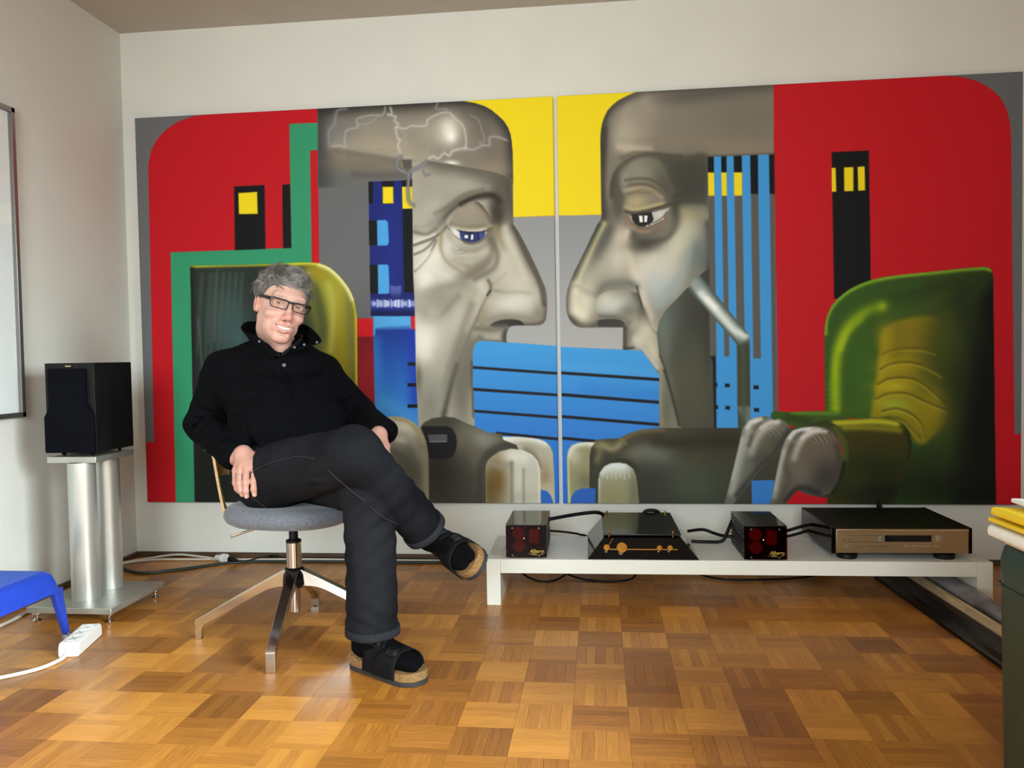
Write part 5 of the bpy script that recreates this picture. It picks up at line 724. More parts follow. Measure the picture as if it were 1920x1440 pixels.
def painting(name, label, ops, x0, x1, zt, zb, step=3.3):
    Wm, Hm = (x1 - x0) * 1000, (zt - zb) * 1000
    img, xs, ys = paint(ops, Wm, Hm, step)
    ny, nx = img.shape[:2]; depth = 0.036
    X, Z = np.meshgrid(xs / 1000, -ys / 1000); V = np.stack([X, np.zeros_like(X), Z], -1).reshape(-1, 3)
    i = np.arange(nx * ny).reshape(ny, nx)
    F = np.stack([i[:-1, :-1], i[1:, :-1], i[1:, 1:], i[:-1, 1:]], -1).reshape(-1, 4)
    colr = lin(np.clip(img.reshape(-1, 3), 0, 255))
    # the canvas is wrapped round the stretcher: the edge colours go on over the sides
    rim = np.concatenate([i[0, :], i[1:, -1], i[-1, -2::-1], i[-2:0:-1, 0]]); n0 = len(V)
    V = np.concatenate([V, V[rim] + np.array([0, depth, 0])]); colr = np.concatenate([colr, colr[rim] * 0.85])
    j = np.arange(len(rim)); k = (j + 1) % len(rim)
    F = np.concatenate([F, np.stack([rim[j], rim[k], n0 + k, n0 + j], -1)])
    me = bpy.data.meshes.new(name); me.vertices.add(len(V)); me.vertices.foreach_set('co', V.astype(np.float32).ravel())
    me.loops.add(F.size); me.loops.foreach_set('vertex_index', F.astype(np.int32).ravel())
    me.polygons.add(len(F)); me.polygons.foreach_set('loop_start', np.arange(0, F.size, 4, dtype=np.int32))
    me.update(calc_edges=True); me.validate()
    ca = me.color_attributes.new('paint', 'FLOAT_COLOR', 'POINT')
    ca.data.foreach_set('color', np.concatenate([colr, np.ones((len(colr), 1))], 1).astype(np.float32).ravel())
    me.materials.append(m_paint)
    e = empty(name, (x0, WALL_Y - 0.040, zt), label, 'painting', group='two-part painting on the long wall')
    o = bpy.data.objects.new('canvas', me); link(o, e)
    w = x1 - x0; h = zt - zb
    for nm, lo, hi in (('stretcher_bar', (0.003, 0.004, -0.05), (w - 0.003, 0.039, -0.003)), ('stretcher_bar', (0.003, 0.004, -h + 0.003), (w - 0.003, 0.039, -h + 0.05)),
                       ('stretcher_bar', (0.003, 0.004, -h + 0.05), (0.05, 0.039, -0.05)), ('stretcher_bar', (w - 0.05, 0.004, -h + 0.05), (w - 0.003, 0.039, -0.05))):
        box(nm, lo, hi, m_stretch, e)
    return e
painting('canvas_painting', 'large canvas with a grey profile facing right, hanging behind the seated person', ART_LEFT, -2.0728, -0.1861, 2.0017, 0.2587)
painting('canvas_painting', 'large canvas with a grey profile facing left and a green armchair', ART_RIGHT, -0.1667, 1.6969, 2.0017, 0.2587)
# ------------------------------------------------------------------ shared materials
m_white_lacquer = mat('white_lacquer', (232, 231, 224), 0.38, noise=0.015, nscale=6)
m_blackgloss = mat('black_gloss', (7, 7, 9), 0.10, noise=0.2, nscale=20, spec=0.22)
m_blackpl = mat('black_plastic', (11, 11, 13), 0.45, spec=0.25, noise=0.15, nscale=40)
m_blackcab = mat('black_cable', (9, 9, 11), 0.5, spec=0.25, noise=0.2, nscale=60)
m_chrome = mat('polished_aluminium', (214, 213, 211), 0.13, metal=1.0, noise=0.03, nscale=14)
m_brushed = mat('brushed_aluminium', (196, 196, 192), 0.36, metal=0.75, noise=0.05, nscale=30, stretch=(1, 1, 0.08), aniso=0.5)
m_brushed_plate = mat('satin_aluminium_plate', (176, 176, 168), 0.4, metal=0.7, noise=0.06, nscale=10, stretch=(1, 6, 1))
m_brass = mat('polished_brass', (212, 164, 78), 0.2, metal=1.0, noise=0.05, nscale=60)
m_gold_print = mat('gold_print', (214, 176, 96), 0.4, metal=0.5, noise=0.05, nscale=50)
m_dark_print = mat('dark_print', (52, 44, 36), 0.6, noise=0.05)

# ------------------------------------------------------------------ low white bench
BH = 0.168
bench = empty('low_bench', (-0.418, 2.847, 0), 'long low white lacquered bench carrying the black hi-fi units', 'bench', math.radians(0.9))
BL, BD, BT = 1.742, 0.375, 0.051
box('shelf_board', (BT, 0, BH - BT), (BL - BT, BD, BH), m_white_lacquer, bench, bevel=0.0012)
box('leg', (0, 0, 0), (BT - 0.0006, BD, BH), m_white_lacquer, bench, bevel=0.0012)
box('leg', (BL - BT + 0.0006, 0, 0), (BL, BD, BH), m_white_lacquer, bench, bevel=0.0012)

# ------------------------------------------------------------------ two mono amplifiers
m_acryl = thin_glass('smoked_red_acrylic', (196, 30, 34), 0.015)
m_redcap = mat('capacitor_sleeve', (190, 46, 44), 0.4, noise=0.1, nscale=40)
m_finline = mat('fin_edge', (96, 94, 96), 0.35, metal=0.8, noise=0.1, nscale=60)
m_led = mat('red_indicator', (255, 60, 40), 0.3, emit=(255, 90, 70), estr=14, noise=0.01)
m_ampgloss = mat('dark_acrylic_lid', (20, 16, 18), 0.08, noise=0.2, nscale=10, spec=0.6)
def amplifier(loc, rz, label):
    AW, AD, AH, z0 = 0.147, 0.262, 0.118, 0.005
    a = empty('power_amplifier', loc, label, 'amplifier', rz, 'matching cube amplifiers on the bench')
    h = z0 + AH
    box('bottom_plate', (0.002, 0.004, z0), (AW - 0.002, AD, z0 + 0.004), m_blackpl, a)
    box('rear_panel', (0.006, AD - 0.004, z0 + 0.004), (AW - 0.006, AD, h - 0.004), m_blackpl, a)
    box('inner_bulkhead', (0.008, 0.075, z0 + 0.004), (AW - 0.008, 0.078, h - 0.004), m_blackpl, a)
    box('lid', (0.0, 0.0, h - 0.004), (AW, AD, h), m_ampgloss, a, bevel=0.001)
    for s in (0, 1):
        x0, x1 = (0.0, 0.007) if s == 0 else (AW - 0.007, AW)
        w = box('side_panel', (x0 + (0.003 if s == 0 else 0), 0.003, z0 + 0.004), (x1 - (0 if s == 0 else 0.003), AD, h - 0.004), m_blackpl, a)
        for k in range(8):
            if k in (4,): continue
            zz = z0 + 0.010 + k * 0.0135
            box('cooling_fin', (x0, 0.003, zz), (x1, AD, zz + 0.0042), m_finline if k % 1 == 0 else m_blackpl, w)
    box('front_window', (0.0, -0.004, z0), (AW, 0.0, h - 0.0042), m_acryl, a)
    for cx, cz in ((0.043, z0 + 0.083), (0.045, z0 + 0.036)):
        bm = bmesh.new(); add_lathe(bm, [(0.0, -0.001), (0.0215, 0.0), (0.0225, 0.001), (0.0225, 0.05), (0, 0.05)], (cx, 0.016, cz), (0, 1, 0), 28)
        mesh_obj('capacitor', bm, m_redcap, a, smooth=False)
    box('transformer', (0.083, 0.018, z0 + 0.045), (0.118, 0.055, z0 + 0.098), m_redcap, a, bevel=0.004)
    for cx, cz in ((0.024, h - 0.012), (0.12, h - 0.012), (0.024, z0 + 0.007), (0.12, z0 + 0.007)):
        bm = bmesh.new(); add_cyl(bm, (cx, -0.0058, cz), (cx, -0.004, cz), 0.0036, n=14); mesh_obj('screw', bm, m_finline, a)
    bm = bmesh.new(); add_lathe(bm, [(0, -0.0022), (0.0012, -0.0018), (0.0017, 0)], (0.066, -0.004, z0 + 0.069), (0, 1, 0), 12); mesh_obj('indicator_lamp', bm, m_led, a)
    text_obj('lettering', 'Albarry', 0.019, (0.111, -0.0046, z0 + 0.0225), (math.pi/2, 0, 0), m_gold_print, a, shear=0.35, sx=0.86)
    text_obj('lettering', 'music', 0.0085, (0.101, -0.0046, z0 + 0.0115), (math.pi/2, 0, 0), m_gold_print, a, shear=0.35)
    cable('lettering_flourish', [(0.080, -0.0046, z0 + 0.0135), (0.089, -0.0046, z0 + 0.0125), (0.100, -0.0046, z0 + 0.0155), (0.118, -0.0046, z0 + 0.0085), (0.135, -0.0046, z0 + 0.014), (0.141, -0.0046, z0 + 0.021)], 0.00035, m_gold_print, a, n=5, sub=5)
    for x in (0.02, AW - 0.02):
        for y in (0.02, AD - 0.03):
            bm = bmesh.new(); add_cyl(bm, (x, y, 0), (x, y, z0), 0.008, n=14); mesh_obj('foot', bm, m_blackpl, a)
    return a
amplifier((-0.347, 2.862, BH), math.radians(0.5), 'black cube amplifier with red window, next to the raised sandal')
amplifier((0.494, 2.866, BH), math.radians(1.0), 'black cube amplifier with red window, between preamplifier and disc player')

# ------------------------------------------------------------------ pyramid preamplifier
pre = empty('preamplifier', (-0.053, 2.850, BH), 'black pyramid-shaped preamplifier with brass knobs and glass top', 'preamplifier', math.radians(0.8))
def frustum(bm, b, t, z0, z1):
    V = [bm.verts.new((x, y, z)) for z, (x0, x1, y0, y1) in ((z0, b), (z1, t)) for x, y in ((x0,y0),(x1,y0),(x1,y1),(x0,y1))]
    for f in ((3,2,1,0),(4,5,6,7),(0,1,5,4),(1,2,6,5),(2,3,7,6),(3,0,4,7)): bm.faces.new([V[i] for i in f])
bm = bmesh.new(); frustum(bm, (0, 0.391, 0, 0.42), (0.058, 0.333, 0.036, 0.40), 0.003, 0.073)
mesh_obj('body', bm, m_blackgloss, pre, bevel=0.001)
box('base_pad', (0.02, 0.02, 0), (0.371, 0.38, 0.003), m_blackpl, pre)
m_glass_top = mat('smoked_glass_lid', (14, 15, 15), 0.16, noise=0.2, nscale=9, spec=0.55)
box('glass_lid', (0.056, 0.030, 0.082), (0.333, 0.425, 0.087), m_glass_top, pre, bevel=0.0008)
for x, y in ((0.078, 0.044), (0.305, 0.044), (0.078, 0.412), (0.312, 0.412)):
    bm = bmesh.new(); add_lathe(bm, [(0, 0.073), (0.0028, 0.073), (0.0028, 0.0765), (0.0042, 0.077), (0.0042, 0.082), (0.003, 0.0825), (0.003, 0.088), (0.0043, 0.0885), (0.0043, 0.094), (0.0025, 0.0965), (0, 0.097)], (x, y, 0), n=14)
    mesh_obj('brass_post', bm, m_brass, pre, smooth=False)
# front slope frame: normal and up vectors of the leaning face
_sl = Vector((0, 0.036, 0.070)).normalized(); _sn = Vector((0, -_sl.z, _sl.y))
def on_front(x, t, off=0.0): return Vector((x, 0, 0.003)) + _sl * t + _sn * off
def knob(x, t, r, h):
    bm = bmesh.new(); add_lathe(bm, [(r * 0.9, 0), (r, 0.001), (r, h - 0.0012), (r * 0.93, h), (0, h + 0.0003)], on_front(x, t), _sn, 28)
    return mesh_obj('knob', bm, m_brass, pre)
knob(0.068, 0.0385, 0.0115, 0.016); knob(0.122, 0.0385, 0.0190, 0.017); knob(0.254, 0.0385, 0.0100, 0.014); knob(0.291, 0.0385, 0.0100, 0.014)
bm = bmesh.new()
u0, u1 = 0.066, 0.318
vs_ = [bm.verts.new(on_front(x, t, o)) for o in (0.0, 0.0012) for x, t in ((u0, 0.034), (u1, 0.034), (u1, 0.0375), (u0, 0.0375))]
for f in ((4,5,6,7),(0,1,5,4),(1,2,6,5),(2,3,7,6),(3,0,4,7)): bm.faces.new([vs_[i] for i in f])
mesh_obj('brass_bar', bm, m_brass, pre)
bm = bmesh.new(); add_tube(bm, [on_front(0.071, 0.043, 0.002), on_front(0.092, 0.0755, 0.002)], 0.0013, 6); mesh_obj('pointer_line', bm, m_brass, pre)
m_soft_print = mat('grey_print', (92, 92, 88), 0.6, noise=0.05)
for row, (yy, xs) in enumerate(((0.31, (0.165, 0.182, 0.200, 0.224, 0.246, 0.264, 0.282)), (0.17, (0.208, 0.230, 0.256, 0.290)))):
    for x in xs:
        bm = bmesh.new(); add_cyl(bm, (x, yy, 0.087), (x, yy, 0.0873), 0.0022, n=10); mesh_obj('printed_dot', bm, m_soft_print, pre)

# ------------------------------------------------------------------ disc player
m_champ = mat('champagne_aluminium', (186, 158, 118), 0.34, metal=0.85, noise=0.04, nscale=40, stretch=(0.05, 1, 1))
m_champ_hi = mat('champagne_highlight', (228, 208, 172), 0.2, metal=0.9, noise=0.02, nscale=40)  # lighter copy of the champagne metal; highlight put into the colour
m_disp = mat('display_glass', (6, 8, 14), 0.05, noise=0.1, nscale=40, spec=0.6)
m_btn = mat('metal_button', (206, 200, 186), 0.25, metal=0.8, noise=0.03, nscale=60)
cd = empty('disc_player', (0.797, 2.892, BH), 'wide disc player with champagne front and black top on the bench', 'disc player', math.radians(1.3))
CW, CD_, CH, CZ = 0.472, 0.385, 0.110, 0.022
bm = bmesh.new(); add_box(bm, (0.004, 0.006, CZ), (CW - 0.004, CD_, CH)); mesh_obj('case', bm, mat('black_case', (9, 9, 11), 0.35, spec=0.25, noise=0.15, nscale=30), cd, bevel=0.002)
for x0, x1 in ((0, 0.013), (CW - 0.013, CW)):
    box('side_cheek', (x0, 0.0, CZ), (x1, CD_, CH + 0.001), m_blackgloss, cd, bevel=0.0015)
fp = box('front_panel', (0.0145, -0.006, CZ + 0.003), (CW - 0.0145, 0.006, CH - 0.002), m_champ, cd, bevel=0.002)
box('edge_highlight_strip', (0.0145, -0.0075, CH - 0.0085), (CW - 0.0145, -0.005, CH - 0.0035), m_champ_hi, fp, bevel=0.0008)  # added strip that paints the highlight along the panel's top edge
yf = -0.006
def fr(nm, x0, x1, z0, z1, m, d=0.0015, par=fp): return box(nm, (x0, yf - d, z0), (x1, yf + 0.001, z1), m, par, bevel=0.0004)
box('drawer_gap', (0.040, yf - 0.0004, 0.063), (0.170, yf + 0.001, 0.087), m_dark_print, fp)
fr('disc_drawer', 0.0416, 0.153, 0.0645, 0.0855, m_champ)
fr('button', 0.1545, 0.1685, 0.0645, 0.0855, m_btn, 0.0018); fr('button', 0.330 + 0.0185, 0.330 + 0.034, 0.0655, 0.0865, m_btn, 0.0018)
box('display_window', (0.178, yf - 0.0006, 0.0645), (0.334, yf + 0.001, 0.0875), m_disp, fp)
for x0, x1 in ((0.041, 0.057), (0.242, 0.259), (0.268, 0.300), (0.302, 0.333), (0.342, 0.360)):
    fr('button', x0, x1, 0.0475 if x0 > 0.1 else 0.0440, 0.0515, m_btn, 0.0022)
text_obj('lettering', 'Accuphase', 0.0075, (0.092, yf - 0.0006, 0.0475), (math.pi/2, 0, 0), m_dark_print, fp, shear=0.3, sx=0.75)
text_obj('lettering', 'COMPACT DISC PLAYER DP-57', 0.0058, (0.155, yf - 0.0006, 0.0478), (math.pi/2, 0, 0), m_dark_print, fp)
text_obj('disc_mark', 'disc', 0.0075, (0.057, yf - 0.0018, 0.0745), (math.pi/2, 0, 0), m_dark_print, fp)
for x, y in ((0.064, 0.035), (CW - 0.078, 0.035), (0.064, CD_ - 0.05), (CW - 0.078, CD_ - 0.05)):
    bm = bmesh.new(); add_lathe(bm, [(0, 0), (0.032, 0), (0.0345, 0.003), (0.0345, 0.016), (0.028, CZ + 0.001), (0, CZ + 0.001)], (x, y, 0), n=28)
    f = mesh_obj('foot', bm, m_blackpl, cd)
    bm = bmesh.new(); add_cyl(bm, (x, y - 0.0352, 0.007), (x, y - 0.034, 0.007), 0.0022, n=10); mesh_obj('screw', bm, m_finline, f)

# ------------------------------------------------------------------ loudspeaker on its stand
st = empty('speaker_stand', (-1.84, 2.73, 0), 'silver speaker stand with two round columns in the room corner', 'speaker stand')
box('base_plate', (-0.157, -0.170, 0.034), (0.158, 0.170, 0.055), m_brushed_plate, st, bevel=0.002)
for x in (-0.135, 0.135):
    for y in (-0.145, 0.145):
        bm = bmesh.new(); add_lathe(bm, [(0, 0), (0.0145, 0), (0.0155, 0.003), (0.011, 0.0065), (0.0045, 0.010), (0.0045, 0.018), (0.009, 0.021), (0.0155, 0.026), (0.0155, 0.032), (0.012, 0.0345), (0, 0.0345)], (x, y, 0), n=24)
        mesh_obj('levelling_foot', bm, m_chrome, st, smooth=False)
for y in (-0.050, 0.092):
    bm = bmesh.new(); add_cyl(bm, (-0.014, y, 0.055), (-0.014, y, 0.547), 0.0465, n=48, cap=False)
    c = mesh_obj('column', bm, m_brushed, st, smooth=True)
box('top_plate', (-0.122, -0.083, 0.547), (0.064, 0.150, 0.569), m_brushed_plate, st, bevel=0.0012)
m_ash = mat('black_ash_veneer', (20, 20, 22), 0.5, spec=0.2, col2=(8, 8, 9), nscale=9, stretch=(14, 14, 0.6), bump=0.12, bscale=30)
m_grille = mat('grille_cloth', (11, 12, 18), 0.95, spec=0.06, noise=0.08, nscale=300, bump=0.3, bscale=900)
sp = empty('bookshelf_speaker', (-1.868, 2.652, 0.569), 'black wood-veneered bookshelf loudspeaker standing on the silver stand', 'loudspeaker')
SW, SD, SZ0, SZ1 = 0.0935, 0.226, 0.014, 0.333
cab = box('cabinet', (-SW, 0.0, SZ0), (SW, SD, SZ1), m_ash, sp, bevel=0.0015)
g = [(-0.076, SZ1 - 0.020), (0.066, SZ1 - 0.020), (0.066, SZ0 + 0.176), (0.0935, SZ0 + 0.130), (0.0935, SZ0 + 0.001), (-0.0935, SZ0 + 0.001), (-0.0935, SZ0 + 0.128), (-0.076, SZ0 + 0.158)]
bm = bmesh.new(); add_prism(bm, rounded(g, 0.004, 3), -0.014, -0.0002, 'y'); mesh_obj('front_grille', bm, m_grille, sp, bevel=0.003)
box('badge', (-0.018, -0.002, SZ1 - 0.017), (0.012, 0.0, SZ1 - 0.005), m_blackpl, sp)
text_obj('badge_lettering', 'chario', 0.0088, (-0.003, -0.0023, SZ1 - 0.0108), (math.pi/2, 0, 0), mat('gold_badge_print', (236, 214, 150), 0.4, noise=0.03), sp)
for x in (-0.055, 0.055):
    for y in (0.035, SD - 0.03):
        bm = bmesh.new(); add_lathe(bm, [(0, 0), (0.003, 0), (0.012, 0.0135), (0.012, SZ0 + 0.001), (0, SZ0 + 0.001)], (x, y, 0), n=18); mesh_obj('cone_foot', bm, m_blackpl, sp)

# ------------------------------------------------------------------ framed picture on the left wall
fr_e = empty('picture_frame', (WALL_L, 2.770, 0.705), 'tall aluminium-framed picture behind glass on the side wall', 'picture')
m_alu = mat('frame_aluminium', (150, 146, 146), 0.32, metal=0.85, noise=0.05, nscale=12, stretch=(1, 1, 0.1))
m_mount = mat('white_mount_paper', (238, 242, 244), 0.85, noise=0.01, nscale=12)
FW, FH, FD = 0.85, 1.137, 0.028
box('frame_bar', (0, -0.018, 0), (FD, 0.0, FH), m_alu, fr_e, bevel=0.001); box('frame_bar', (0, -FW, 0), (FD, -FW + 0.018, FH), m_alu, fr_e, bevel=0.001)
box('frame_bar', (0, -FW, 0), (FD, 0.0, 0.018), m_alu, fr_e, bevel=0.001); box('frame_bar', (0, -FW, FH - 0.018), (FD, 0.0, FH), m_alu, fr_e, bevel=0.001)
box('mount', (0.003, -FW + 0.018, 0.018), (0.012, -0.018, FH - 0.018), m_mount, fr_e)
m_pane = thin_glass('picture_glass', (255, 255, 255), 0.06)
box('glass_pane', (0.020, -FW + 0.018, 0.018), (0.022, -0.018, FH - 0.018), m_pane, fr_e)
box('print', (0.0122, -FW + 0.16, 0.2), (0.0128, -0.16, FH - 0.2), mat('print_paper', (204, 206, 204), 0.8, noise=0.15, nscale=6), fr_e)

# ------------------------------------------------------------------ blue plastic stool
m_blue = mat('blue_plastic', (32, 66, 184), 0.42, noise=0.05, nscale=14, bump=0.06, bscale=300)
m_bluetop = mat('blue_ribbed_tread', (62, 96, 190), 0.5, noise=0.06, nscale=60, bump=0.9, bscale=160, stretch=(1, 3, 1))
m_greyfoot = mat('grey_foot_cap', (150, 152, 154), 0.35, metal=0.4, noise=0.05)
stool = empty('step_stool', (-1.90, 2.21, 0), 'bright blue plastic step stool beside the speaker stand', 'stool')
bm = bmesh.new()
def stool_ring(z, gx, gy, r): return [(x + 0.008, y, z) for x, y in rounded([(-0.175 - gx, -0.155 - gy), (0.175 + gx, -0.155 - gy), (0.175 + gx, 0.10 + gy), (-0.175 - gx, 0.10 + gy)], r, 5)]
rings_ = [[bm.verts.new(p) for p in stool_ring(z, g, g2, r)] for z, g, g2, r in ((0.188, 0.026, 0.026, 0.035), (0.215, 0.020, 0.020, 0.032), (0.243, 0.010, 0.010, 0.03), (0.252, 0.002, 0.002, 0.028), (0.256, -0.010, -0.010, 0.02))]
for a_, b_ in zip(rings_[:-1], rings_[1:]):
    n_ = len(a_)
    for i_ in range(n_): bm.faces.new((a_[i_], a_[(i_+1) % n_], b_[(i_+1) % n_], b_[i_]))
bm.faces.new(rings_[-1]); bm.faces.new(rings_[0][::-1])
mesh_obj('seat_shell', bm, m_blue, stool, smooth=True).data.set_sharp_from_angle(angle=math.radians(40))
bm = bmesh.new(); add_box(bm, (-0.155, -0.135, 0.2555), (0.171, 0.082, 0.2575)); tread = mesh_obj('tread', bm, m_bluetop, stool)
for k in range(26):
    if k == 0:
        bm = bmesh.new(); add_box(bm, (0, -0.130, 0.2575), (0.0045, 0.078, 0.2588)); rib0 = mesh_obj('tread_rib', bm, m_bluetop, tread); rib0.location.x = -0.150
    else:
        r_ = bpy.data.objects.new('tread_rib', rib0.data); link(r_, tread); r_.location.x = -0.150 + k * 0.0125
for top_, foot_ in (((0.190, 0.112), (0.150, 0.212)), ((0.180, -0.150), (0.236, -0.208)), ((-0.165, 0.098), (-0.19, 0.206)), ((-0.165, -0.150), (-0.19, -0.208))):
    bm = bmesh.new(); vv = []
    for t, w_, d_ in ((0.0, 0.013, 0.022), (0.18, 0.011, 0.018), (1.0, 0.008, 0.011)):
        x_, y_, z_ = top_[0] + (foot_[0] - top_[0]) * t, top_[1] + (foot_[1] - top_[1]) * t, 0.195 * (1 - t) + 0.014 * t
        vv.append([bm.verts.new(p) for p in ((x_ - w_, y_ - d_, z_), (x_ + w_, y_ - d_, z_), (x_ + w_, y_ + d_, z_), (x_ - w_, y_ + d_, z_))])
    for a_, b_ in zip(vv[:-1], vv[1:]):
        for k in range(4): bm.faces.new((a_[k], a_[(k+1) % 4], b_[(k+1) % 4], b_[k]))
    bm.faces.new(vv[0][::-1]); bm.faces.new(vv[-1])
    lg = mesh_obj('leg', bm, m_blue, stool, bevel=0.004)
    bm = bmesh.new(); add_lathe(bm, [(0, 0), (0.012, 0), (0.0135, 0.004), (0.0115, 0.024), (0, 0.024)], (foot_[0], foot_[1], 0), n=18); mesh_obj('foot_cap', bm, m_greyfoot, lg)

# ------------------------------------------------------------------ power strip and the floor cables
m_whitepl = mat('white_plastic', (236, 236, 234), 0.35, noise=0.01, nscale=20)
m_hole = mat('socket_hole', (30, 30, 32), 0.6, noise=0.05)
ps = empty('power_strip', (-1.655, 2.358, 0), 'white three-socket power strip lying on the parquet', 'power strip', math.radians(104))
bm = bmesh.new(); add_prism(bm, rounded([(-0.098, 0), (0.098, 0), (0.098, 0.030), (0.088, 0.044), (-0.088, 0.044), (-0.098, 0.030)], 0.006, 4), -0.030, 0.030, 'y')
mesh_obj('housing', bm, m_whitepl, ps, bevel=0.006, bseg=3)
for k in (-1, 0, 1):
    bm = bmesh.new(); add_lathe(bm, [(0.0225, 0.0435), (0.0225, 0.0452), (0.0195, 0.0452), (0.0185, 0.0442), (0, 0.0442)], (k * 0.052, 0, 0), n=28)
    s_ = mesh_obj('socket', bm, m_whitepl, ps)
    for q in (-1, 1):
        bm = bmesh.new(); add_cyl(bm, (k * 0.052 + q * 0.0075, q * 0.006, 0.0442), (k * 0.052 + q * 0.0075, q * 0.006, 0.0446), 0.0028, n=10); mesh_obj('socket_hole', bm, m_hole, s_)
cable('cord', [(-0.097, 0.004, 0.014), (-0.13, 0.008, 0.008), (-0.20, 0.05, 0.006), (-0.26, 0.16, 0.006), (-0.28, 0.30, 0.006), (-0.27, 0.42, 0.006)], 0.0055, m_whitepl, ps)
m_ivory = mat('ivory_cable', (206, 198, 188), 0.45, noise=0.04, nscale=30)
m_green = mat('dark_green_cable', (32, 46, 44), 0.4, noise=0.1, nscale=30)
ext = empty('extension_cable', (-1.65, 3.40, 0), 'ivory extension cable with a white coupling along the skirting', 'cable')
def rel(pts, o): return [(p[0] - o[0], p[1] - o[1], p[2] - (o[2] if len(o) > 2 else 0)) for p in pts]
OX = (-1.65, 3.40, 0)
cable('cable_run', rel([(-2.145, 3.345, 0.005), (-2.05, 3.43, 0.007), (-1.93, 3.445, 0.020), (-1.80, 3.43, 0.014), (-1.715, 3.405, 0.012)], OX), 0.0048, m_ivory, ext)
cable('cable_run', rel([(-2.14, 3.33, 0.005), (-2.03, 3.40, 0.006), (-1.90, 3.415, 0.006), (-1.75, 3.42, 0.006), (-1.6, 3.425, 0.006), (-1.3, 3.44, 0.006), (-0.9, 3.44, 0.006), (-0.45, 3.45, 0.006)], OX), 0.0048, m_ivory, ext)
bm = bmesh.new(); add_lathe(bm, [(0, 0), (0.010, 0.0), (0.013, 0.02), (0.021, 0.045), (0.021, 0.062), (0.015, 0.062), (0.014, 0.054), (0, 0.054)], (-0.072, 0.002, 0.021), (1, -0.45, 0), n=24)
mesh_obj('coupling', bm, m_whitepl, ext)
pc = empty('mains_lead', (-1.58, 3.37, 0), 'black mains lead with an inline switch plugged into the ivory cable', 'cable')
OP = (-1.58, 3.37, 0)
bm = bmesh.new(); add_lathe(bm, [(0, 0), (0.0135, 0), (0.0135, 0.016), (0.009, 0.03), (0.005, 0.045), (0, 0.045)], (-0.068, 0.005, 0.021), (1, -0.3, -0.1), n=20); mesh_obj('plug', bm, m_blackpl, pc)
cable('lead', rel([(-1.612, 3.363, 0.017), (-1.57, 3.38, 0.012), (-1.53, 3.425, 0.015), (-1.49, 3.438, 0.016)], OP), 0.0032, m_blackcab, pc)
bm = bmesh.new(); add_prism(bm, rounded([(-0.020, 0), (0.020, 0), (0.020, 0.022), (-0.020, 0.022)], 0.008, 4), -0.009, 0.009, 'y')
sw_ = mesh_obj('inline_switch', bm, m_blackpl, pc, bevel=0.003); sw_.location = (-1.475 + 1.58, 3.445 - 3.37, 0.004)
cable('lead', rel([(-1.455, 3.445, 0.014), (-1.40, 3.45, 0.010), (-1.2, 3.458, 0.008), (-0.8, 3.46, 0.008), (-0.45, 3.45, 0.010)], OP), 0.0032, m_blackcab, pc)
tag(cable('garden_cable', [(-2.13, 3.30, 0.006), (-2.02, 3.215, 0.006), (-1.92, 3.185, 0.006), (-1.79, 3.26, 0.006), (-1.62, 3.375, 0.006), (-1.4, 3.40, 0.006), (-1.0, 3.405, 0.006), (-0.6, 3.41, 0.006), (-0.45, 3.41, 0.006)], 0.0066, m_green),
    'dark green rubber cable curving over the parquet to the corner', 'cable')
tag(cable('grey_cable', [(-2.13, 2.10, 0.005), (-2.08, 2.35, 0.005), (-2.055, 2.55, 0.006), (-2.09, 2.78, 0.006)], 0.006, m_ivory),
    'pale cable on the floor between the stool and side wall', 'cable')

# cables behind and under the bench
def blk(name, pts, r, label): return tag(cable(name, pts, r, m_blackcab), label, 'cable')
blk('speaker_cable', [(-0.205, 3.10, 0.262), (-0.10, 3.17, 0.268), (-0.02, 3.21, 0.268), (0.012, 3.245, 0.245), (0.03, 3.27, 0.22)], 0.0072, 'thick black cable running from the first cube amplifier to the preamplifier')
blk('signal_cable', [(-0.203, 3.115, 0.214), (-0.14, 3.17, 0.196), (-0.09, 3.22, 0.176), (-0.06, 3.25, 0.15), (-0.05, 3.28, 0.02)], 0.0042, 'thin black cable dropping off the bench beside the first amplifier')
blk('signal_cable', [(0.02, 3.265, 0.20), (-0.03, 3.24, 0.175), (-0.10, 3.26, 0.14), (-0.16, 3.30, 0.03)], 0.0042, 'thin black cable leaving the preamplifier towards the wall')
blk('braided_cable', [(0.33, 3.15, 0.208), (0.39, 3.17, 0.21), (0.43, 3.16, 0.199), (0.46, 3.12, 0.198), (0.53, 3.11, 0.193)], 0.0062, 'upper twisted black cable from preamplifier to second cube amplifier')
blk('braided_cable', [(0.34, 3.12, 0.176), (0.40, 3.11, 0.176), (0.45, 3.09, 0.184), (0.47, 3.10, 0.21), (0.50, 3.13, 0.262), (0.53, 3.14, 0.28)], 0.0062, 'black cable climbing from the bench into the second cube amplifier')
blk('braided_cable', [(0.64, 3.08, 0.215), (0.69, 3.10, 0.222), (0.75, 3.12, 0.235), (0.82, 3.16, 0.24)], 0.0062, 'upper black cable between second amplifier and disc player')
blk('braided_cable', [(0.645, 3.11, 0.20), (0.70, 3.15, 0.19), (0.76, 3.17, 0.20), (0.82, 3.19, 0.215)], 0.0055, 'lower black cable between second amplifier and disc player')
blk('power_cable', [(0.16, 3.285, 0.235), (0.175, 3.290, 0.257), (0.20, 3.292, 0.261), (0.225, 3.296, 0.255), (0.24, 3.30, 0.235)], 0.0075, 'short black cable arching over the back of the preamplifier')
blk('power_cable', [(1.09, 3.26, 0.275), (1.085, 3.285, 0.297), (1.09, 3.305, 0.27), (1.10, 3.33, 0.02)], 0.006, 'black mains cable rising behind the disc player')
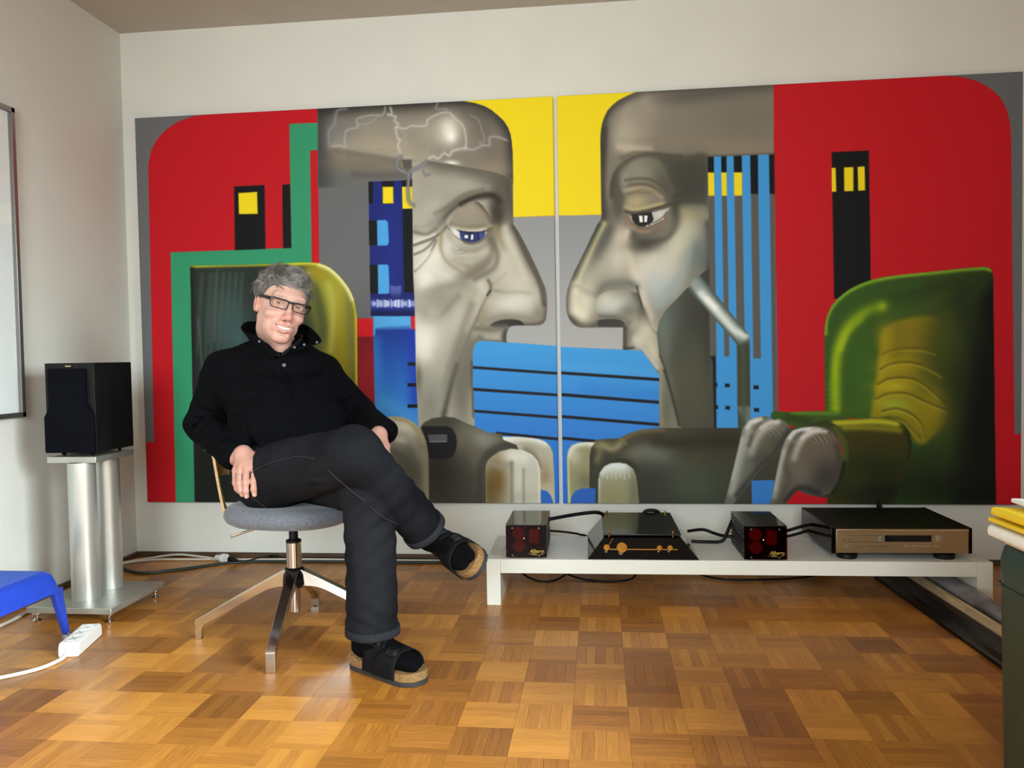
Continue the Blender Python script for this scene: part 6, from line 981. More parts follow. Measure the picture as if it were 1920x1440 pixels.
blk('loop_cable', [(-0.35, 3.24, 0.10), (-0.33, 3.20, 0.03), (-0.26, 3.15, 0.006), (-0.19, 3.16, 0.006), (-0.14, 3.22, 0.03), (-0.13, 3.28, 0.11)], 0.0042, 'black cable loop hanging under the bench behind its leg')
blk('loop_cable', [(-0.20, 3.29, 0.10), (-0.17, 3.24, 0.03), (-0.08, 3.18, 0.006), (0.06, 3.16, 0.006), (0.13, 3.20, 0.02), (0.16, 3.30, 0.10)], 0.0042, 'black cable loop under the bench below the first amplifier')
blk('loop_cable', [(0.05, 3.38, 0.09), (0.20, 3.34, 0.05), (0.38, 3.30, 0.02), (0.62, 3.28, 0.012), (0.80, 3.31, 0.012), (0.98, 3.38, 0.03), (1.07, 3.42, 0.06)], 0.0045, 'long black cable sagging under the middle of the bench')
blk('loop_cable', [(0.28, 3.38, 0.09), (0.35, 3.30, 0.02), (0.45, 3.21, 0.007), (0.60, 3.20, 0.007), (0.78, 3.24, 0.007), (0.93, 3.30, 0.02)], 0.0045, 'black cable lying on the floor under the preamplifier')
blk('loop_cable', [(1.36, 3.42, 0.03), (1.41, 3.36, 0.006), (1.47, 3.36, 0.006), (1.56, 3.40, 0.006)], 0.0045, 'black cable on the floor past the bench end')
blk('stray_cable', [(-0.46, 3.16, 0.006), (-0.43, 3.14, 0.04), (-0.425, 3.12, 0.08), (-0.40, 3.25, 0.13), (-0.34, 3.29, 0.15)], 0.006, 'black cable bunch between the raised sandal and the bench')
ad = empty('power_adapter', (0.875, 3.335, 0), 'black power adapter block standing under the bench', 'adapter')
box('housing', (-0.021, -0.02, 0.0), (0.021, 0.02, 0.07), m_blackpl, ad, bevel=0.004)
box('plug_pins', (-0.012, -0.006, 0.07), (0.012, 0.006, 0.082), m_finline, ad)
bl = empty('added_wall_strip', (0.72, 3.46, 0), 'added strip in place of the lighter wall seen under the bench', 'wall strip')  # added piece in wall paint, standing in for the lighter stretch of wall
box('wall_strip_face', (-0.22, -0.008, 0.0), (0.13, 0.008, 0.075), m_wall, bl, bevel=0.002); box('wall_strip_back', (-0.20, 0.008, 0.01), (0.11, 0.018, 0.065), m_base, bl)

# ------------------------------------------------------------------ things leaning low by the right end of the bench
m_rail = mat('black_rail_metal', (17, 18, 20), 0.34, metal=0.3, noise=0.2, nscale=12)
rail = empty('black_rail', (1.095, 2.6, 0), 'long black grooved metal rail lying on the floor under the bench', 'rail', math.radians(2.6))
RL0, RL1 = -0.62, 0.66
bm = bmesh.new(); add_prism(bm, [(0.0, 0.0), (0.052, 0.0), (0.060, 0.030), (0.055, 0.034), (0.040, 0.012), (0.022, 0.008), (0.013, 0.014), (0.006, 0.014), (0.0, 0.008)], RL0, RL1, 'y')
mesh_obj('profile', bm, m_rail, rail)
for k in range(150):
    y = RL0 + 0.01 + k * 0.0085
    if k == 0:
        bm = bmesh.new(); add_box(bm, (-0.0035, -0.0026, 0.002), (0.0005, 0.0026, 0.011)); tooth = mesh_obj('rail_tooth', bm, m_rail, rail); tooth.location = (0, y, 0)
    else:
        t_ = bpy.data.objects.new('rail_tooth', tooth.data); link(t_, rail); t_.location = (0, y, 0)
m_dkboard = mat('dark_brown_board', (62, 50, 42), 0.6, noise=0.25, nscale=10, stretch=(8, 1, 8))
m_pale = mat('pale_wood_lath', (196, 174, 138), 0.6, noise=0.15, nscale=10, stretch=(10, 1, 10))
bd = empty('wooden_board', (1.166, 2.6, 0), 'dark board lying between the rail and the roll', 'board', math.radians(2.6))
bm = bmesh.new(); add_prism(bm, [(0, 0), (0.05, 0), (0.05, 0.05), (0.012, 0.028), (0, 0.012)], -0.62, 0.72, 'y'); mesh_obj('board_face', bm, m_dkboard, bd, bevel=0.001)
box('edge_strip', (0.0505, -0.62, 0), (0.054, 0.72, 0.046), m_rail, bd)
lt = empty('wooden_lath', (1.168, 2.6, 0.002), 'pale wooden lath resting on the dark board', 'lath', math.radians(2.6))
bm = bmesh.new(); add_prism(bm, [(0.013, 0.0295), (0.040, 0.0452), (0.036, 0.053), (0.009, 0.037)], -0.60, 0.60, 'y'); mesh_obj('lath_body', bm, m_pale, lt, bevel=0.001)
m_roll = mat('grey_plastic_film', (168, 166, 172), 0.24, col2=(84, 82, 88), nscale=9, bump=0.6, bscale=26, stretch=(2, 0.6, 2))
rl = empty('carpet_roll', (1.265, 2.62, 0.0), 'grey roll wrapped in shiny plastic film under the bench end', 'roll', math.radians(3.0))
bm = bmesh.new(); prof = []
N_ = 28
ringsr = []
for k in range(41):
    y = -0.62 + 1.27 * k / 40
    ringsr.append([bm.verts.new(((0.038 + 0.003 * math.sin(3 * t + k * 0.7) * math.sin(k * 1.3)) * math.cos(t), y, 0.041 + (0.038 + 0.003 * math.sin(2 * t + k * 0.9)) * math.sin(t))) for t in [2 * math.pi * i / N_ for i in range(N_)]])
for a_, b_ in zip(ringsr[:-1], ringsr[1:]):
    for i in range(N_): bm.faces.new((a_[i], a_[(i+1) % N_], b_[(i+1) % N_], b_[i]))
bm.faces.new(ringsr[0][::-1]); bm.faces.new(ringsr[-1])
mesh_obj('roll_body', bm, m_roll, rl, smooth=True)
bm = bmesh.new(); add_lathe(bm, [(0.030, -0.622), (0.030, -0.628), (0.018, -0.628), (0.018, -0.622)], (0, 0, 0.041), (0, 1, 0), 20); mesh_obj('roll_core', bm, m_pale, rl)

# ------------------------------------------------------------------ green bin with pads of paper, right foreground
m_bin = mat('green_plastic_bin', (50, 66, 53), 0.38, noise=0.08, nscale=9, bump=0.08, bscale=60)
bn = empty('green_bin', (1.112, 1.50, 0), 'dark green plastic bin with rounded rim in the right foreground', 'bin')
def rrect(w, d, r, seg=7): return rounded([(-w, -d), (w, -d), (w, d), (-w, d)], r, seg)
bm = bmesh.new(); rings_ = []
for z, w, d, r in ((0.0, 0.280, 0.28, 0.05), (0.02, 0.285, 0.285, 0.055), (0.40, 0.291, 0.290, 0.06), (0.46, 0.292, 0.291, 0.06), (0.486, 0.287, 0.286, 0.06), (0.497, 0.276, 0.275, 0.055), (0.495, 0.266, 0.265, 0.05), (0.46, 0.260, 0.26, 0.05), (0.06, 0.25, 0.25, 0.05)):
    rings_.append([bm.verts.new((x, y, z)) for x, y in rrect(w, d, r)])
for a_, b_ in zip(rings_[:-1], rings_[1:]):
    n_ = len(a_)
    for i in range(n_): bm.faces.new((a_[i], a_[(i+1) % n_], b_[(i+1) % n_], b_[i]))
bm.faces.new(rings_[0][::-1]); bm.faces.new(rings_[-1])
mesh_obj('bin_body', bm, m_bin, bn, smooth=True)
bm = bmesh.new(); A_ = [bm.verts.new((x, y, z)) for z in (0.405, 0.411) for x, y in rrect(0.294, 0.293, 0.06)]
h_ = len(A_) // 2
for i in range(h_): bm.faces.new((A_[i], A_[(i+1) % h_], A_[h_ + (i+1) % h_], A_[h_ + i]))
mesh_obj('moulded_rib', bm, m_bin, bn, smooth=True)
m_paperw = mat('white_pad_paper', (236, 236, 232), 0.7, noise=0.02, nscale=14); m_papery = mat('yellow_pad_cover', (240, 206, 40), 0.5, noise=0.03, nscale=10); m_papercr = mat('cream_pad_paper', (218, 216, 200), 0.7, noise=0.03, nscale=14)
def pad(name, label, loc, rz, tilt, w, d, h, m, m2):
    e = empty(name, loc, label, 'pad', rz, 'stack of pads on the green bin'); e.rotation_euler = (tilt[0], tilt[1], rz)
    bm = bmesh.new(); add_prism(bm, rounded([(-w, 0), (w, 0), (w, h), (-w, h)], [h * 0.45, 0.001, 0.001, h * 0.45], 4), -d, d, 'y'); mesh_obj('cover', bm, m, e, bevel=0.001)
    box('pages', (-w * 0.9, -d + 0.002, h * 0.18), (w + 0.0008, d + 0.0006, h * 0.82), m2, e)
    return e
pad('paper_pad', 'thin cream pad at the bottom of the stack on the bin', (1.030, 1.56, 0.4985), 0.03, (0, math.radians(1.0), 0), 0.215, 0.16, 0.010, m_papercr, m_paperw)
pad('paper_pad', 'thick white pad in the stack on the bin', (1.015, 1.555, 0.5125), 0.05, (0, math.radians(1.5), 0), 0.232, 0.165, 0.024, m_paperw, m_papercr)
pad('paper_pad', 'thin yellow pad above the thick white pad', (1.016, 1.56, 0.5405), 0.05, (0, math.radians(2.2), 0), 0.232, 0.16, 0.0085, m_papery, m_paperw)
pad('paper_pad', 'thicker yellow pad under the topmost white sheet pad', (1.018, 1.555, 0.5525), 0.06, (0, math.radians(2.6), 0), 0.231, 0.16, 0.017, m_papery, m_paperw)
pad('paper_pad', 'white pad lying on top of the yellow pads', (1.052, 1.56, 0.5735), 0.02, (0, math.radians(3.2), 0), 0.226, 0.16, 0.009, m_paperw, m_papercr)

# ------------------------------------------------------------------ swivel chair
m_felt = mat('grey_felt', (98, 100, 110), 0.95, noise=0.22, nscale=260, bump=0.25, bscale=500, sheen=0.2)
m_ply = mat('birch_plywood', (206, 172, 124), 0.5, noise=0.12, nscale=16, stretch=(1, 1, 9))
m_plyface = mat('oak_veneer', (190, 152, 104), 0.5, noise=0.12, nscale=14, stretch=(9, 9, 1))
CH_O = Vector((-1.0, 2.5, 0.0))
chair = empty('swivel_chair', CH_O, 'swivel chair with grey felt seat, plywood arms and polished four-leg base', 'chair')
def spin(v, a): return Vector((v[0] * math.cos(a) - v[1] * math.sin(a), v[0] * math.sin(a) + v[1] * math.cos(a), v[2] if len(v) > 2 else 0))
# legs
for tip in ((-0.310, -0.051), (0.047, -0.313), (0.310, 0.050), (-0.046, 0.310)):
    L_ = math.hypot(*tip); a_ = math.atan2(tip[1], tip[0])
    prof_ = [(0.020, 0.222), (0.055, 0.205), (L_ - 0.006, 0.070), (L_ + 0.005, 0.062), (L_ + 0.005, 0.0), (L_ - 0.013, 0.0), (L_ - 0.015, 0.034), (L_ - 0.026, 0.049), (0.085, 0.158), (0.050, 0.166), (0.020, 0.166)]
    prof_ = rounded(prof_, [0.004, 0.03, 0.006, 0.006, 0.001, 0.001, 0.008, 0.01, 0.03, 0.02, 0.004], 4)
    bm = bmesh.new(); n_ = len(prof_); 
    def hw(r): return 0.0135 + 0.008 * max(0, 1 - r / 0.1)
    A_ = [bm.verts.new(spin((r, -hw(r), z), a_)) for r, z in prof_]; B_ = [bm.verts.new(spin((r, hw(r), z), a_)) for r, z in prof_]
    for i in range(n_): bm.faces.new((A_[i], A_[(i+1) % n_], B_[(i+1) % n_], B_[i]))
    bm.faces.new(A_[::-1]); bm.faces.new(B_)
    lg = mesh_obj('leg', bm, m_chrome, chair, bevel=0.003, bseg=3, angle=50)
    bm = bmesh.new(); add_cyl(bm, spin((L_ - 0.005, 0, -0.0), a_), spin((L_ - 0.005, 0, 0.003), a_), 0.010, n=14); mesh_obj('glide', bm, m_blackpl, lg)
bm = bmesh.new(); add_lathe(bm, [(0, 0.160), (0.030, 0.160), (0.040, 0.172), (0.037, 0.205), (0.030, 0.222), (0.0245, 0.226), (0, 0.226)], (0, 0, 0), n=32); mesh_obj('hub', bm, mat('dark_hub', (30, 30, 33), 0.2, metal=0.6, noise=0.1), chair, smooth=True)
bm = bmesh.new(); add_lathe(bm, [(0, 0.078), (0.0165, 0.078), (0.0175, 0.080), (0.0175, 0.165), (0, 0.165)], (0, 0, 0), n=32); mesh_obj('lower_tube', bm, m_chrome, chair)
bm = bmesh.new(); add_lathe(bm, [(0, 0.224), (0.0240, 0.224), (0.0240, 0.309), (0, 0.309)], (0, 0, 0), n=40); mesh_obj('sleeve', bm, m_chrome, chair)
bm = bmesh.new(); add_lathe(bm, [(0.0245, 0.307), (0.0245, 0.314), (0.017, 0.316), (0.0145, 0.32), (0.0145, 0.345), (0.017, 0.347), (0.017, 0.362), (0.030, 0.370), (0.085, 0.376), (0, 0.376)], (0, 0, 0), n=32); mesh_obj('gas_column', bm, m_blackpl, chair)
cable('lever', [(-0.06, -0.03, 0.372), (-0.10, -0.045, 0.362), (-0.185, -0.06, 0.336)], 0.0040, m_chrome, chair)
# seat cushion: rounded superellipse, domed
CH_A = math.radians(-26.6)             # the chair faces slightly to its left
def seat_outline(t, s=1.0):
    c, s_ = math.cos(t), math.sin(t); e = 2 / 2.8
    return (0.014 + 0.206 * s * math.copysign(abs(c) ** e, c), 0.205 * s * math.copysign(abs(s_) ** e, s_))
bm = bmesh.new(); NS = 64; rr_ = []
for s_, z_ in ((0.0, 0.372), (0.62, 0.374), (0.88, 0.383), (0.965, 0.395), (1.0, 0.411), (0.985, 0.428), (0.93, 0.441), (0.82, 0.447), (0.55, 0.442), (0.25, 0.438), (0.0, 0.437)):
    if s_ == 0: rr_.append([bm.verts.new((0, 0, z_))]); continue
    rr_.append([bm.verts.new(spin((*seat_outline(2 * math.pi * i / NS, s_), z_), CH_A * 0.3)) for i in range(NS)])
for a_, b_ in zip(rr_[:-1], rr_[1:]):
    for i in range(NS):
        j = (i + 1) % NS
        if len(a_) == 1: bm.faces.new((a_[0], b_[j], b_[i]))
        elif len(b_) == 1: bm.faces.new((a_[i], a_[j], b_[0]))
        else: bm.faces.new((a_[i], a_[j], b_[j], b_[i]))
mesh_obj('seat', bm, m_felt, chair, smooth=True)
# bent plywood: two arms in profile, joined low behind the sitter
_ad = Vector((-0.447, 0.894, 0)); _al = Vector((0.894, 0.447, 0))
arm_prof = [(-0.296, 0.611), (-0.284, 0.610), (-0.274, 0.603), (-0.266, 0.585), (-0.258, 0.535), (-0.246, 0.460), (-0.234, 0.405), (-0.222, 0.381), (-0.200, 0.371), (-0.150, 0.367)]
def arm_sheet(sign):
    C_ = catmull([np.array(p) for p in arm_prof], 4); bm = bmesh.new(); rows = []
    for i, p in enumerate(C_):
        a = C_[min(i + 1, len(C_) - 1)] - C_[max(i - 1, 0)]; nrm = np.array([a[1], -a[0]]); nrm /= np.linalg.norm(nrm) + 1e-9
        row = []
        for off in (-0.0048, 0.0048):
            q = p + nrm * off
            for dep in (0.0, 0.20):
                base_ = Vector((q[0], 0, q[1])) + _ad * dep
                if sign > 0:
                    lat = base_.x * _al.x + base_.y * _al.y; al_ = base_.x * _ad.x + base_.y * _ad.y
                    base_ = _al * (-lat) + _ad * al_ + Vector((0, 0, q[1]))
                row.append(bm.verts.new(base_))
        rows.append(row)
    for r0, r1 in zip(rows[:-1], rows[1:]):
        for a, b in ((0, 1), (1, 3), (3, 2), (2, 0)): bm.faces.new((r0[a], r0[b], r1[b], r1[a]))
    for r in (rows[0], rows[-1]): bm.faces.new((r[0], r[1], r[3], r[2]))
    return mesh_obj('plywood_arm', bm, m_ply, chair, bevel=0.0012)
arm_sheet(-1); arm_sheet(1)
bm = bmesh.new(); rows = []
for k in range(25):
    t = -1 + 2 * k / 24; p_ = _al * (0.235 * t) + _ad * (0.335 - 0.05 * t * t)
    rows.append([bm.verts.new(p_ + _ad * o_ + Vector((0, 0, z_))) for o_, z_ in ((0, 0.50), (0.012, 0.50), (0.040, 0.66), (0.028, 0.66))])
for r0, r1 in zip(rows[:-1], rows[1:]):
    for a in range(4): bm.faces.new((r0[a], r0[(a+1) % 4], r1[(a+1) % 4], r1[a]))
for r in (rows[0], rows[-1]): bm.faces.new(r)
mesh_obj('backrest', bm, m_plyface, chair, bevel=0.002)
# ------------------------------------------------------------------ the seated man: implicit surfaces meshed with surface nets
class Field:
    def __init__(s, xs, ys, zs):
        s.ax = [np.asarray(a, np.float32) for a in (xs, ys, zs)]
        s.v = np.full([len(a) for a in s.ax], 0.2, np.float32)
    def sub_box(s, lo, hi):
        sl = []
        for a, l, h in zip(s.ax, lo, hi):
            sl.append(slice(max(0, int(np.searchsorted(a, l)) - 1), min(len(a), int(np.searchsorted(a, h)) + 1)))
        X, Y, Z = np.meshgrid(*[a[q] for a, q in zip(s.ax, sl)], indexing='ij', sparse=True)
        return tuple(sl), X, Y, Z
    def blend(s, sl, d, k, op):
        a = s.v[sl]
        if a.size == 0: return
        if op == 'sub':
            d = -d
            if k <= 0: s.v[sl] = np.maximum(a, d); return
            h = np.clip(0.5 - 0.5 * (a - d) / k * -1, 0, 1) if False else np.clip(0.5 + 0.5 * (a - d) / k, 0, 1)
            s.v[sl] = d * (1 - h) + a * h + k * h * (1 - h)
        else:
            if k <= 0: s.v[sl] = np.minimum(a, d); return
            h = np.clip(0.5 + 0.5 * (a - d) / k, 0, 1)
            s.v[sl] = a * (1 - h) + d * h - k * h * (1 - h)
    def cone(s, p, q, r0, r1, k=0.01, op='add', flat=None):
        """tapered capsule; flat = (direction, factor) squeezes it along a direction"""
        p = np.asarray(p, float); q = np.asarray(q, float); m = max(r0, r1) * (1.0 if not flat else max(1, 1 / flat[1])) + k + 0.02
        sl, X, Y, Z = s.sub_box(np.minimum(p, q) - m, np.maximum(p, q) + m)
        d = q - p; l2 = d @ d + 1e-12
        x, y, z = X - p[0], Y - p[1], Z - p[2]
        t = np.clip((x * d[0] + y * d[1] + z * d[2]) / l2, 0, 1).astype(np.float32)
        ax, ay, az = x - t * d[0], y - t * d[1], z - t * d[2]
        if flat:
            n = np.asarray(flat[0], float); n = n / np.linalg.norm(n); c = (ax * n[0] + ay * n[1] + az * n[2]) * (flat[1] - 1)
            ax, ay, az = ax + c * n[0], ay + c * n[1], az + c * n[2]
        s.blend(sl, (np.sqrt(ax*ax + ay*ay + az*az) - (r0 + (r1 - r0) * t)).astype(np.float32), k, op)
    def chain(s, pts, rs, k=0.01, op='add', flat=None):
        for i in range(len(pts) - 1): s.cone(pts[i], pts[i+1], rs[i], rs[i+1], k if i == 0 else min(k, 0.006), op, flat)
    def ell(s, c, r, k=0.01, op='add', fr=None):
        c = np.asarray(c, float); r = np.asarray(r, float); m = r.max() + k + 0.02
        sl, X, Y, Z = s.sub_box(c - m, c + m); x, y, z = X - c[0], Y - c[1], Z - c[2]
        if fr is not None: x, y, z = [x * f[0] + y * f[1] + z * f[2] for f in fr]
        k0 = np.sqrt((x / r[0])**2 + (y / r[1])**2 + (z / r[2])**2); k1 = np.sqrt((x / r[0]**2)**2 + (y / r[1]**2)**2 + (z / r[2]**2)**2) + 1e-9
        s.blend(sl, (k0 * (k0 - 1) / k1).astype(np.float32), k, op)
    def cut(s, p, n, k=0.0):
        p = np.asarray(p, float); n = np.asarray(n, float); n = n / np.linalg.norm(n)
        X, Y, Z = np.meshgrid(*s.ax, indexing='ij', sparse=True)
        s.v = np.maximum(s.v, ((X - p[0]) * n[0] + (Y - p[1]) * n[1] + (Z - p[2]) * n[2]).astype(np.float32))
    def cut_local(s, p, n, rad):
        p = np.asarray(p, float); n = np.asarray(n, float); n = n / np.linalg.norm(n)
        sl, X, Y, Z = s.sub_box(p - rad, p + rad)
        x, y, z = X - p[0], Y - p[1], Z - p[2]; d = x * n[0] + y * n[1] + z * n[2]
        s.v[sl] = np.where(x*x + y*y + z*z < rad * rad, np.maximum(s.v[sl], d), s.v[sl])
    def mesh(s):
        v = s.v; neg = v < 0; nx, ny, nz = v.shape
        c = np.zeros((nx-1, ny-1, nz-1), np.uint8)
        for i in (0, 1):
            for j in (0, 1):
                for k in (0, 1): c += neg[i:nx-1+i, j:ny-1+j, k:nz-1+k]
        act = np.flatnonzero((c > 0) & (c < 8)); I, J, K = np.unravel_index(act, c.shape)
        vals = {}; 
        for i in (0, 1):
            for j in (0, 1):
                for k in (0, 1): vals[i, j, k] = v[I+i, J+j, K+k]
        acc = np.zeros((len(act), 3)); cnt = np.zeros(len(act))
        A = s.ax; P0 = np.stack([A[0][I], A[1][J], A[2][K]], -1).astype(float); P1 = np.stack([A[0][I+1], A[1][J+1], A[2][K+1]], -1).astype(float)
        for a in range(3):
            o1, o2 = [q for q in range(3) if q != a]
            for e1 in (0, 1):
                for e2 in (0, 1):
                    k0 = [0, 0, 0]; k0[o1] = e1; k0[o2] = e2; k1 = list(k0); k1[a] = 1
                    f0, f1 = vals[tuple(k0)], vals[tuple(k1)]; m = (f0 < 0) != (f1 < 0)
                    t = np.where(m, f0 / np.where(m, f0 - f1, 1), 0)
                    p = np.empty((len(act), 3)); p[:, a] = P0[:, a] + t * (P1[:, a] - P0[:, a]); p[:, o1] = (P1 if e1 else P0)[:, o1]; p[:, o2] = (P1 if e2 else P0)[:, o2]
                    acc += p * m[:, None]; cnt += m
        V = acc / cnt[:, None]
        def idx(i, j, k):
            f = np.ravel_multi_index((i, j, k), c.shape); return np.searchsorted(act, f)
        F = []
        for a in range(3):
            s0 = [slice(None)] * 3; s1 = [slice(None)] * 3; s0[a] = slice(0, -1); s1[a] = slice(1, None)
            n0, n1 = neg[tuple(s0)], neg[tuple(s1)]; ch = n0 != n1
            i, j, k = np.nonzero(ch); flip = n0[i, j, k]
            o1, o2 = [(1, 2), (2, 0), (0, 1)][a]
            g = [i, j, k]; ok = (g[o1] > 0) & (g[o2] > 0) & (g[o1] < v.shape[o1]-1) & (g[o2] < v.shape[o2]-1)
            g = [q[ok] for q in g]; flip = flip[ok]
            def sh(d1, d2):
                h = [q.copy() for q in g]; h[o1] = h[o1] - d1; h[o2] = h[o2] - d2; return idx(*h)
            q = np.stack([sh(1, 1), sh(0, 1), sh(0, 0), sh(1, 0)], -1)
            q[~flip] = q[~flip][:, ::-1]; F.append(q)
        return V, np.concatenate(F)
def net_obj(name, V, F, m, parent, smooth_it=1, origin=(0, 0, 0)):
    V = V.copy(); n = len(V)
    for _ in range(smooth_it):
        s_ = np.zeros_like(V); w = np.zeros(n)
        for a in range(4):
            b = (a + 1) % 4
            for x, y in ((a, b), (b, a)):
                for ch in range(3): s_[:, ch] += np.bincount(F[:, x], V[F[:, y], ch], n)
                w += np.bincount(F[:, x], minlength=n)
        V = V * 0.5 + 0.5 * s_ / np.maximum(w, 1)[:, None]
    me = bpy.data.meshes.new(name); me.vertices.add(n); me.vertices.foreach_set('co', (V - np.asarray(origin)).astype(np.float32).ravel())
    me.loops.add(F.size); me.loops.foreach_set('vertex_index', F.astype(np.int32).ravel())
    me.polygons.add(len(F)); me.polygons.foreach_set('loop_start', np.arange(0, F.size, 4, dtype=np.int32))
    me.update(calc_edges=True); me.shade_smooth(); me.materials.append(m)
    o = bpy.data.objects.new(name, me); link(o, parent); return o, V
def grid(lo, hi, step): return np.arange(lo, hi + step, step)
def grid_fine(lo, hi, coarse, fine, zones):
    out = [lo]
    while out[-1] < hi:
        x = out[-1]; out.append(x + (fine if any(a - coarse <= x < b for a, b in zones) else coarse))
    return np.array(out)
v3 = lambda *a: np.array(a, float)

# ---- joints (metres, world)
NECK = v3(-1.020, 2.475, 0.925)
R_SH, R_EL, R_WR = v3(-1.205, 2.470, 0.862), v3(-1.300, 2.520, 0.693), v3(-1.118, 2.350, 0.606)
L_SH, L_EL, L_WR = v3(-0.912, 2.550, 0.850), v3(-0.818, 2.660, 0.700), v3(-0.678, 2.410, 0.673)
R_HIP, R_KN, R_AN = v3(-1.030, 2.415, 0.535), v3(-0.676, 2.140, 0.645), v3(-0.515, 2.36, 0.362)
L_HIP, L_KN, L_AN = v3(-0.930, 2.540, 0.520), v3(-0.664, 2.225, 0.530), v3(-0.662, 2.228, 0.100)
# head frame: x to his left, y forward, z up
HF = v3(0.60, -0.795, -0.06); HF /= np.linalg.norm(HF)
_hl = np.cross(v3(0, 0, 1), HF); _hl /= np.linalg.norm(_hl); _hu = np.cross(HF, _hl)
_a = math.radians(13.5); HU = _hu * math.cos(_a) + _hl * math.sin(_a); HL = _hl * math.cos(_a) - _hu * math.sin(_a)
HO = v3(-0.936, 2.358, 1.066) - HF * 0.095
def hp(x, y, z): return HO + HL * x + HF * y + HU * z
HFR = (HL, HF, HU)
# foot frames: f toe-wards, w sideways, u up from the sole; origin under the heel
LFf = v3(0.885, -0.465, 0); LFu = v3(0, 0, 1); LFw = np.cross(LFu, LFf); LFo = v3(-0.728, 2.262, 0.030)
RFf = v3(0.55, -0.76, -0.10); RFf /= np.linalg.norm(RFf); _rw = v3(-0.62, -0.05, -0.75); _rw -= RFf * (_rw @ RFf); RFw = -_rw / np.linalg.norm(_rw); RFu = np.cross(RFf, RFw)
RFo = R_AN - RFu * 0.060 - RFf * 0.060
def fp_(o, f, w, u): return lambda a, b, c: o + f * a + w * b + u * c
LP, RP = fp_(LFo, LFf, LFw, LFu), fp_(RFo, RFf, RFw, RFu)

m_skin = None
def skin_material():
    m = bpy.data.materials.new('skin'); m.use_nodes = True; nt = m.node_tree; N = nt.nodes; L = nt.links; b = N['Principled BSDF']
    a = N.new('ShaderNodeAttribute'); a.attribute_name = 'skin'
    tc = N.new('ShaderNodeTexCoord'); n = N.new('ShaderNodeTexNoise'); n.inputs['Scale'].default_value = 70; n.inputs['Detail'].default_value = 5; L.new(tc.outputs['Object'], n.inputs['Vector'])
    mx = N.new('ShaderNodeMix'); mx.data_type = 'RGBA'; mx.blend_type = 'MULTIPLY'; mx.inputs[0].default_value = 0.16
    L.new(a.outputs['Color'], mx.inputs[6]); L.new(n.outputs['Color'], mx.inputs[7]); L.new(mx.outputs[2], b.inputs['Base Color'])
    b.inputs['Roughness'].default_value = 0.48; b.inputs['Specular IOR Level'].default_value = 0.4
    b.inputs['Subsurface Weight'].default_value = 0.12; b.inputs['Subsurface Radius'].default_value = (0.008, 0.003, 0.002)
    n2 = N.new('ShaderNodeTexNoise'); n2.inputs['Scale'].default_value = 420; L.new(tc.outputs['Object'], n2.inputs['Vector'])
    bp = N.new('ShaderNodeBump'); bp.inputs['Strength'].default_value = 0.12; bp.inputs['Distance'].default_value = 0.001; L.new(n2.outputs['Fac'], bp.inputs['Height']); L.new(bp.outputs['Normal'], b.inputs['Normal'])
    return m
m_skin = skin_material()

# ---- body (one continuous surface)
bx_ = grid_fine(-1.42, -0.28, 0.0065, 0.0020, [(-1.135, -0.865), (-0.715, -0.62)])
by_ = grid_fine(2.06, 2.76, 0.0065, 0.0020, [(2.27, 2.57)])
bz_ = grid_fine(0.02, 1.20, 0.0065, 0.0020, [(0.485, 0.70), (0.93, 1.185)])
B = Field(bx_, by_, bz_)
B.ell((-1.03, 2.53, 0.78), (0.125, 0.070, 0.12), 0.03); B.ell((-1.00, 2.49, 0.66), (0.13, 0.10, 0.13), 0.05); B.ell((-1.0, 2.48, 0.53), (0.12, 0.11, 0.08), 0.05)
B.cone(R_SH, L_SH, 0.036, 0.036, 0.03)
for a_, b_, c_ in ((R_SH, R_EL, R_WR), (L_SH, L_EL, L_WR)): B.chain([a_, b_, c_], [0.034, 0.028, 0.024], 0.02)
for a_, b_, c_ in ((R_HIP, R_KN, R_AN), (L_HIP, L_KN, L_AN)): B.chain([a_, b_, c_], [0.072, 0.05, 0.036], 0.03)
B.chain([L_AN, LP(0.06, 0, 0.05), LP(0.19, 0, 0.03)], [0.033, 0.03, 0.02], 0.02); B.chain([R_AN, RP(0.06, 0, 0.05), RP(0.19, 0, 0.03)], [0.033, 0.03, 0.02], 0.02)
# head
B.ell(hp(0, -0.016, 0.034), (0.071, 0.094, 0.080), 0.0, fr=HFR)
B.ell(hp(0, 0.026, -0.014), (0.0605, 0.066, 0.080), 0.03, fr=HFR)
B.ell(hp(0, 0.032, -0.066), (0.046, 0.050, 0.046), 0.022, fr=HFR)
B.ell(hp(0, 0.074, -0.098), (0.020, 0.019, 0.018), 0.016, fr=HFR)
for s_ in (-1, 1):
    B.cone(hp(s_*0.046, -0.006, -0.046), hp(s_*0.013, 0.070, -0.100), 0.015, 0.013, 0.018)
    B.ell(hp(s_*0.037, 0.061, -0.035), (0.024, 0.025, 0.019), 0.012, fr=HFR)
    B.ell(hp(s_*0.037, 0.044, -0.070), (0.014, 0.026, 0.018), 0.014, fr=HFR)
B.cone(hp(-0.038, 0.079, 0.021), hp(0.038, 0.079, 0.021), 0.011, 0.011, 0.02)
NB = hp(0, -0.028, -0.075)
B.cone(NB, NECK + v3(0.004, 0.016, -0.03), 0.054, 0.054, 0.03)
B.cone(hp(0, 0.028, -0.080), NECK + v3(0.030, -0.046, 0.004), 0.030, 0.026, 0.025)       # soft underside of the chin
B.cone(NECK + v3(0, 0.02, -0.02), R_SH, 0.045, 0.035, 0.03); B.cone(NECK + v3(0, 0.02, -0.02), L_SH, 0.045, 0.035, 0.03)
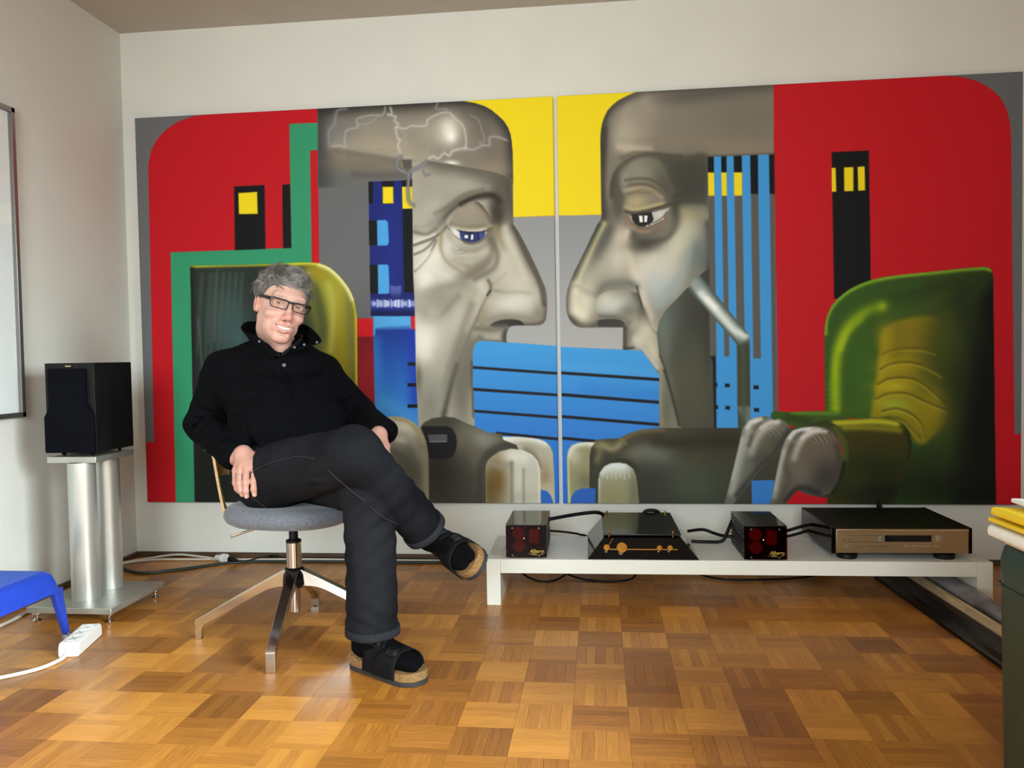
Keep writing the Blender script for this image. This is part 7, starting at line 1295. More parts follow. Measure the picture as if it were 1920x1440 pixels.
for s_ in (-1, 1):                                                                     # eye hollows
    B.ell(hp(s_*0.031, 0.099, -0.001), (0.019, 0.013, 0.011), 0.012, 'sub', fr=HFR)
    B.ell(hp(s_*0.0145, 0.098, 0.000), (0.006, 0.010, 0.012), 0.008, 'sub', fr=HFR)
# nose
B.cone(hp(0, 0.090, 0.006), hp(0.0, 0.111, -0.034), 0.0078, 0.0105, 0.008); B.ell(hp(0, 0.114, -0.0395), (0.0120, 0.0115, 0.0105), 0.006, fr=HFR)
for s_ in (-1, 1):
    B.ell(hp(s_*0.0125, 0.1015, -0.0435), (0.0080, 0.0115, 0.0078), 0.005, fr=HFR)
    B.ell(hp(s_*0.0062, 0.107, -0.0520), (0.0036, 0.0055, 0.0035), 0.002, 'sub', fr=HFR)
    # lids with a narrow opening
    B.ell(hp(s_*0.031, 0.0775, -0.001), (0.0172, 0.0148, 0.0132), 0.004, fr=HFR)
    B.cone(hp(s_*0.017, 0.086, 0.0085), hp(s_*0.046, 0.078, 0.006), 0.0050, 0.0045, 0.006)
    B.cone(hp(s_*0.018, 0.086, -0.0110), hp(s_*0.043, 0.079, -0.0115), 0.0038, 0.0034, 0.006)
    B.ell(hp(s_*0.031, 0.0915, -0.0008), (0.0130, 0.0085, 0.0027), 0.0012, 'sub', fr=HFR)
    # smile fold
    B.chain([hp(s_*0.0175, 0.1035, -0.042), hp(s_*0.028, 0.096, -0.054), hp(s_*0.0365, 0.0865, -0.070), hp(s_*0.037, 0.080, -0.082)], [0.0022, 0.003, 0.003, 0.0015], 0.007, 'sub')
    # ear
    B.ell(hp(s_*0.0725, -0.012, -0.006), (0.0075, 0.0195, 0.0315), 0.004, fr=HFR); B.ell(hp(s_*0.0690, 0.000, -0.024), (0.007, 0.010, 0.014), 0.006, fr=HFR)
    B.ell(hp(s_*0.0795, -0.008, -0.002), (0.0055, 0.0105, 0.0185), 0.005, 'sub', fr=HFR)
# mouth: lips, opening
def lip(pts, rs, k): B.chain([hp(*p) for p in pts], rs, k)
B.ell(hp(0, 0.078, -0.070), (0.034, 0.025, 0.021), 0.014, fr=HFR)
lip([(-0.0275, 0.0865, -0.0640), (-0.016, 0.0970, -0.0655), (-0.005, 0.1015, -0.0652), (0, 0.1012, -0.0662), (0.005, 0.1015, -0.0652), (0.016, 0.0970, -0.0655), (0.0275, 0.0865, -0.0640)], [0.0018, 0.0026, 0.0029, 0.0027, 0.0029, 0.0026, 0.0018], 0.003)
lip([(-0.0265, 0.0860, -0.0680), (-0.015, 0.0955, -0.0785), (0, 0.0990, -0.0825), (0.015, 0.0955, -0.0785), (0.0265, 0.0860, -0.0680)], [0.0018, 0.0034, 0.0042, 0.0034, 0.0018], 0.003)
for y_ in (0.0, 0.006, -0.005): B.chain([hp(-0.0235, 0.089 + y_, -0.0660), hp(-0.013, 0.099 + y_, -0.0708), hp(0, 0.1025 + y_, -0.0730), hp(0.013, 0.099 + y_, -0.0708), hp(0.0235, 0.089 + y_, -0.0660)], [0.0014, 0.0036, 0.0043, 0.0036, 0.0014], 0.0006, 'sub')
B.chain([hp(-0.022, 0.083, -0.0665), hp(-0.012, 0.091, -0.0715), hp(0, 0.094, -0.0735), hp(0.012, 0.091, -0.0715), hp(0.022, 0.083, -0.0665)], [0.0026, 0.0056, 0.0064, 0.0056, 0.0026], 0.0008, 'sub')
B.cone(hp(-0.012, 0.0895, -0.0905), hp(0.012, 0.0895, -0.0905), 0.0026, 0.0026, 0.008, 'sub')
# hands
def finger(pts, r, tip): B.chain(pts, [r, r * 0.96, r * 0.88, tip], 0.005)
RK = {'i': v3(-1.034, 2.298, 0.577), 'm': v3(-1.057, 2.292, 0.5765), 'r': v3(-1.079, 2.296, 0.5745), 'p': v3(-1.100, 2.306, 0.569)}
RWm = v3(-1.086, 2.328, 0.617)
for k_, rr in (('i', 0.0125), ('m', 0.0125), ('r', 0.012), ('p', 0.0115)): B.chain([RWm + (RK[k_] - RWm) * 0.05 + v3(0, 0.008, 0), RK[k_] + v3(0, 0.006, 0)], [0.0185, rr], 0.012)
B.cone(R_WR, RWm + v3(0, 0.006, 0), 0.026, 0.024, 0.014, flat=(v3(0.3, -0.9, 0.3), 1.25))
B.cone(RWm + v3(0.012, 0.012, -0.014), v3(-1.066, 2.312, 0.580), 0.022, 0.022, 0.012)
finger([RK['i'], v3(-1.0300, 2.279, 0.541), v3(-1.0290, 2.275, 0.517), v3(-1.0285, 2.279, 0.5005)], 0.0100, 0.0078)
finger([RK['m'], v3(-1.0515, 2.272, 0.538), v3(-1.0520, 2.271, 0.512), v3(-1.0525, 2.277, 0.4955)], 0.0100, 0.0076)
finger([RK['r'], v3(-1.0730, 2.276, 0.535), v3(-1.0700, 2.276, 0.513), v3(-1.0680, 2.282, 0.4995)], 0.0096, 0.0074)
finger([RK['p'], v3(-1.0930, 2.290, 0.534), v3(-1.0870, 2.288, 0.516), v3(-1.0810, 2.291, 0.5060)], 0.0088, 0.0066)
B.chain([RWm + v3(0.030, 0.010, -0.012), v3(-1.030, 2.330, 0.570), v3(-1.015, 2.318, 0.545), v3(-1.012, 2.312, 0.526)], [0.016, 0.0125, 0.0105, 0.008], 0.01)
LK = {'i': v3(-0.690, 2.345, 0.641), 'm': v3(-0.672, 2.341, 0.638), 'r': v3(-0.656, 2.347, 0.636), 'p': v3(-0.644, 2.357, 0.633)}
LWm = v3(-0.674, 2.382, 0.668)
B.cone(L_WR, LWm, 0.026, 0.024, 0.014)
for k_, rr in (('i', 0.012), ('m', 0.0122), ('r', 0.0118), ('p', 0.0108)): B.chain([LWm + (LK[k_] - LWm) * 0.05, LK[k_] + v3(0, 0.004, 0)], [0.0185, rr], 0.012)
finger([LK['i'], v3(-0.684, 2.322, 0.612), v3(-0.676, 2.318, 0.592), v3(-0.671, 2.324, 0.577)], 0.0096, 0.0072)
finger([LK['m'], v3(-0.661, 2.320, 0.607), v3(-0.653, 2.318, 0.586), v3(-0.649, 2.324, 0.571)], 0.0098, 0.0074)
finger([LK['r'], v3(-0.646, 2.330, 0.605), v3(-0.641, 2.330, 0.586), v3(-0.639, 2.336, 0.572)], 0.0094, 0.0072)
finger([LK['p'], v3(-0.635, 2.343, 0.607), v3(-0.632, 2.342, 0.592), v3(-0.632, 2.347, 0.580)], 0.0085, 0.0065)
B.chain([LWm + v3(-0.018, -0.002, -0.006), v3(-0.704, 2.358, 0.640), v3(-0.706, 2.343, 0.618), v3(-0.701, 2.334, 0.602)], [0.015, 0.012, 0.0100, 0.0078], 0.01)
BV, BF = B.mesh(); del B
person = empty('person', (-1.0, 2.48, 0.0), 'person in black knit pullover, dark jeans and sandals, sitting with legs crossed on the chair', 'person')
PO = np.array(person.location)
body, BV = net_obj('body', BV, BF, m_skin, person, 1, PO)
# skin colour: lips, flushed nose and cheeks, ears, pale forehead
rel_ = BV - HO; lx, ly, lz = rel_ @ HL, rel_ @ HF, rel_ @ HU
base = np.tile(lin((204, 160, 146)), (len(BV), 1))
def tint(w, c):
    global base
    w = np.clip(w, 0, 1)[:, None]; base = base * (1 - w) + lin(c) * w
onhead = (BV[:, 2] > 0.93)
g_ = lambda x, y, z, sx, sy, sz: np.exp(-((lx - x) / sx)**2 - ((ly - y) / sy)**2 - ((lz - z) / sz)**2) * onhead
tint(0.55 * g_(0, 0.115, -0.038, 0.020, 0.03, 0.018), (190, 106, 94))
for s_ in (-1, 1):
    tint(0.22 * g_(s_*0.042, 0.08, -0.036, 0.024, 0.03, 0.02), (196, 120, 104)); tint(0.5 * g_(s_*0.08, -0.01, -0.005, 0.02, 0.04, 0.05), (188, 116, 100)); tint(0.35 * g_(s_*0.031, 0.09, -0.004, 0.018, 0.03, 0.012), (176, 122, 108))
    tint(0.65 * g_(s_*0.032, 0.09, 0.0205, 0.020, 0.03, 0.0035), (128, 108, 96))
tint(0.30 * g_(0, 0.08, -0.078, 0.05, 0.05, 0.035), (180, 128, 114))
ul_ = (np.abs(lx) < 0.028) & (ly > 0.084) & onhead
mz = -0.0655 + 0.002 * (lx / 0.028)**2
tint(0.5 * ul_ * np.exp(-((lz - mz) / 0.0030)**2), (196, 116, 108)); tint(0.5 * ul_ * np.exp(-((lz + 0.0805 - 0.011 * (lx / 0.028)**2) / 0.0045)**2), (196, 112, 106))
tint(0.92 * ul_ * (ly < 0.0945) * np.exp(-((lz + 0.0738 - 0.0068 * (lx / 0.025)**2) / 0.0028)**2), (70, 26, 24))
hands = BV[:, 2] < 0.72
tint(0.75 * hands, (186, 136, 122))
for tp in ((-1.0285, 2.272, 0.502), (-1.0525, 2.270, 0.497), (-1.068, 2.275, 0.501), (-1.081, 2.285, 0.508)): tint(0.7 * np.exp(-((BV - v3(*tp))**2).sum(1) / 0.0055**2), (222, 186, 174))
for kn in list(RK.values()) + list(LK.values()): tint(0.5 * np.exp(-((BV - kn)**2).sum(1) / 0.009**2), (196, 122, 108))
at_ = body.data.color_attributes.new('skin', 'FLOAT_COLOR', 'POINT'); at_.data.foreach_set('color', np.concatenate([base, np.ones((len(base), 1))], 1).astype(np.float32).ravel())

def PL(p): return Vector(p) - person.location
# ---- eyes and teeth
m_eye = mat('eye_white', (176, 162, 154), 0.3, noise=0.03, nscale=60); m_iris = mat('iris', (62, 62, 64), 0.15, noise=0.3, nscale=300); m_teeth = mat('teeth', (226, 220, 208), 0.25, noise=0.03, nscale=40)
for s_ in (-1, 1):
    bm = bmesh.new(); bmesh.ops.create_uvsphere(bm, u_segments=20, v_segments=14, radius=0.0122); bmesh.ops.translate(bm, verts=bm.verts, vec=PL(hp(s_*0.031, 0.0778, -0.001)))
    e_ = mesh_obj('eye', bm, m_eye, person, smooth=True)
    gz = v3(0.36, -0.93, -0.08); gz /= np.linalg.norm(gz); c_ = hp(s_*0.031, 0.0778, -0.001)
    bm = bmesh.new(); add_lathe(bm, [(0.0056, 0.0), (0.0050, 0.0009), (0.0024, 0.0016), (0, 0.0018)], PL(c_ + gz * 0.0110), gz, 20); mesh_obj('iris', bm, m_iris, e_, smooth=True)
bm = bmesh.new()
NT = 44; tr_ = []
for k in range(NT + 1):
    x_ = -0.0205 + 0.041 * k / NT; cy = 0.0975 - 15.0 * x_ * x_; top_ = -0.0668 + 7.0 * x_ * x_; gap = abs(((x_ / 0.0056) % 1.0) - 0.5)
    cy -= 0.0007 * max(0, (gap - 0.40) / 0.10); bot_ = -0.0770 + 13.0 * x_ * x_ + 0.0008 * max(0, (gap - 0.36) / 0.14)
    tr_.append([bm.verts.new(PL(hp(x_, y_, z_))) for y_, z_ in ((cy - 0.003, top_), (cy, top_), (cy + 0.0004, (top_ + bot_) / 2), (cy, bot_), (cy - 0.003, bot_))])
for a_, b_ in zip(tr_[:-1], tr_[1:]):
    for q in range(5): bm.faces.new((a_[q], a_[(q+1) % 5], b_[(q+1) % 5], b_[q]))
bm.faces.new(tr_[0]); bm.faces.new(tr_[-1])
mesh_obj('teeth', bm, m_teeth, person, smooth=True)

# ---- hair: a short swept cap with strands
m_hair = mat('grey_hair', (98, 93, 90), 0.7, spec=0.15, col2=(62, 57, 54), nscale=160)
Hh_ = Field(grid(-1.14, -0.85, 0.0035), grid(2.28, 2.60, 0.0035), grid(0.98, 1.23, 0.0035))
Hh_.ell(hp(0, -0.020, 0.042), (0.0765, 0.0975, 0.0800), 0.0, fr=HFR)
Hh_.ell(hp(-0.004, 0.018, 0.092), (0.060, 0.062, 0.028), 0.02, fr=HFR); Hh_.ell(hp(-0.057, -0.02, 0.040), (0.026, 0.050, 0.042), 0.02, fr=HFR); Hh_.ell(hp(0.057, -0.02, 0.040), (0.026, 0.050, 0.042), 0.02, fr=HFR)
# face side of the hairline
Hh_.cut_local(hp(0, 0.066, 0.030), HF * 0.78 - HU * 0.62, 0.2); Hh_.cut_local(hp(0, 0.0, -0.006), -HU + HF * 0.55, 0.25)
HV, HFc = Hh_.mesh(); hair, HV = net_obj('hair', HV, HFc, m_hair, person, 2, PO)
def strand_mesh():
    a, b, c = HV[HFc[:, 0]], HV[HFc[:, 1]], HV[HFc[:, 2]]; fn = np.cross(b - a, c - a); cen = (a + c) / 2
    fn /= np.linalg.norm(fn, axis=1)[:, None] + 1e-12
    out = ((cen - HO) * fn).sum(1); fn[out < 0] *= -1
    keep = ((cen - HO) @ HU > -0.02) & ((fn @ HU > -0.5))
    cen, fn = cen[keep], fn[keep]
    locks = rng.choice(len(cen), 320); lp = cen[locks]; lr = rng.standard_normal((320, 3)); ll = rng.uniform(0.7, 1.35, 320); lt = rng.uniform(0, 1, 320); li = rng.uniform(0.0, 0.34, 320)
    sel = rng.choice(len(cen), 11500); V, F, C = [], [], []
    for s in sel:
        p = cen[s]; n = fn[s]; l = (p - HO); x, y, z = l @ HL, l @ HF, l @ HU
        q_ = int(((lp - p)**2).sum(1).argmin())
        if z > 0.062 or (y > 0.045 and z > 0.045): d = HL * 0.75 + HF * (0.42 if y > 0.03 else -0.35) - HU * (0.18 if y > 0.03 else 0)
        elif y > 0.0: d = -HU * 0.45 - HF * 0.85
        else: d = -HU * 0.9 - HF * 0.5
        d = d + 0.26 * lr[q_] + 0.08 * rng.standard_normal(3) + (lp[q_] - p) * 8.0; d = d - n * (d @ n); d /= np.linalg.norm(d) + 1e-9
        top = z > 0.06
        ln = (0.038 if top else 0.018) * ll[q_] * rng.uniform(0.75, 1.15); lift = li[q_] * (1.3 if top else 0.7) * rng.uniform(0.8, 1.2); w = rng.uniform(0.0006, 0.0012)
        sd = np.cross(d, n); i0 = len(V); K_ = 5; tone = min(1, max(0, 0.6 * lt[q_] + 0.4 * rng.uniform(0, 1))); cv = 0.012 * math.sin(q_ * 1.7)
        for k in range(K_ + 1):
            t = k / K_; q = p - n * 0.003 + d * ln * t + n * (lift * ln * (t - 0.85 * t * t)) + sd * (cv * t * t)
            ww = w * (1 - 0.8 * t)
            for g in (-1, 0, 1): V.append(q + sd * ww * g + n * (ww * 0.9 if g == 0 else 0)); C.append(tone)
        for k in range(K_):
            for g in (0, 1):
                a0 = i0 + k * 3 + g; F.append((a0, a0 + 1, a0 + 4, a0 + 3))
    return np.array(V), np.array(F), np.array(C)
SV, SF, SC = strand_mesh()
m_strand = bpy.data.materials.new('grey_hair_strands'); m_strand.use_nodes = True
_n = m_strand.node_tree.nodes; _at = _n.new('ShaderNodeAttribute'); _at.attribute_name = 'tone'; _r = _n.new('ShaderNodeValToRGB')
_r.color_ramp.elements[0].color = rgba((58, 52, 50)); _r.color_ramp.elements[1].color = rgba((176, 172, 170)); _k = _r.color_ramp.elements.new(0.5); _k.color = rgba((108, 102, 99))
m_strand.node_tree.links.new(_at.outputs['Fac'], _r.inputs['Fac']); m_strand.node_tree.links.new(_r.outputs['Color'], _n['Principled BSDF'].inputs['Base Color']); _n['Principled BSDF'].inputs['Roughness'].default_value = 0.5
so_, _ = net_obj('hair_strands', SV, SF, m_strand, hair, 0, PO)
_fa = so_.data.attributes.new('tone', 'FLOAT', 'POINT'); _fa.data.foreach_set('value', SC.astype(np.float32)); so_['kind'] = 'stuff'

# ---- pullover
def knit_material():
    m = bpy.data.materials.new('black_knit'); m.use_nodes = True; nt = m.node_tree; N = nt.nodes; L = nt.links; b = N['Principled BSDF']
    tc = N.new('ShaderNodeTexCoord'); n = N.new('ShaderNodeTexNoise'); n.inputs['Scale'].default_value = 260; n.inputs['Detail'].default_value = 4; L.new(tc.outputs['Object'], n.inputs['Vector'])
    r = N.new('ShaderNodeValToRGB'); r.color_ramp.elements[0].color = rgba((3, 3, 5)); r.color_ramp.elements[1].color = rgba((15, 16, 20)); r.color_ramp.elements[0].position = .35; r.color_ramp.elements[1].position = .8
    L.new(n.outputs['Fac'], r.inputs['Fac']); L.new(r.outputs['Color'], b.inputs['Base Color']); b.inputs['Roughness'].default_value = 0.95; b.inputs['Specular IOR Level'].default_value = 0.06
    w = N.new('ShaderNodeTexWave'); w.wave_type = 'BANDS'; w.bands_direction = 'X'; w.inputs['Scale'].default_value = 120; w.inputs['Distortion'].default_value = 0.8; w.inputs['Detail'].default_value = 1; L.new(tc.outputs['Object'], w.inputs['Vector'])
    ad_ = N.new('ShaderNodeMath'); ad_.operation = 'ADD'; L.new(w.outputs['Fac'], ad_.inputs[0]); L.new(n.outputs['Fac'], ad_.inputs[1])
    bp = N.new('ShaderNodeBump'); bp.inputs['Strength'].default_value = 0.4; bp.inputs['Distance'].default_value = 0.0012; L.new(ad_.outputs[0], bp.inputs['Height']); L.new(bp.outputs['Normal'], b.inputs['Normal'])
    b.inputs['Sheen Weight'].default_value = 0.0; b.inputs['Sheen Roughness'].default_value = 0.5
    return m
m_knit = knit_material()
W_ = Field(grid(-1.46, -0.58, 0.004), grid(2.20, 2.80, 0.004), grid(0.50, 1.02, 0.004))
tf = v3(0.30, -0.954, 0); tl = v3(0.954, 0.30, 0); TFR = (tl, tf, v3(0, 0, 1))
W_.ell((-1.045, 2.515, 0.805), (0.180, 0.115, 0.135), 0.0, fr=TFR); W_.ell((-0.995, 2.485, 0.680), (0.190, 0.140, 0.140), 0.06, fr=TFR); W_.ell((-1.000, 2.475, 0.585), (0.168, 0.128, 0.085), 0.05, fr=TFR)
W_.ell((-0.998, 2.462, 0.878), (0.125, 0.088, 0.058), 0.04, fr=TFR); W_.cone(R_SH + v3(0.02, 0, -0.005), L_SH + v3(-0.015, 0, -0.005), 0.066, 0.064, 0.05)
W_.cone(NECK + v3(0.0, 0.005, 0.006), R_SH + v3(0, 0, 0.004), 0.066, 0.058, 0.03); W_.cone(NECK + v3(0.0, 0.005, 0.006), L_SH + v3(0, 0, 0.004), 0.066, 0.056, 0.03)
W_.cone(R_SH, R_EL + v3(0, 0, 0.012), 0.066, 0.060, 0.022); W_.cone(R_EL, R_WR + v3(-0.012, 0.01, 0.004), 0.060, 0.046, 0.020); W_.ell(R_EL + v3(-0.004, 0.0, -0.006), (0.062, 0.06, 0.055), 0.02)
W_.cone(L_SH, L_EL + v3(0, 0, 0.010), 0.064, 0.058, 0.022); W_.cone(L_EL, L_WR + v3(-0.002, 0.012, 0.004), 0.058, 0.043, 0.020)
W_.ell(L_WR + v3(0.008, 0.025, -0.004), (0.042, 0.05, 0.034), 0.015)
# folds: chest crease, elbow pleats, arm creases
W_.chain([v3(-1.20, 2.395, 0.752), v3(-1.10, 2.365, 0.757), v3(-1.02, 2.352, 0.760)], [0.004, 0.006, 0.002], 0.018, 'sub'); W_.chain([v3(-0.96, 2.352, 0.772), v3(-0.89, 2.385, 0.762), v3(-0.85, 2.43, 0.748)], [0.002, 0.006, 0.006], 0.016, 'sub')
W_.chain([v3(-1.165, 2.385, 0.85), v3(-1.172, 2.378, 0.78), v3(-1.168, 2.372, 0.70), v3(-1.13, 2.34, 0.645)], [0.003, 0.007, 0.008, 0.004], 0.016, 'sub'); W_.chain([v3(-0.868, 2.455, 0.84), v3(-0.852, 2.45, 0.78), v3(-0.83, 2.45, 0.72)], [0.003, 0.007, 0.006], 0.016, 'sub')
def pleat(a, b, t, r, dirs, w):
    c = a + (b - a) * t; ax = (b - a) / np.linalg.norm(b - a); pts = []
    for d in dirs:
        d = np.asarray(d, float); d = d - ax * (d @ ax) * 0.8; pts.append(c + d / np.linalg.norm(d) * r)
    W_.chain(pts, [w * 0.5, w, w * 0.4], 0.014, 'sub')
for t_, w_ in ((0.80, 0.006), (0.94, 0.005), (0.64, 0.004)): pleat(R_SH, R_EL, t_, 0.064, ((0.9, -0.5, -0.4), (0.1, -1, 0.0), (-0.8, -0.6, 0.3)), w_)
for t_, w_ in ((0.18, 0.005), (0.36, 0.004), (0.58, 0.004)): pleat(R_EL, R_WR, t_, 0.060 - 0.016 * t_, ((0.3, -0.2, 0.9), (-0.3, -0.8, 0.4), (-0.6, -0.7, -0.3)), w_)
for t_, w_ in ((0.55, 0.004), (0.82, 0.005)): pleat(L_SH, L_EL, t_, 0.063, ((-0.5, -0.9, -0.2), (0.0, -1, 0.2), (0.8, -0.5, 0.5)), w_)
# neck opening
W_.cone(NECK + v3(0.004, 0.0, 0.085), NECK + v3(0.012, -0.02, 0.060), 0.062, 0.050, 0.01, 'sub'); W_.cone(NECK + v3(0.030, -0.080, 0.048), NECK + v3(0.048, -0.122, -0.014), 0.036, 0.004, 0.006, 'sub')
# cuffs end before the hands
W_.cut_local(R_WR + v3(0.008, -0.008, 0.002), v3(0.72, -0.45, -0.40), 0.075); W_.cut_local(L_WR + v3(0.004, -0.014, -0.010), v3(0.15, -0.72, -0.62), 0.068)
# gentle unevenness of the cloth
X_, Y_, Z_ = np.meshgrid(*W_.ax, indexing='ij', sparse=True)
W_.v = W_.v + (0.0022 * np.sin(X_ * 41 + 2.0 * np.sin(Z_ * 23)) * np.sin(Z_ * 37 + Y_ * 29) + 0.0015 * np.sin(Z_ * 83 + X_ * 30) * np.sin(Y_ * 61)).astype(np.float32)
WV, WF = W_.mesh(); pull, WV = net_obj('pullover', WV, WF, m_knit, person, 2, PO)
# ribbed cuffs
def cuff(c, ax, r0, r1, ln, m, parent, name, squash=None):
    ax = np.asarray(ax, float); ax /= np.linalg.norm(ax); u, v, d = frame_from(ax); bm = bmesh.new(); prev = None
    for t, r in ((0, r0 - 0.006), (0, r0), (0.5, (r0 + r1) / 2 + 0.001), (1, r1), (1, r1 - 0.006), (0.6, r1 - 0.010)):
        ring = [bm.verts.new(PL(c + ax * ln * t) + (u * math.cos(q) + v * math.sin(q)) * (r + 0.0007 * math.cos(q * 26))) for q in [2 * math.pi * i / 104 for i in range(104)]]
        if prev:
            for i in range(104): bm.faces.new((prev[i], prev[(i+1) % 104], ring[(i+1) % 104], ring[i]))
        prev = ring
    return mesh_obj(name, bm, m, parent, smooth=True)
cuff(R_WR + v3(-0.030, 0.026, 0.016), v3(0.72, -0.60, -0.36), 0.046, 0.041, 0.040, m_knit, pull, 'cuff')
# collar: two standing flaps, polo collar inside, placket and press studs
def ribbon(name, inner, outer, m, parent, thick=0.0035, n=10, bulge=0.0):
    A_ = catmull(inner, n); B_ = catmull(outer, n); bm = bmesh.new(); R1, R2 = [], []; M_ = 6
    cen = NECK + v3(0, 0, 0.03)
    for a, b in zip(A_, B_):
        row, row2 = [], []
        for k in range(M_ + 1):
            t = k / M_; p = a * (1 - t) + b * t; o_ = p - cen; o_[2] *= 0.3; o_ = o_ / (np.linalg.norm(o_) + 1e-9)
            p = p + o_ * bulge * math.sin(math.pi * t); row.append(bm.verts.new(PL(p))); row2.append(bm.verts.new(PL(p - o_ * thick)))
        R1.append(row); R2.append(row2)
    n1 = len(R1)
    for i in range(n1 - 1):
        for k in range(M_):
            bm.faces.new((R1[i][k], R1[i+1][k], R1[i+1][k+1], R1[i][k+1])); bm.faces.new((R2[i][k], R2[i][k+1], R2[i+1][k+1], R2[i+1][k]))
        for k in (0, M_): bm.faces.new((R1[i][k], R2[i][k], R2[i+1][k], R1[i+1][k]))
    for i in (0, n1 - 1):
        for k in range(M_): bm.faces.new((R1[i][k], R1[i][k+1], R2[i][k+1], R2[i][k]))
    return mesh_obj(name, bm, m, parent, smooth=True)
back_lo, back_hi = v3(-1.050, 2.556, 0.952), v3(-1.062, 2.575, 1.018)
cl = ribbon('collar', [back_lo, v3(-1.090, 2.535, 0.950), v3(-1.108, 2.480, 0.948), v3(-1.078, 2.415, 0.945), v3(-1.028, 2.378, 0.928), v3(-0.990, 2.366, 0.902)],
            [back_hi, v3(-1.105, 2.555, 1.026), v3(-1.136, 2.495, 1.026), v3(-1.118, 2.415, 0.998), v3(-1.045, 2.374, 0.970), v3(-0.985, 2.360, 0.925)], m_knit, pull)
cr = ribbon('collar', [back_lo, v3(-0.990, 2.548, 0.954), v3(-0.938, 2.510, 0.952), v3(-0.915, 2.452, 0.946), v3(-0.930, 2.402, 0.938), v3(-0.960, 2.372, 0.912)],
            [back_hi, v3(-0.985, 2.565, 1.018), v3(-0.930, 2.512, 1.004), v3(-0.868, 2.440, 0.958), v3(-0.890, 2.396, 0.940), v3(-0.955, 2.362, 0.916)], m_knit, pull)
m_polo = mat('charcoal_shirt', (34, 34, 36), 0.9, spec=0.1, noise=0.1, nscale=120, bump=0.2, bscale=500)
ribbon('shirt_collar', [v3(-1.045, 2.545, 0.955), v3(-1.085, 2.500, 0.955), v3(-1.075, 2.430, 0.950), v3(-1.030, 2.388, 0.935), v3(-0.976, 2.374, 0.908)],
       [v3(-1.045, 2.548, 0.990), v3(-1.092, 2.500, 0.990), v3(-1.082, 2.425, 0.978), v3(-1.034, 2.380, 0.956), v3(-0.978, 2.366, 0.922)], m_polo, pull, 0.002)
ribbon('shirt_collar', [v3(-1.045, 2.545, 0.955), v3(-0.985, 2.530, 0.955), v3(-0.948, 2.470, 0.950), v3(-0.945, 2.415, 0.940), v3(-0.972, 2.374, 0.908)],
       [v3(-1.045, 2.548, 0.985), v3(-0.985, 2.535, 0.985), v3(-0.938, 2.470, 0.978), v3(-0.930, 2.408, 0.960), v3(-0.968, 2.366, 0.922)], m_polo, pull, 0.002)
m_stud = mat('press_stud', (70, 70, 72), 0.45, metal=0.4, spec=0.2, noise=0.05)
def surf_y(x, z, lo=2.2):
    d = (WV[:, 0] - x)**2 + (WV[:, 2] - z)**2; c = WV[d < 0.006**2]
    return (c[:, 1].min() if len(c) else 2.36)
for x, z in ((-1.000, 0.916), (-0.966, 0.884)):
    bm = bmesh.new(); y_ = surf_y(x, z); add_lathe(bm, [(0.0022, 0.0), (0.0022, 0.0012), (0.0050, 0.0012), (0.0062, 0.0), (0.0062, -0.002)], PL(v3(x, y_ - 0.002, z)), (0.3, -0.94, 0.1), 20); mesh_obj('press_stud', bm, m_stud, pull)
for p_ in ((-1.040, 2.370, 0.958), (-0.908, 2.398, 0.946), (-0.878, 2.428, 0.953), (-0.932, 2.380, 0.938)):
    bm = bmesh.new(); add_lathe(bm, [(0.0016, 0.0), (0.0016, 0.001), (0.0036, 0.001), (0.0044, 0.0), (0.0044, -0.002)], PL(v3(*p_) + v3(0.001, -0.0035, 0.0)), (0.3, -0.94, 0.1), 16); mesh_obj('press_stud', bm, m_stud, pull)
bm = bmesh.new(); pp_ = [v3(x, surf_y(x, z) - 0.0015, z) for x, z in ((-0.970, 0.905), (-0.960, 0.855), (-0.953, 0.80), (-0.951, 0.775))]
add_tube(bm, [PL(p) for p in catmull(pp_, 6)], 0.0016, 6); mesh_obj('placket_seam', bm, m_knit, pull, smooth=True)

# ---- jeans
def denim_material():
    m = bpy.data.materials.new('black_denim'); m.use_nodes = True; nt = m.node_tree; N = nt.nodes; L = nt.links; b = N['Principled BSDF']
    tc = N.new('ShaderNodeTexCoord'); n = N.new('ShaderNodeTexNoise'); n.inputs['Scale'].default_value = 5; n.inputs['Detail'].default_value = 3; L.new(tc.outputs['Object'], n.inputs['Vector'])
    n2 = N.new('ShaderNodeTexNoise'); n2.inputs['Scale'].default_value = 500; L.new(tc.outputs['Object'], n2.inputs['Vector'])
    mxn = N.new('ShaderNodeMath'); mxn.operation = 'MULTIPLY_ADD'; mxn.inputs[1].default_value = 0.75; L.new(n2.outputs['Fac'], mxn.inputs[0]); L.new(n.outputs['Fac'], mxn.inputs[2])
    r = N.new('ShaderNodeValToRGB'); r.color_ramp.elements[0].color = rgba((5, 5, 8)); r.color_ramp.elements[1].color = rgba((30, 31, 36)); r.color_ramp.elements[0].position = .55; r.color_ramp.elements[1].position = 1.25
    L.new(mxn.outputs[0], r.inputs['Fac']); L.new(r.outputs['Color'], b.inputs['Base Color']); b.inputs['Roughness'].default_value = 0.9; b.inputs['Specular IOR Level'].default_value = 0.08
    bp = N.new('ShaderNodeBump'); bp.inputs['Strength'].default_value = 0.25; bp.inputs['Distance'].default_value = 0.001; L.new(n2.outputs['Fac'], bp.inputs['Height']); L.new(bp.outputs['Normal'], b.inputs['Normal'])
    return m
m_denim = denim_material(); m_hem = mat('denim_hem', (46, 47, 52), 0.9, spec=0.1, col2=(28, 29, 33), nscale=300, stretch=(1, 1, 1)); m_thread = mat('seam_thread', (50, 50, 54), 0.8, noise=0.2, nscale=200)
Jn = Field(grid(-1.22, -0.40, 0.004), grid(2.02, 2.72, 0.004), grid(0.06, 0.76, 0.004))
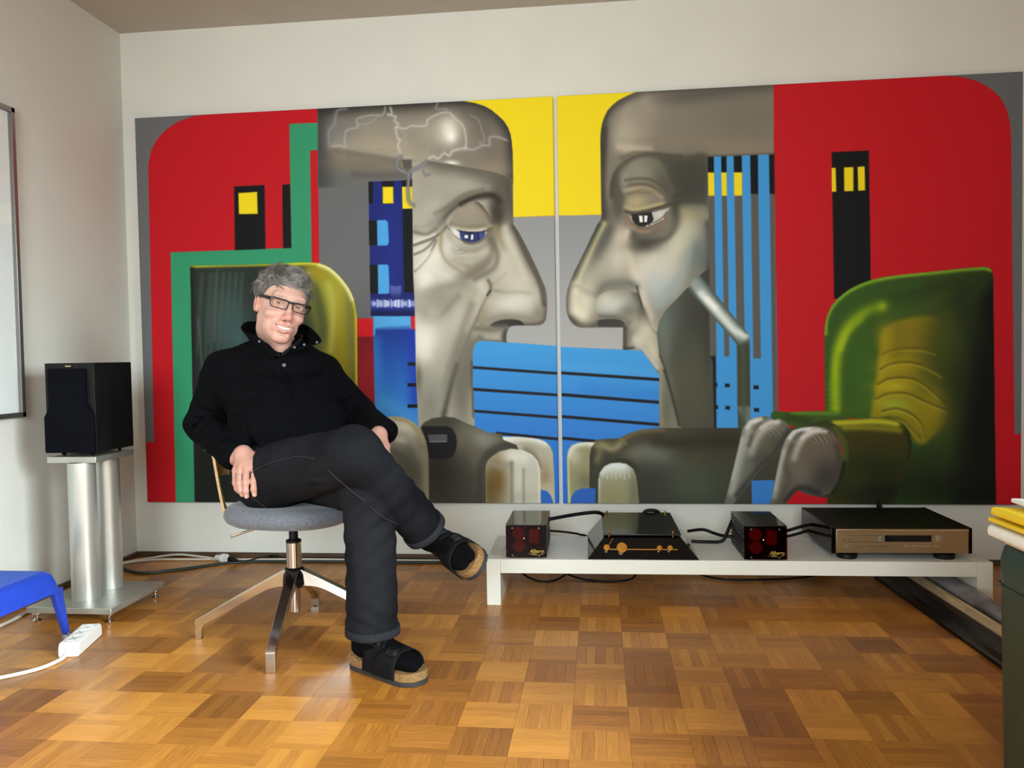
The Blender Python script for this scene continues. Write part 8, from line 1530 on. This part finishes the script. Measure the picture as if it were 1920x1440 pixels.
Jn.ell((-1.030, 2.470, 0.528), (0.140, 0.150, 0.098), 0.0); Jn.cone(R_HIP + v3(-0.02, 0.0, 0.0), R_KN, 0.102, 0.070, 0.04); Jn.cone(R_HIP, R_KN + v3(-0.03, 0.02, -0.03), 0.09, 0.07, 0.03)
R_HEM = R_KN + (R_AN - R_KN) * 0.93
Jn.cone(R_KN, R_HEM + (R_AN - R_KN) * 0.15, 0.069, 0.064, 0.02)
J2 = Field(*Jn.ax); J2.cone(L_HIP, L_KN, 0.10, 0.074, 0.03); J2.cone(L_KN, L_AN, 0.074, 0.066, 0.03); J2.cone(L_KN + v3(0.0, 0.02, -0.06), L_AN + v3(-0.004, 0.008, 0.0), 0.064, 0.070, 0.02)
_h = np.clip(0.5 + 0.5 * (Jn.v - J2.v) / 0.006, 0, 1); Jn.v = Jn.v * (1 - _h) + J2.v * _h - 0.006 * _h * (1 - _h); del J2, _h
Rd = (R_AN - R_KN) / np.linalg.norm(R_AN - R_KN); Jn.cut_local(R_HEM, Rd, 0.12)
Jn.cut((0, 0, 0.104), (0, 0, -1))
# creases: groin, knee backs, hem stacking
Jn.chain([v3(-1.10, 2.33, 0.60), v3(-1.06, 2.33, 0.62), v3(-1.02, 2.335, 0.635)], [0.003, 0.006, 0.003], 0.015, 'sub'); Jn.chain([v3(-1.075, 2.345, 0.625), v3(-1.05, 2.32, 0.585), v3(-1.045, 2.31, 0.55)], [0.003, 0.005, 0.002], 0.015, 'sub')
Jn.chain([v3(-0.79, 2.14, 0.57), v3(-0.745, 2.095, 0.585), v3(-0.72, 2.075, 0.63)], [0.003, 0.004, 0.001], 0.02, 'sub'); Jn.chain([v3(-0.80, 2.17, 0.545), v3(-0.74, 2.11, 0.55), v3(-0.68, 2.08, 0.59)], [0.003, 0.004, 0.001], 0.02, 'sub')
X_, Y_, Z_ = np.meshgrid(*Jn.ax, indexing='ij', sparse=True)
Jn.v = Jn.v + (0.0020 * np.sin(X_ * 37 + 1.7 * np.sin(Z_ * 21)) * np.sin(Z_ * 29 + Y_ * 27) + 0.0006 * np.sin(Z_ * 90 + X_ * 40) * np.sin(Y_ * 70 + X_ * 50)).astype(np.float32)
_lr = np.exp(-((X_ + 0.66)**2 + (Y_ - 2.22)**2) / 0.10**2)
Jn.v = Jn.v + (_lr * (0.0032 * np.sin(Z_ * 135 + X_ * 55 + 1.2 * np.sin(X_ * 40)) * np.exp(-((Z_ - 0.155) / 0.05)**2) + 0.0028 * np.sin(Z_ * 95 - X_ * 70) * np.exp(-((Z_ - 0.46) / 0.06)**2) + 0.0016 * np.sin(X_ * 90 + Z_ * 14))).astype(np.float32)
_rt = (X_ - R_KN[0]) * Rd[0] + (Y_ - R_KN[1]) * Rd[1] + (Z_ - R_KN[2]) * Rd[2]
Jn.v = Jn.v + (0.0026 * np.sin(_rt * 46 + X_ * 50 - Z_ * 62) * np.exp(-((_rt - 0.2) / 0.12)**2) * (X_ > -0.80)).astype(np.float32)
JV, JF = Jn.mesh(); jeans, JV = net_obj('jeans', JV, JF, m_denim, person, 2, PO)
def hem(c, ax, r, ln, flip=1):
    ax = np.asarray(ax, float); ax /= np.linalg.norm(ax); near = JV[np.abs((JV - c) @ ax + 0.012) < 0.007]; near = near[np.linalg.norm(near - c, axis=1) < 0.088]
    c2 = near.mean(0); c2 = c2 - ax * ((c2 - c) @ ax); u, v, d = frame_from(ax); un, vn = np.array(u), np.array(v)
    ang = np.arctan2((near - c2) @ vn, (near - c2) @ un); rad = np.hypot((near - c2) @ vn, (near - c2) @ un); N2 = 72; prof_r = []
    for i in range(N2):
        q = -math.pi + 2 * math.pi * i / N2; w_ = np.exp(-(np.angle(np.exp(1j * (ang - q))) / 0.16)**2) + 1e-9; prof_r.append((rad * w_).sum() / w_.sum())
    bm = bmesh.new(); prev = None
    for t, dr in ((-0.024, 0.0), (-0.024, 0.0040), (-0.002, 0.0042), (0.0005, 0.001), (0.0005, -0.006), (-0.03, -0.008)):
        ring = [bm.verts.new(PL(c2 + ax * t + (un * math.cos(-math.pi + 2*math.pi*i/N2) + vn * math.sin(-math.pi + 2*math.pi*i/N2)) * (prof_r[i] + dr + (0.0006 * math.cos(i * 2.6) if dr > 0.002 else 0)))) for i in range(N2)]
        if prev:
            for i in range(N2): bm.faces.new((prev[i], prev[(i+1) % N2], ring[(i+1) % N2], ring[i]))
        prev = ring
    return mesh_obj('hem', bm, m_hem, jeans, smooth=True)
hem(R_HEM, Rd, 0.07, 0.03); hem(v3(-0.662, 2.228, 0.104), v3(0, 0, -1), 0.07, 0.03)
def snap_front(x, z):
    d = (JV[:, 0] - x)**2 + (JV[:, 2] - z)**2; c = JV[d < 0.007**2]
    return v3(x, c[:, 1].min() - 0.0006, z) if len(c) else None
for path in (((-1.045, 0.562), (-1.0, 0.585), (-0.94, 0.607), (-0.88, 0.622), (-0.83, 0.630), (-0.78, 0.628)), ((-0.735, 0.60), (-0.70, 0.56), (-0.655, 0.51), (-0.61, 0.46), (-0.575, 0.425)), ((-1.06, 0.495), (-1.035, 0.475), (-1.015, 0.452))):
    pts_ = [q for q in (snap_front(*p) for p in path) if q is not None]
    if len(pts_) > 2:
        bm = bmesh.new(); add_tube(bm, [PL(p) for p in catmull(pts_, 6)], 0.0008, 5); mesh_obj('seam', bm, m_thread, jeans, smooth=True)

# ---- socks and sandals
m_sock = mat('black_sock', (6, 6, 9), 0.95, spec=0.08, noise=0.15, nscale=200, bump=0.25, bscale=600)
m_cork = mat('cork', (132, 100, 60), 0.8, noise=0.3, nscale=220, bump=0.2, bscale=300); m_sole = mat('dark_rubber_sole', (40, 40, 43), 0.7, noise=0.12, nscale=80); m_strap = mat('black_nubuck', (12, 12, 15), 0.75, spec=0.15, noise=0.15, nscale=60, bump=0.15, bscale=300); m_buckle = mat('black_buckle', (28, 28, 30), 0.3, metal=0.3, noise=0.05)
def sandal(P_, Fm, sock_from, axis_names, mirror):
    f, w, u = axis_names
    K_ = Field(*[grid(min(P_(a, b, c)[i] for a in (-0.05, 0.30) for b in (-0.09, 0.09) for c in (-0.03, 0.2)) - 0.02, max(P_(a, b, c)[i] for a in (-0.05, 0.30) for b in (-0.09, 0.09) for c in (-0.03, 0.2)) + 0.02, 0.0035) for i in range(3)])
    K_.ell(P_(0.035, 0, 0.034), (0.036, 0.031, 0.034), 0.0, fr=(f, w, u)); K_.cone(sock_from, P_(0.055, 0, 0.060), 0.040, 0.038, 0.02); K_.cone(P_(0.06, 0, 0.058), P_(0.17, 0.004 * mirror, 0.034), 0.037, 0.029, 0.03)
    K_.ell(P_(0.185, 0.002 * mirror, 0.024), (0.050, 0.044, 0.026), 0.02, fr=(f, w, u)); K_.ell(P_(0.225, -0.014 * mirror, 0.019), (0.032, 0.020, 0.020), 0.012, fr=(f, w, u)); K_.ell(P_(0.214, 0.014 * mirror, 0.016), (0.030, 0.022, 0.017), 0.012, fr=(f, w, u))
    K_.cut_local(P_(0.11, 0, 0.002), -u, 0.4)
    V_, F_ = K_.mesh(); net_obj('sock', V_, F_, m_sock, person, 2, PO)
    s = empty('sandal', (0, 0, 0), None, None); s.parent = person; del_keys = [k for k in s.keys()]
    for k in del_keys: del s[k]
    ol = [(-0.006, 0), (0.004, 0.024), (0.03, 0.035), (0.07, 0.035), (0.12, 0.038), (0.165, 0.047), (0.205, 0.049), (0.240, 0.040), (0.262, 0.016), (0.264, -0.012), (0.252, -0.036), (0.225, -0.050), (0.185, -0.051), (0.13, -0.042), (0.07, -0.036), (0.03, -0.035), (0.004, -0.024)]
    ol = [(a, b * mirror) for a, b in ol]; ol = [tuple(p) for p in catmull([np.array(p) for p in ol], 4, True)]
    def slab(nm, z0, z1, grow, m, lipz=0.0):
        bm = bmesh.new(); rings = []
        for z, g in ((z0, -0.002), (z0 + 0.002, 0.0), (z1 - 0.002, 0.0), (z1, -0.002)):
            ring = []
            for a, b in ol:
                ca, cb = 0.128, 0.0; L_ = math.hypot(a - ca, b) or 1; k_ = 1 + (grow + g) / L_
                lz_ = lipz * ((max(0, 0.04 - a) / 0.04) * 1.3 + max(0, a - 0.19) / 0.07 * 0.35) if z > z0 + 0.003 else 0
                ring.append(bm.verts.new(PL(P_(ca + (a - ca) * k_, cb + (b - cb) * k_, z + lz_))))
            rings.append(ring)
        n_ = len(ol)
        for a_, b_ in zip(rings[:-1], rings[1:]):
            for i in range(n_): bm.faces.new((a_[i], a_[(i+1) % n_], b_[(i+1) % n_], b_[i]))
        bm.faces.new(rings[0][::-1]); bm.faces.new(rings[-1]); return mesh_obj(nm, bm, m, s, smooth=False)
    slab('outsole', -0.030, -0.017, 0.001, m_sole); slab('cork_footbed', -0.0168, 0.002, 0.0, m_cork, 0.016)
    def strap(a0, a1, hgt, w0, tilt):
        bm = bmesh.new(); rows = []
        for k in range(25):
            q = math.pi * k / 24; rows.append([])
            for j in range(7):
                t = j / 6; a = (a0 + a1) / 2 + (a1 - a0) * (t - 0.5) * (1 + 0.75 * math.cos(q)**2) + tilt * math.cos(q) - 0.012 * math.cos(q)**2; ww = w0 * (1.0 if a < 0.15 else 1.06); hh = hgt - 0.17 * (a - a0) - 0.0
                cc = math.cos(q); ss = math.sin(q) ** 0.72
                rows[-1].append((P_(a, mirror * ww * math.copysign(abs(cc) ** 0.8, cc), -0.016 + (hh + 0.016) * ss), P_(a, mirror * (ww - 0.003) * math.copysign(abs(cc) ** 0.8, cc), -0.016 + (hh + 0.013) * ss)))
        O = [[bm.verts.new(PL(p[0])) for p in r] for r in rows]; I = [[bm.verts.new(PL(p[1])) for p in r] for r in rows]
        for i in range(24):
            for j in range(6):
                bm.faces.new((O[i][j], O[i+1][j], O[i+1][j+1], O[i][j+1])); bm.faces.new((I[i][j], I[i][j+1], I[i+1][j+1], I[i+1][j]))
            for j in (0, 6): bm.faces.new((O[i][j], I[i][j], I[i+1][j], O[i+1][j]))
        st_ = mesh_obj('strap', bm, m_strap, s, smooth=True)
        am = (a0 + a1) / 2; bq = 0.62
        bm = bmesh.new()
        cpos = P_(am, -mirror * w0 * 0.62, -0.016 + (hgt - 0.085 * (a1 - a0) + 0.020) * 0.86)
        fx, wx = f, (w * mirror * 0.80 + u * 0.60); wx = wx / np.linalg.norm(wx); ux = np.cross(fx, wx); ux = ux if ux @ u > 0 else -ux
        for sx, sy, hx, hy in ((0, 0, 0.017, 0.003), (0, 0.019, 0.017, 0.003), (-0.016, 0.0095, 0.0028, 0.012), (0.016, 0.0095, 0.0028, 0.012), (0, 0.008, 0.012, 0.011)):
            c_ = cpos + fx * sx - wx * (sy - 0.008) + ux * 0.005
            q = [bm.verts.new(PL(c_ + fx * hx * i + wx * hy * j + ux * 0.0022 * k)) for i in (-1, 1) for j in (-1, 1) for k in (-1, 1)]
            for F4 in ((0,1,3,2),(4,6,7,5),(0,4,5,1),(2,3,7,6),(0,2,6,4),(1,5,7,3)): bm.faces.new([q[i] for i in F4])
        mesh_obj('buckle', bm, m_buckle, st_ if False else s, bevel=0.0008)
    strap(0.092, 0.138, 0.080, 0.0440, -0.010); strap(0.156, 0.206, 0.064, 0.0510, 0.010)
sandal(LP, None, L_AN, (LFf, LFw, LFu), 1); sandal(RP, None, R_AN, (RFf, RFw, RFu), -1)
# ---- ring
bm = bmesh.new(); _rc = v3(-1.0755, 2.2855, 0.552); _rd = RK['r'] - v3(-1.0730, 2.276, 0.535); _rd /= np.linalg.norm(_rd)
u_, v_, d_ = frame_from(_rd); prev = None
for r_, h_ in ((0.0100, -0.002), (0.0112, -0.0018), (0.0112, 0.0018), (0.0100, 0.002)):
    ring = [bm.verts.new(PL(_rc) + (u_ * math.cos(q) + v_ * math.sin(q)) * r_ + d_ * h_) for q in [2 * math.pi * i / 28 for i in range(28)]]
    if prev:
        for i in range(28): bm.faces.new((prev[i], prev[(i+1) % 28], ring[(i+1) % 28], ring[i]))
    prev = ring
mesh_obj('ring', bm, m_chrome, person, smooth=True)

# ---- spectacles
m_specs = mat('black_acetate', (8, 8, 9), 0.32, spec=0.3, noise=0.1, nscale=80); m_lens = thin_glass('spectacle_lens', (255, 255, 255), 0.05)
sp_e = empty('eyeglasses', tuple(hp(0, 0.10, 0)), 'narrow rectangular black-rimmed eyeglasses worn by the seated person', 'eyeglasses')
SO = np.array(sp_e.location)
def SLc(x, y, z): return Vector(hp(x, y, z) - SO)
for s_ in (-1, 1):
    out = rounded([(-0.0250, 0.0105), (0.0255, 0.0120), (0.0238, -0.0125), (-0.0225, -0.0130)], [0.006, 0.007, 0.010, 0.009], 5)
    def lens_pt(a, b, off=0.0):
        x = s_ * (0.0335 + a); return SLc(x, 0.1095 - 2.2 * x * x + off, b - 0.003)
    bm = bmesh.new(); n_ = len(out); ringsl = []
    for sc, off in ((1.0, 0.001), (1.115, 0.001), (1.115, -0.0042), (1.0, -0.0042)):
        ringsl.append([bm.verts.new(lens_pt(a * (sc if sc == 1 else 1.12), b * (1 if sc == 1 else (1.42 if b > 0 else 1.20)), off)) for a, b in out])
    for q in range(4):
        a_, b_ = ringsl[q], ringsl[(q+1) % 4]
        for i in range(n_): bm.faces.new((a_[i], a_[(i+1) % n_], b_[(i+1) % n_], b_[i]))
    mesh_obj('rim', bm, m_specs, sp_e)
    bm = bmesh.new(); A_ = [bm.verts.new(lens_pt(a, b, -0.0012)) for a, b in out]; B_ = [bm.verts.new(lens_pt(a, b, -0.0026)) for a, b in out]
    bm.faces.new(A_); bm.faces.new(B_[::-1])
    for i in range(n_): bm.faces.new((A_[i], A_[(i+1) % n_], B_[(i+1) % n_], B_[i]))
    mesh_obj('lens', bm, m_lens, sp_e)
    bm = bmesh.new(); prev = None
    for x, y, z, hh in ((0.0590, 0.1010, 0.0065, 0.0052), (0.0650, 0.0965, 0.0068, 0.0054), (0.0690, 0.075, 0.0085, 0.0048), (0.0730, 0.03, 0.012, 0.0044), (0.0755, -0.004, 0.015, 0.0040), (0.0760, -0.028, 0.002, 0.003)):
        ring = [bm.verts.new(SLc(s_ * (x + dx), y, z + dz)) for dx, dz in ((-0.0014, -hh), (0.0014, -hh), (0.0014, hh), (-0.0014, hh))]
        if prev:
            for i in range(4): bm.faces.new((prev[i], prev[(i+1) % 4], ring[(i+1) % 4], ring[i]))
        else: bm.faces.new(ring)
        prev = ring
    bm.faces.new(prev[::-1]); mesh_obj('temple_arm', bm, m_specs, sp_e, bevel=0.0006)
bm = bmesh.new(); add_tube(bm, [SLc(x, 0.1085 - 1.2 * x * x + 0.001, 0.0056 + 0.0022 * (1 - (x / 0.010)**2)) for x in (-0.0100, -0.005, 0, 0.005, 0.0100)], 0.0026, 8); mesh_obj('bridge', bm, m_specs, sp_e, smooth=True)
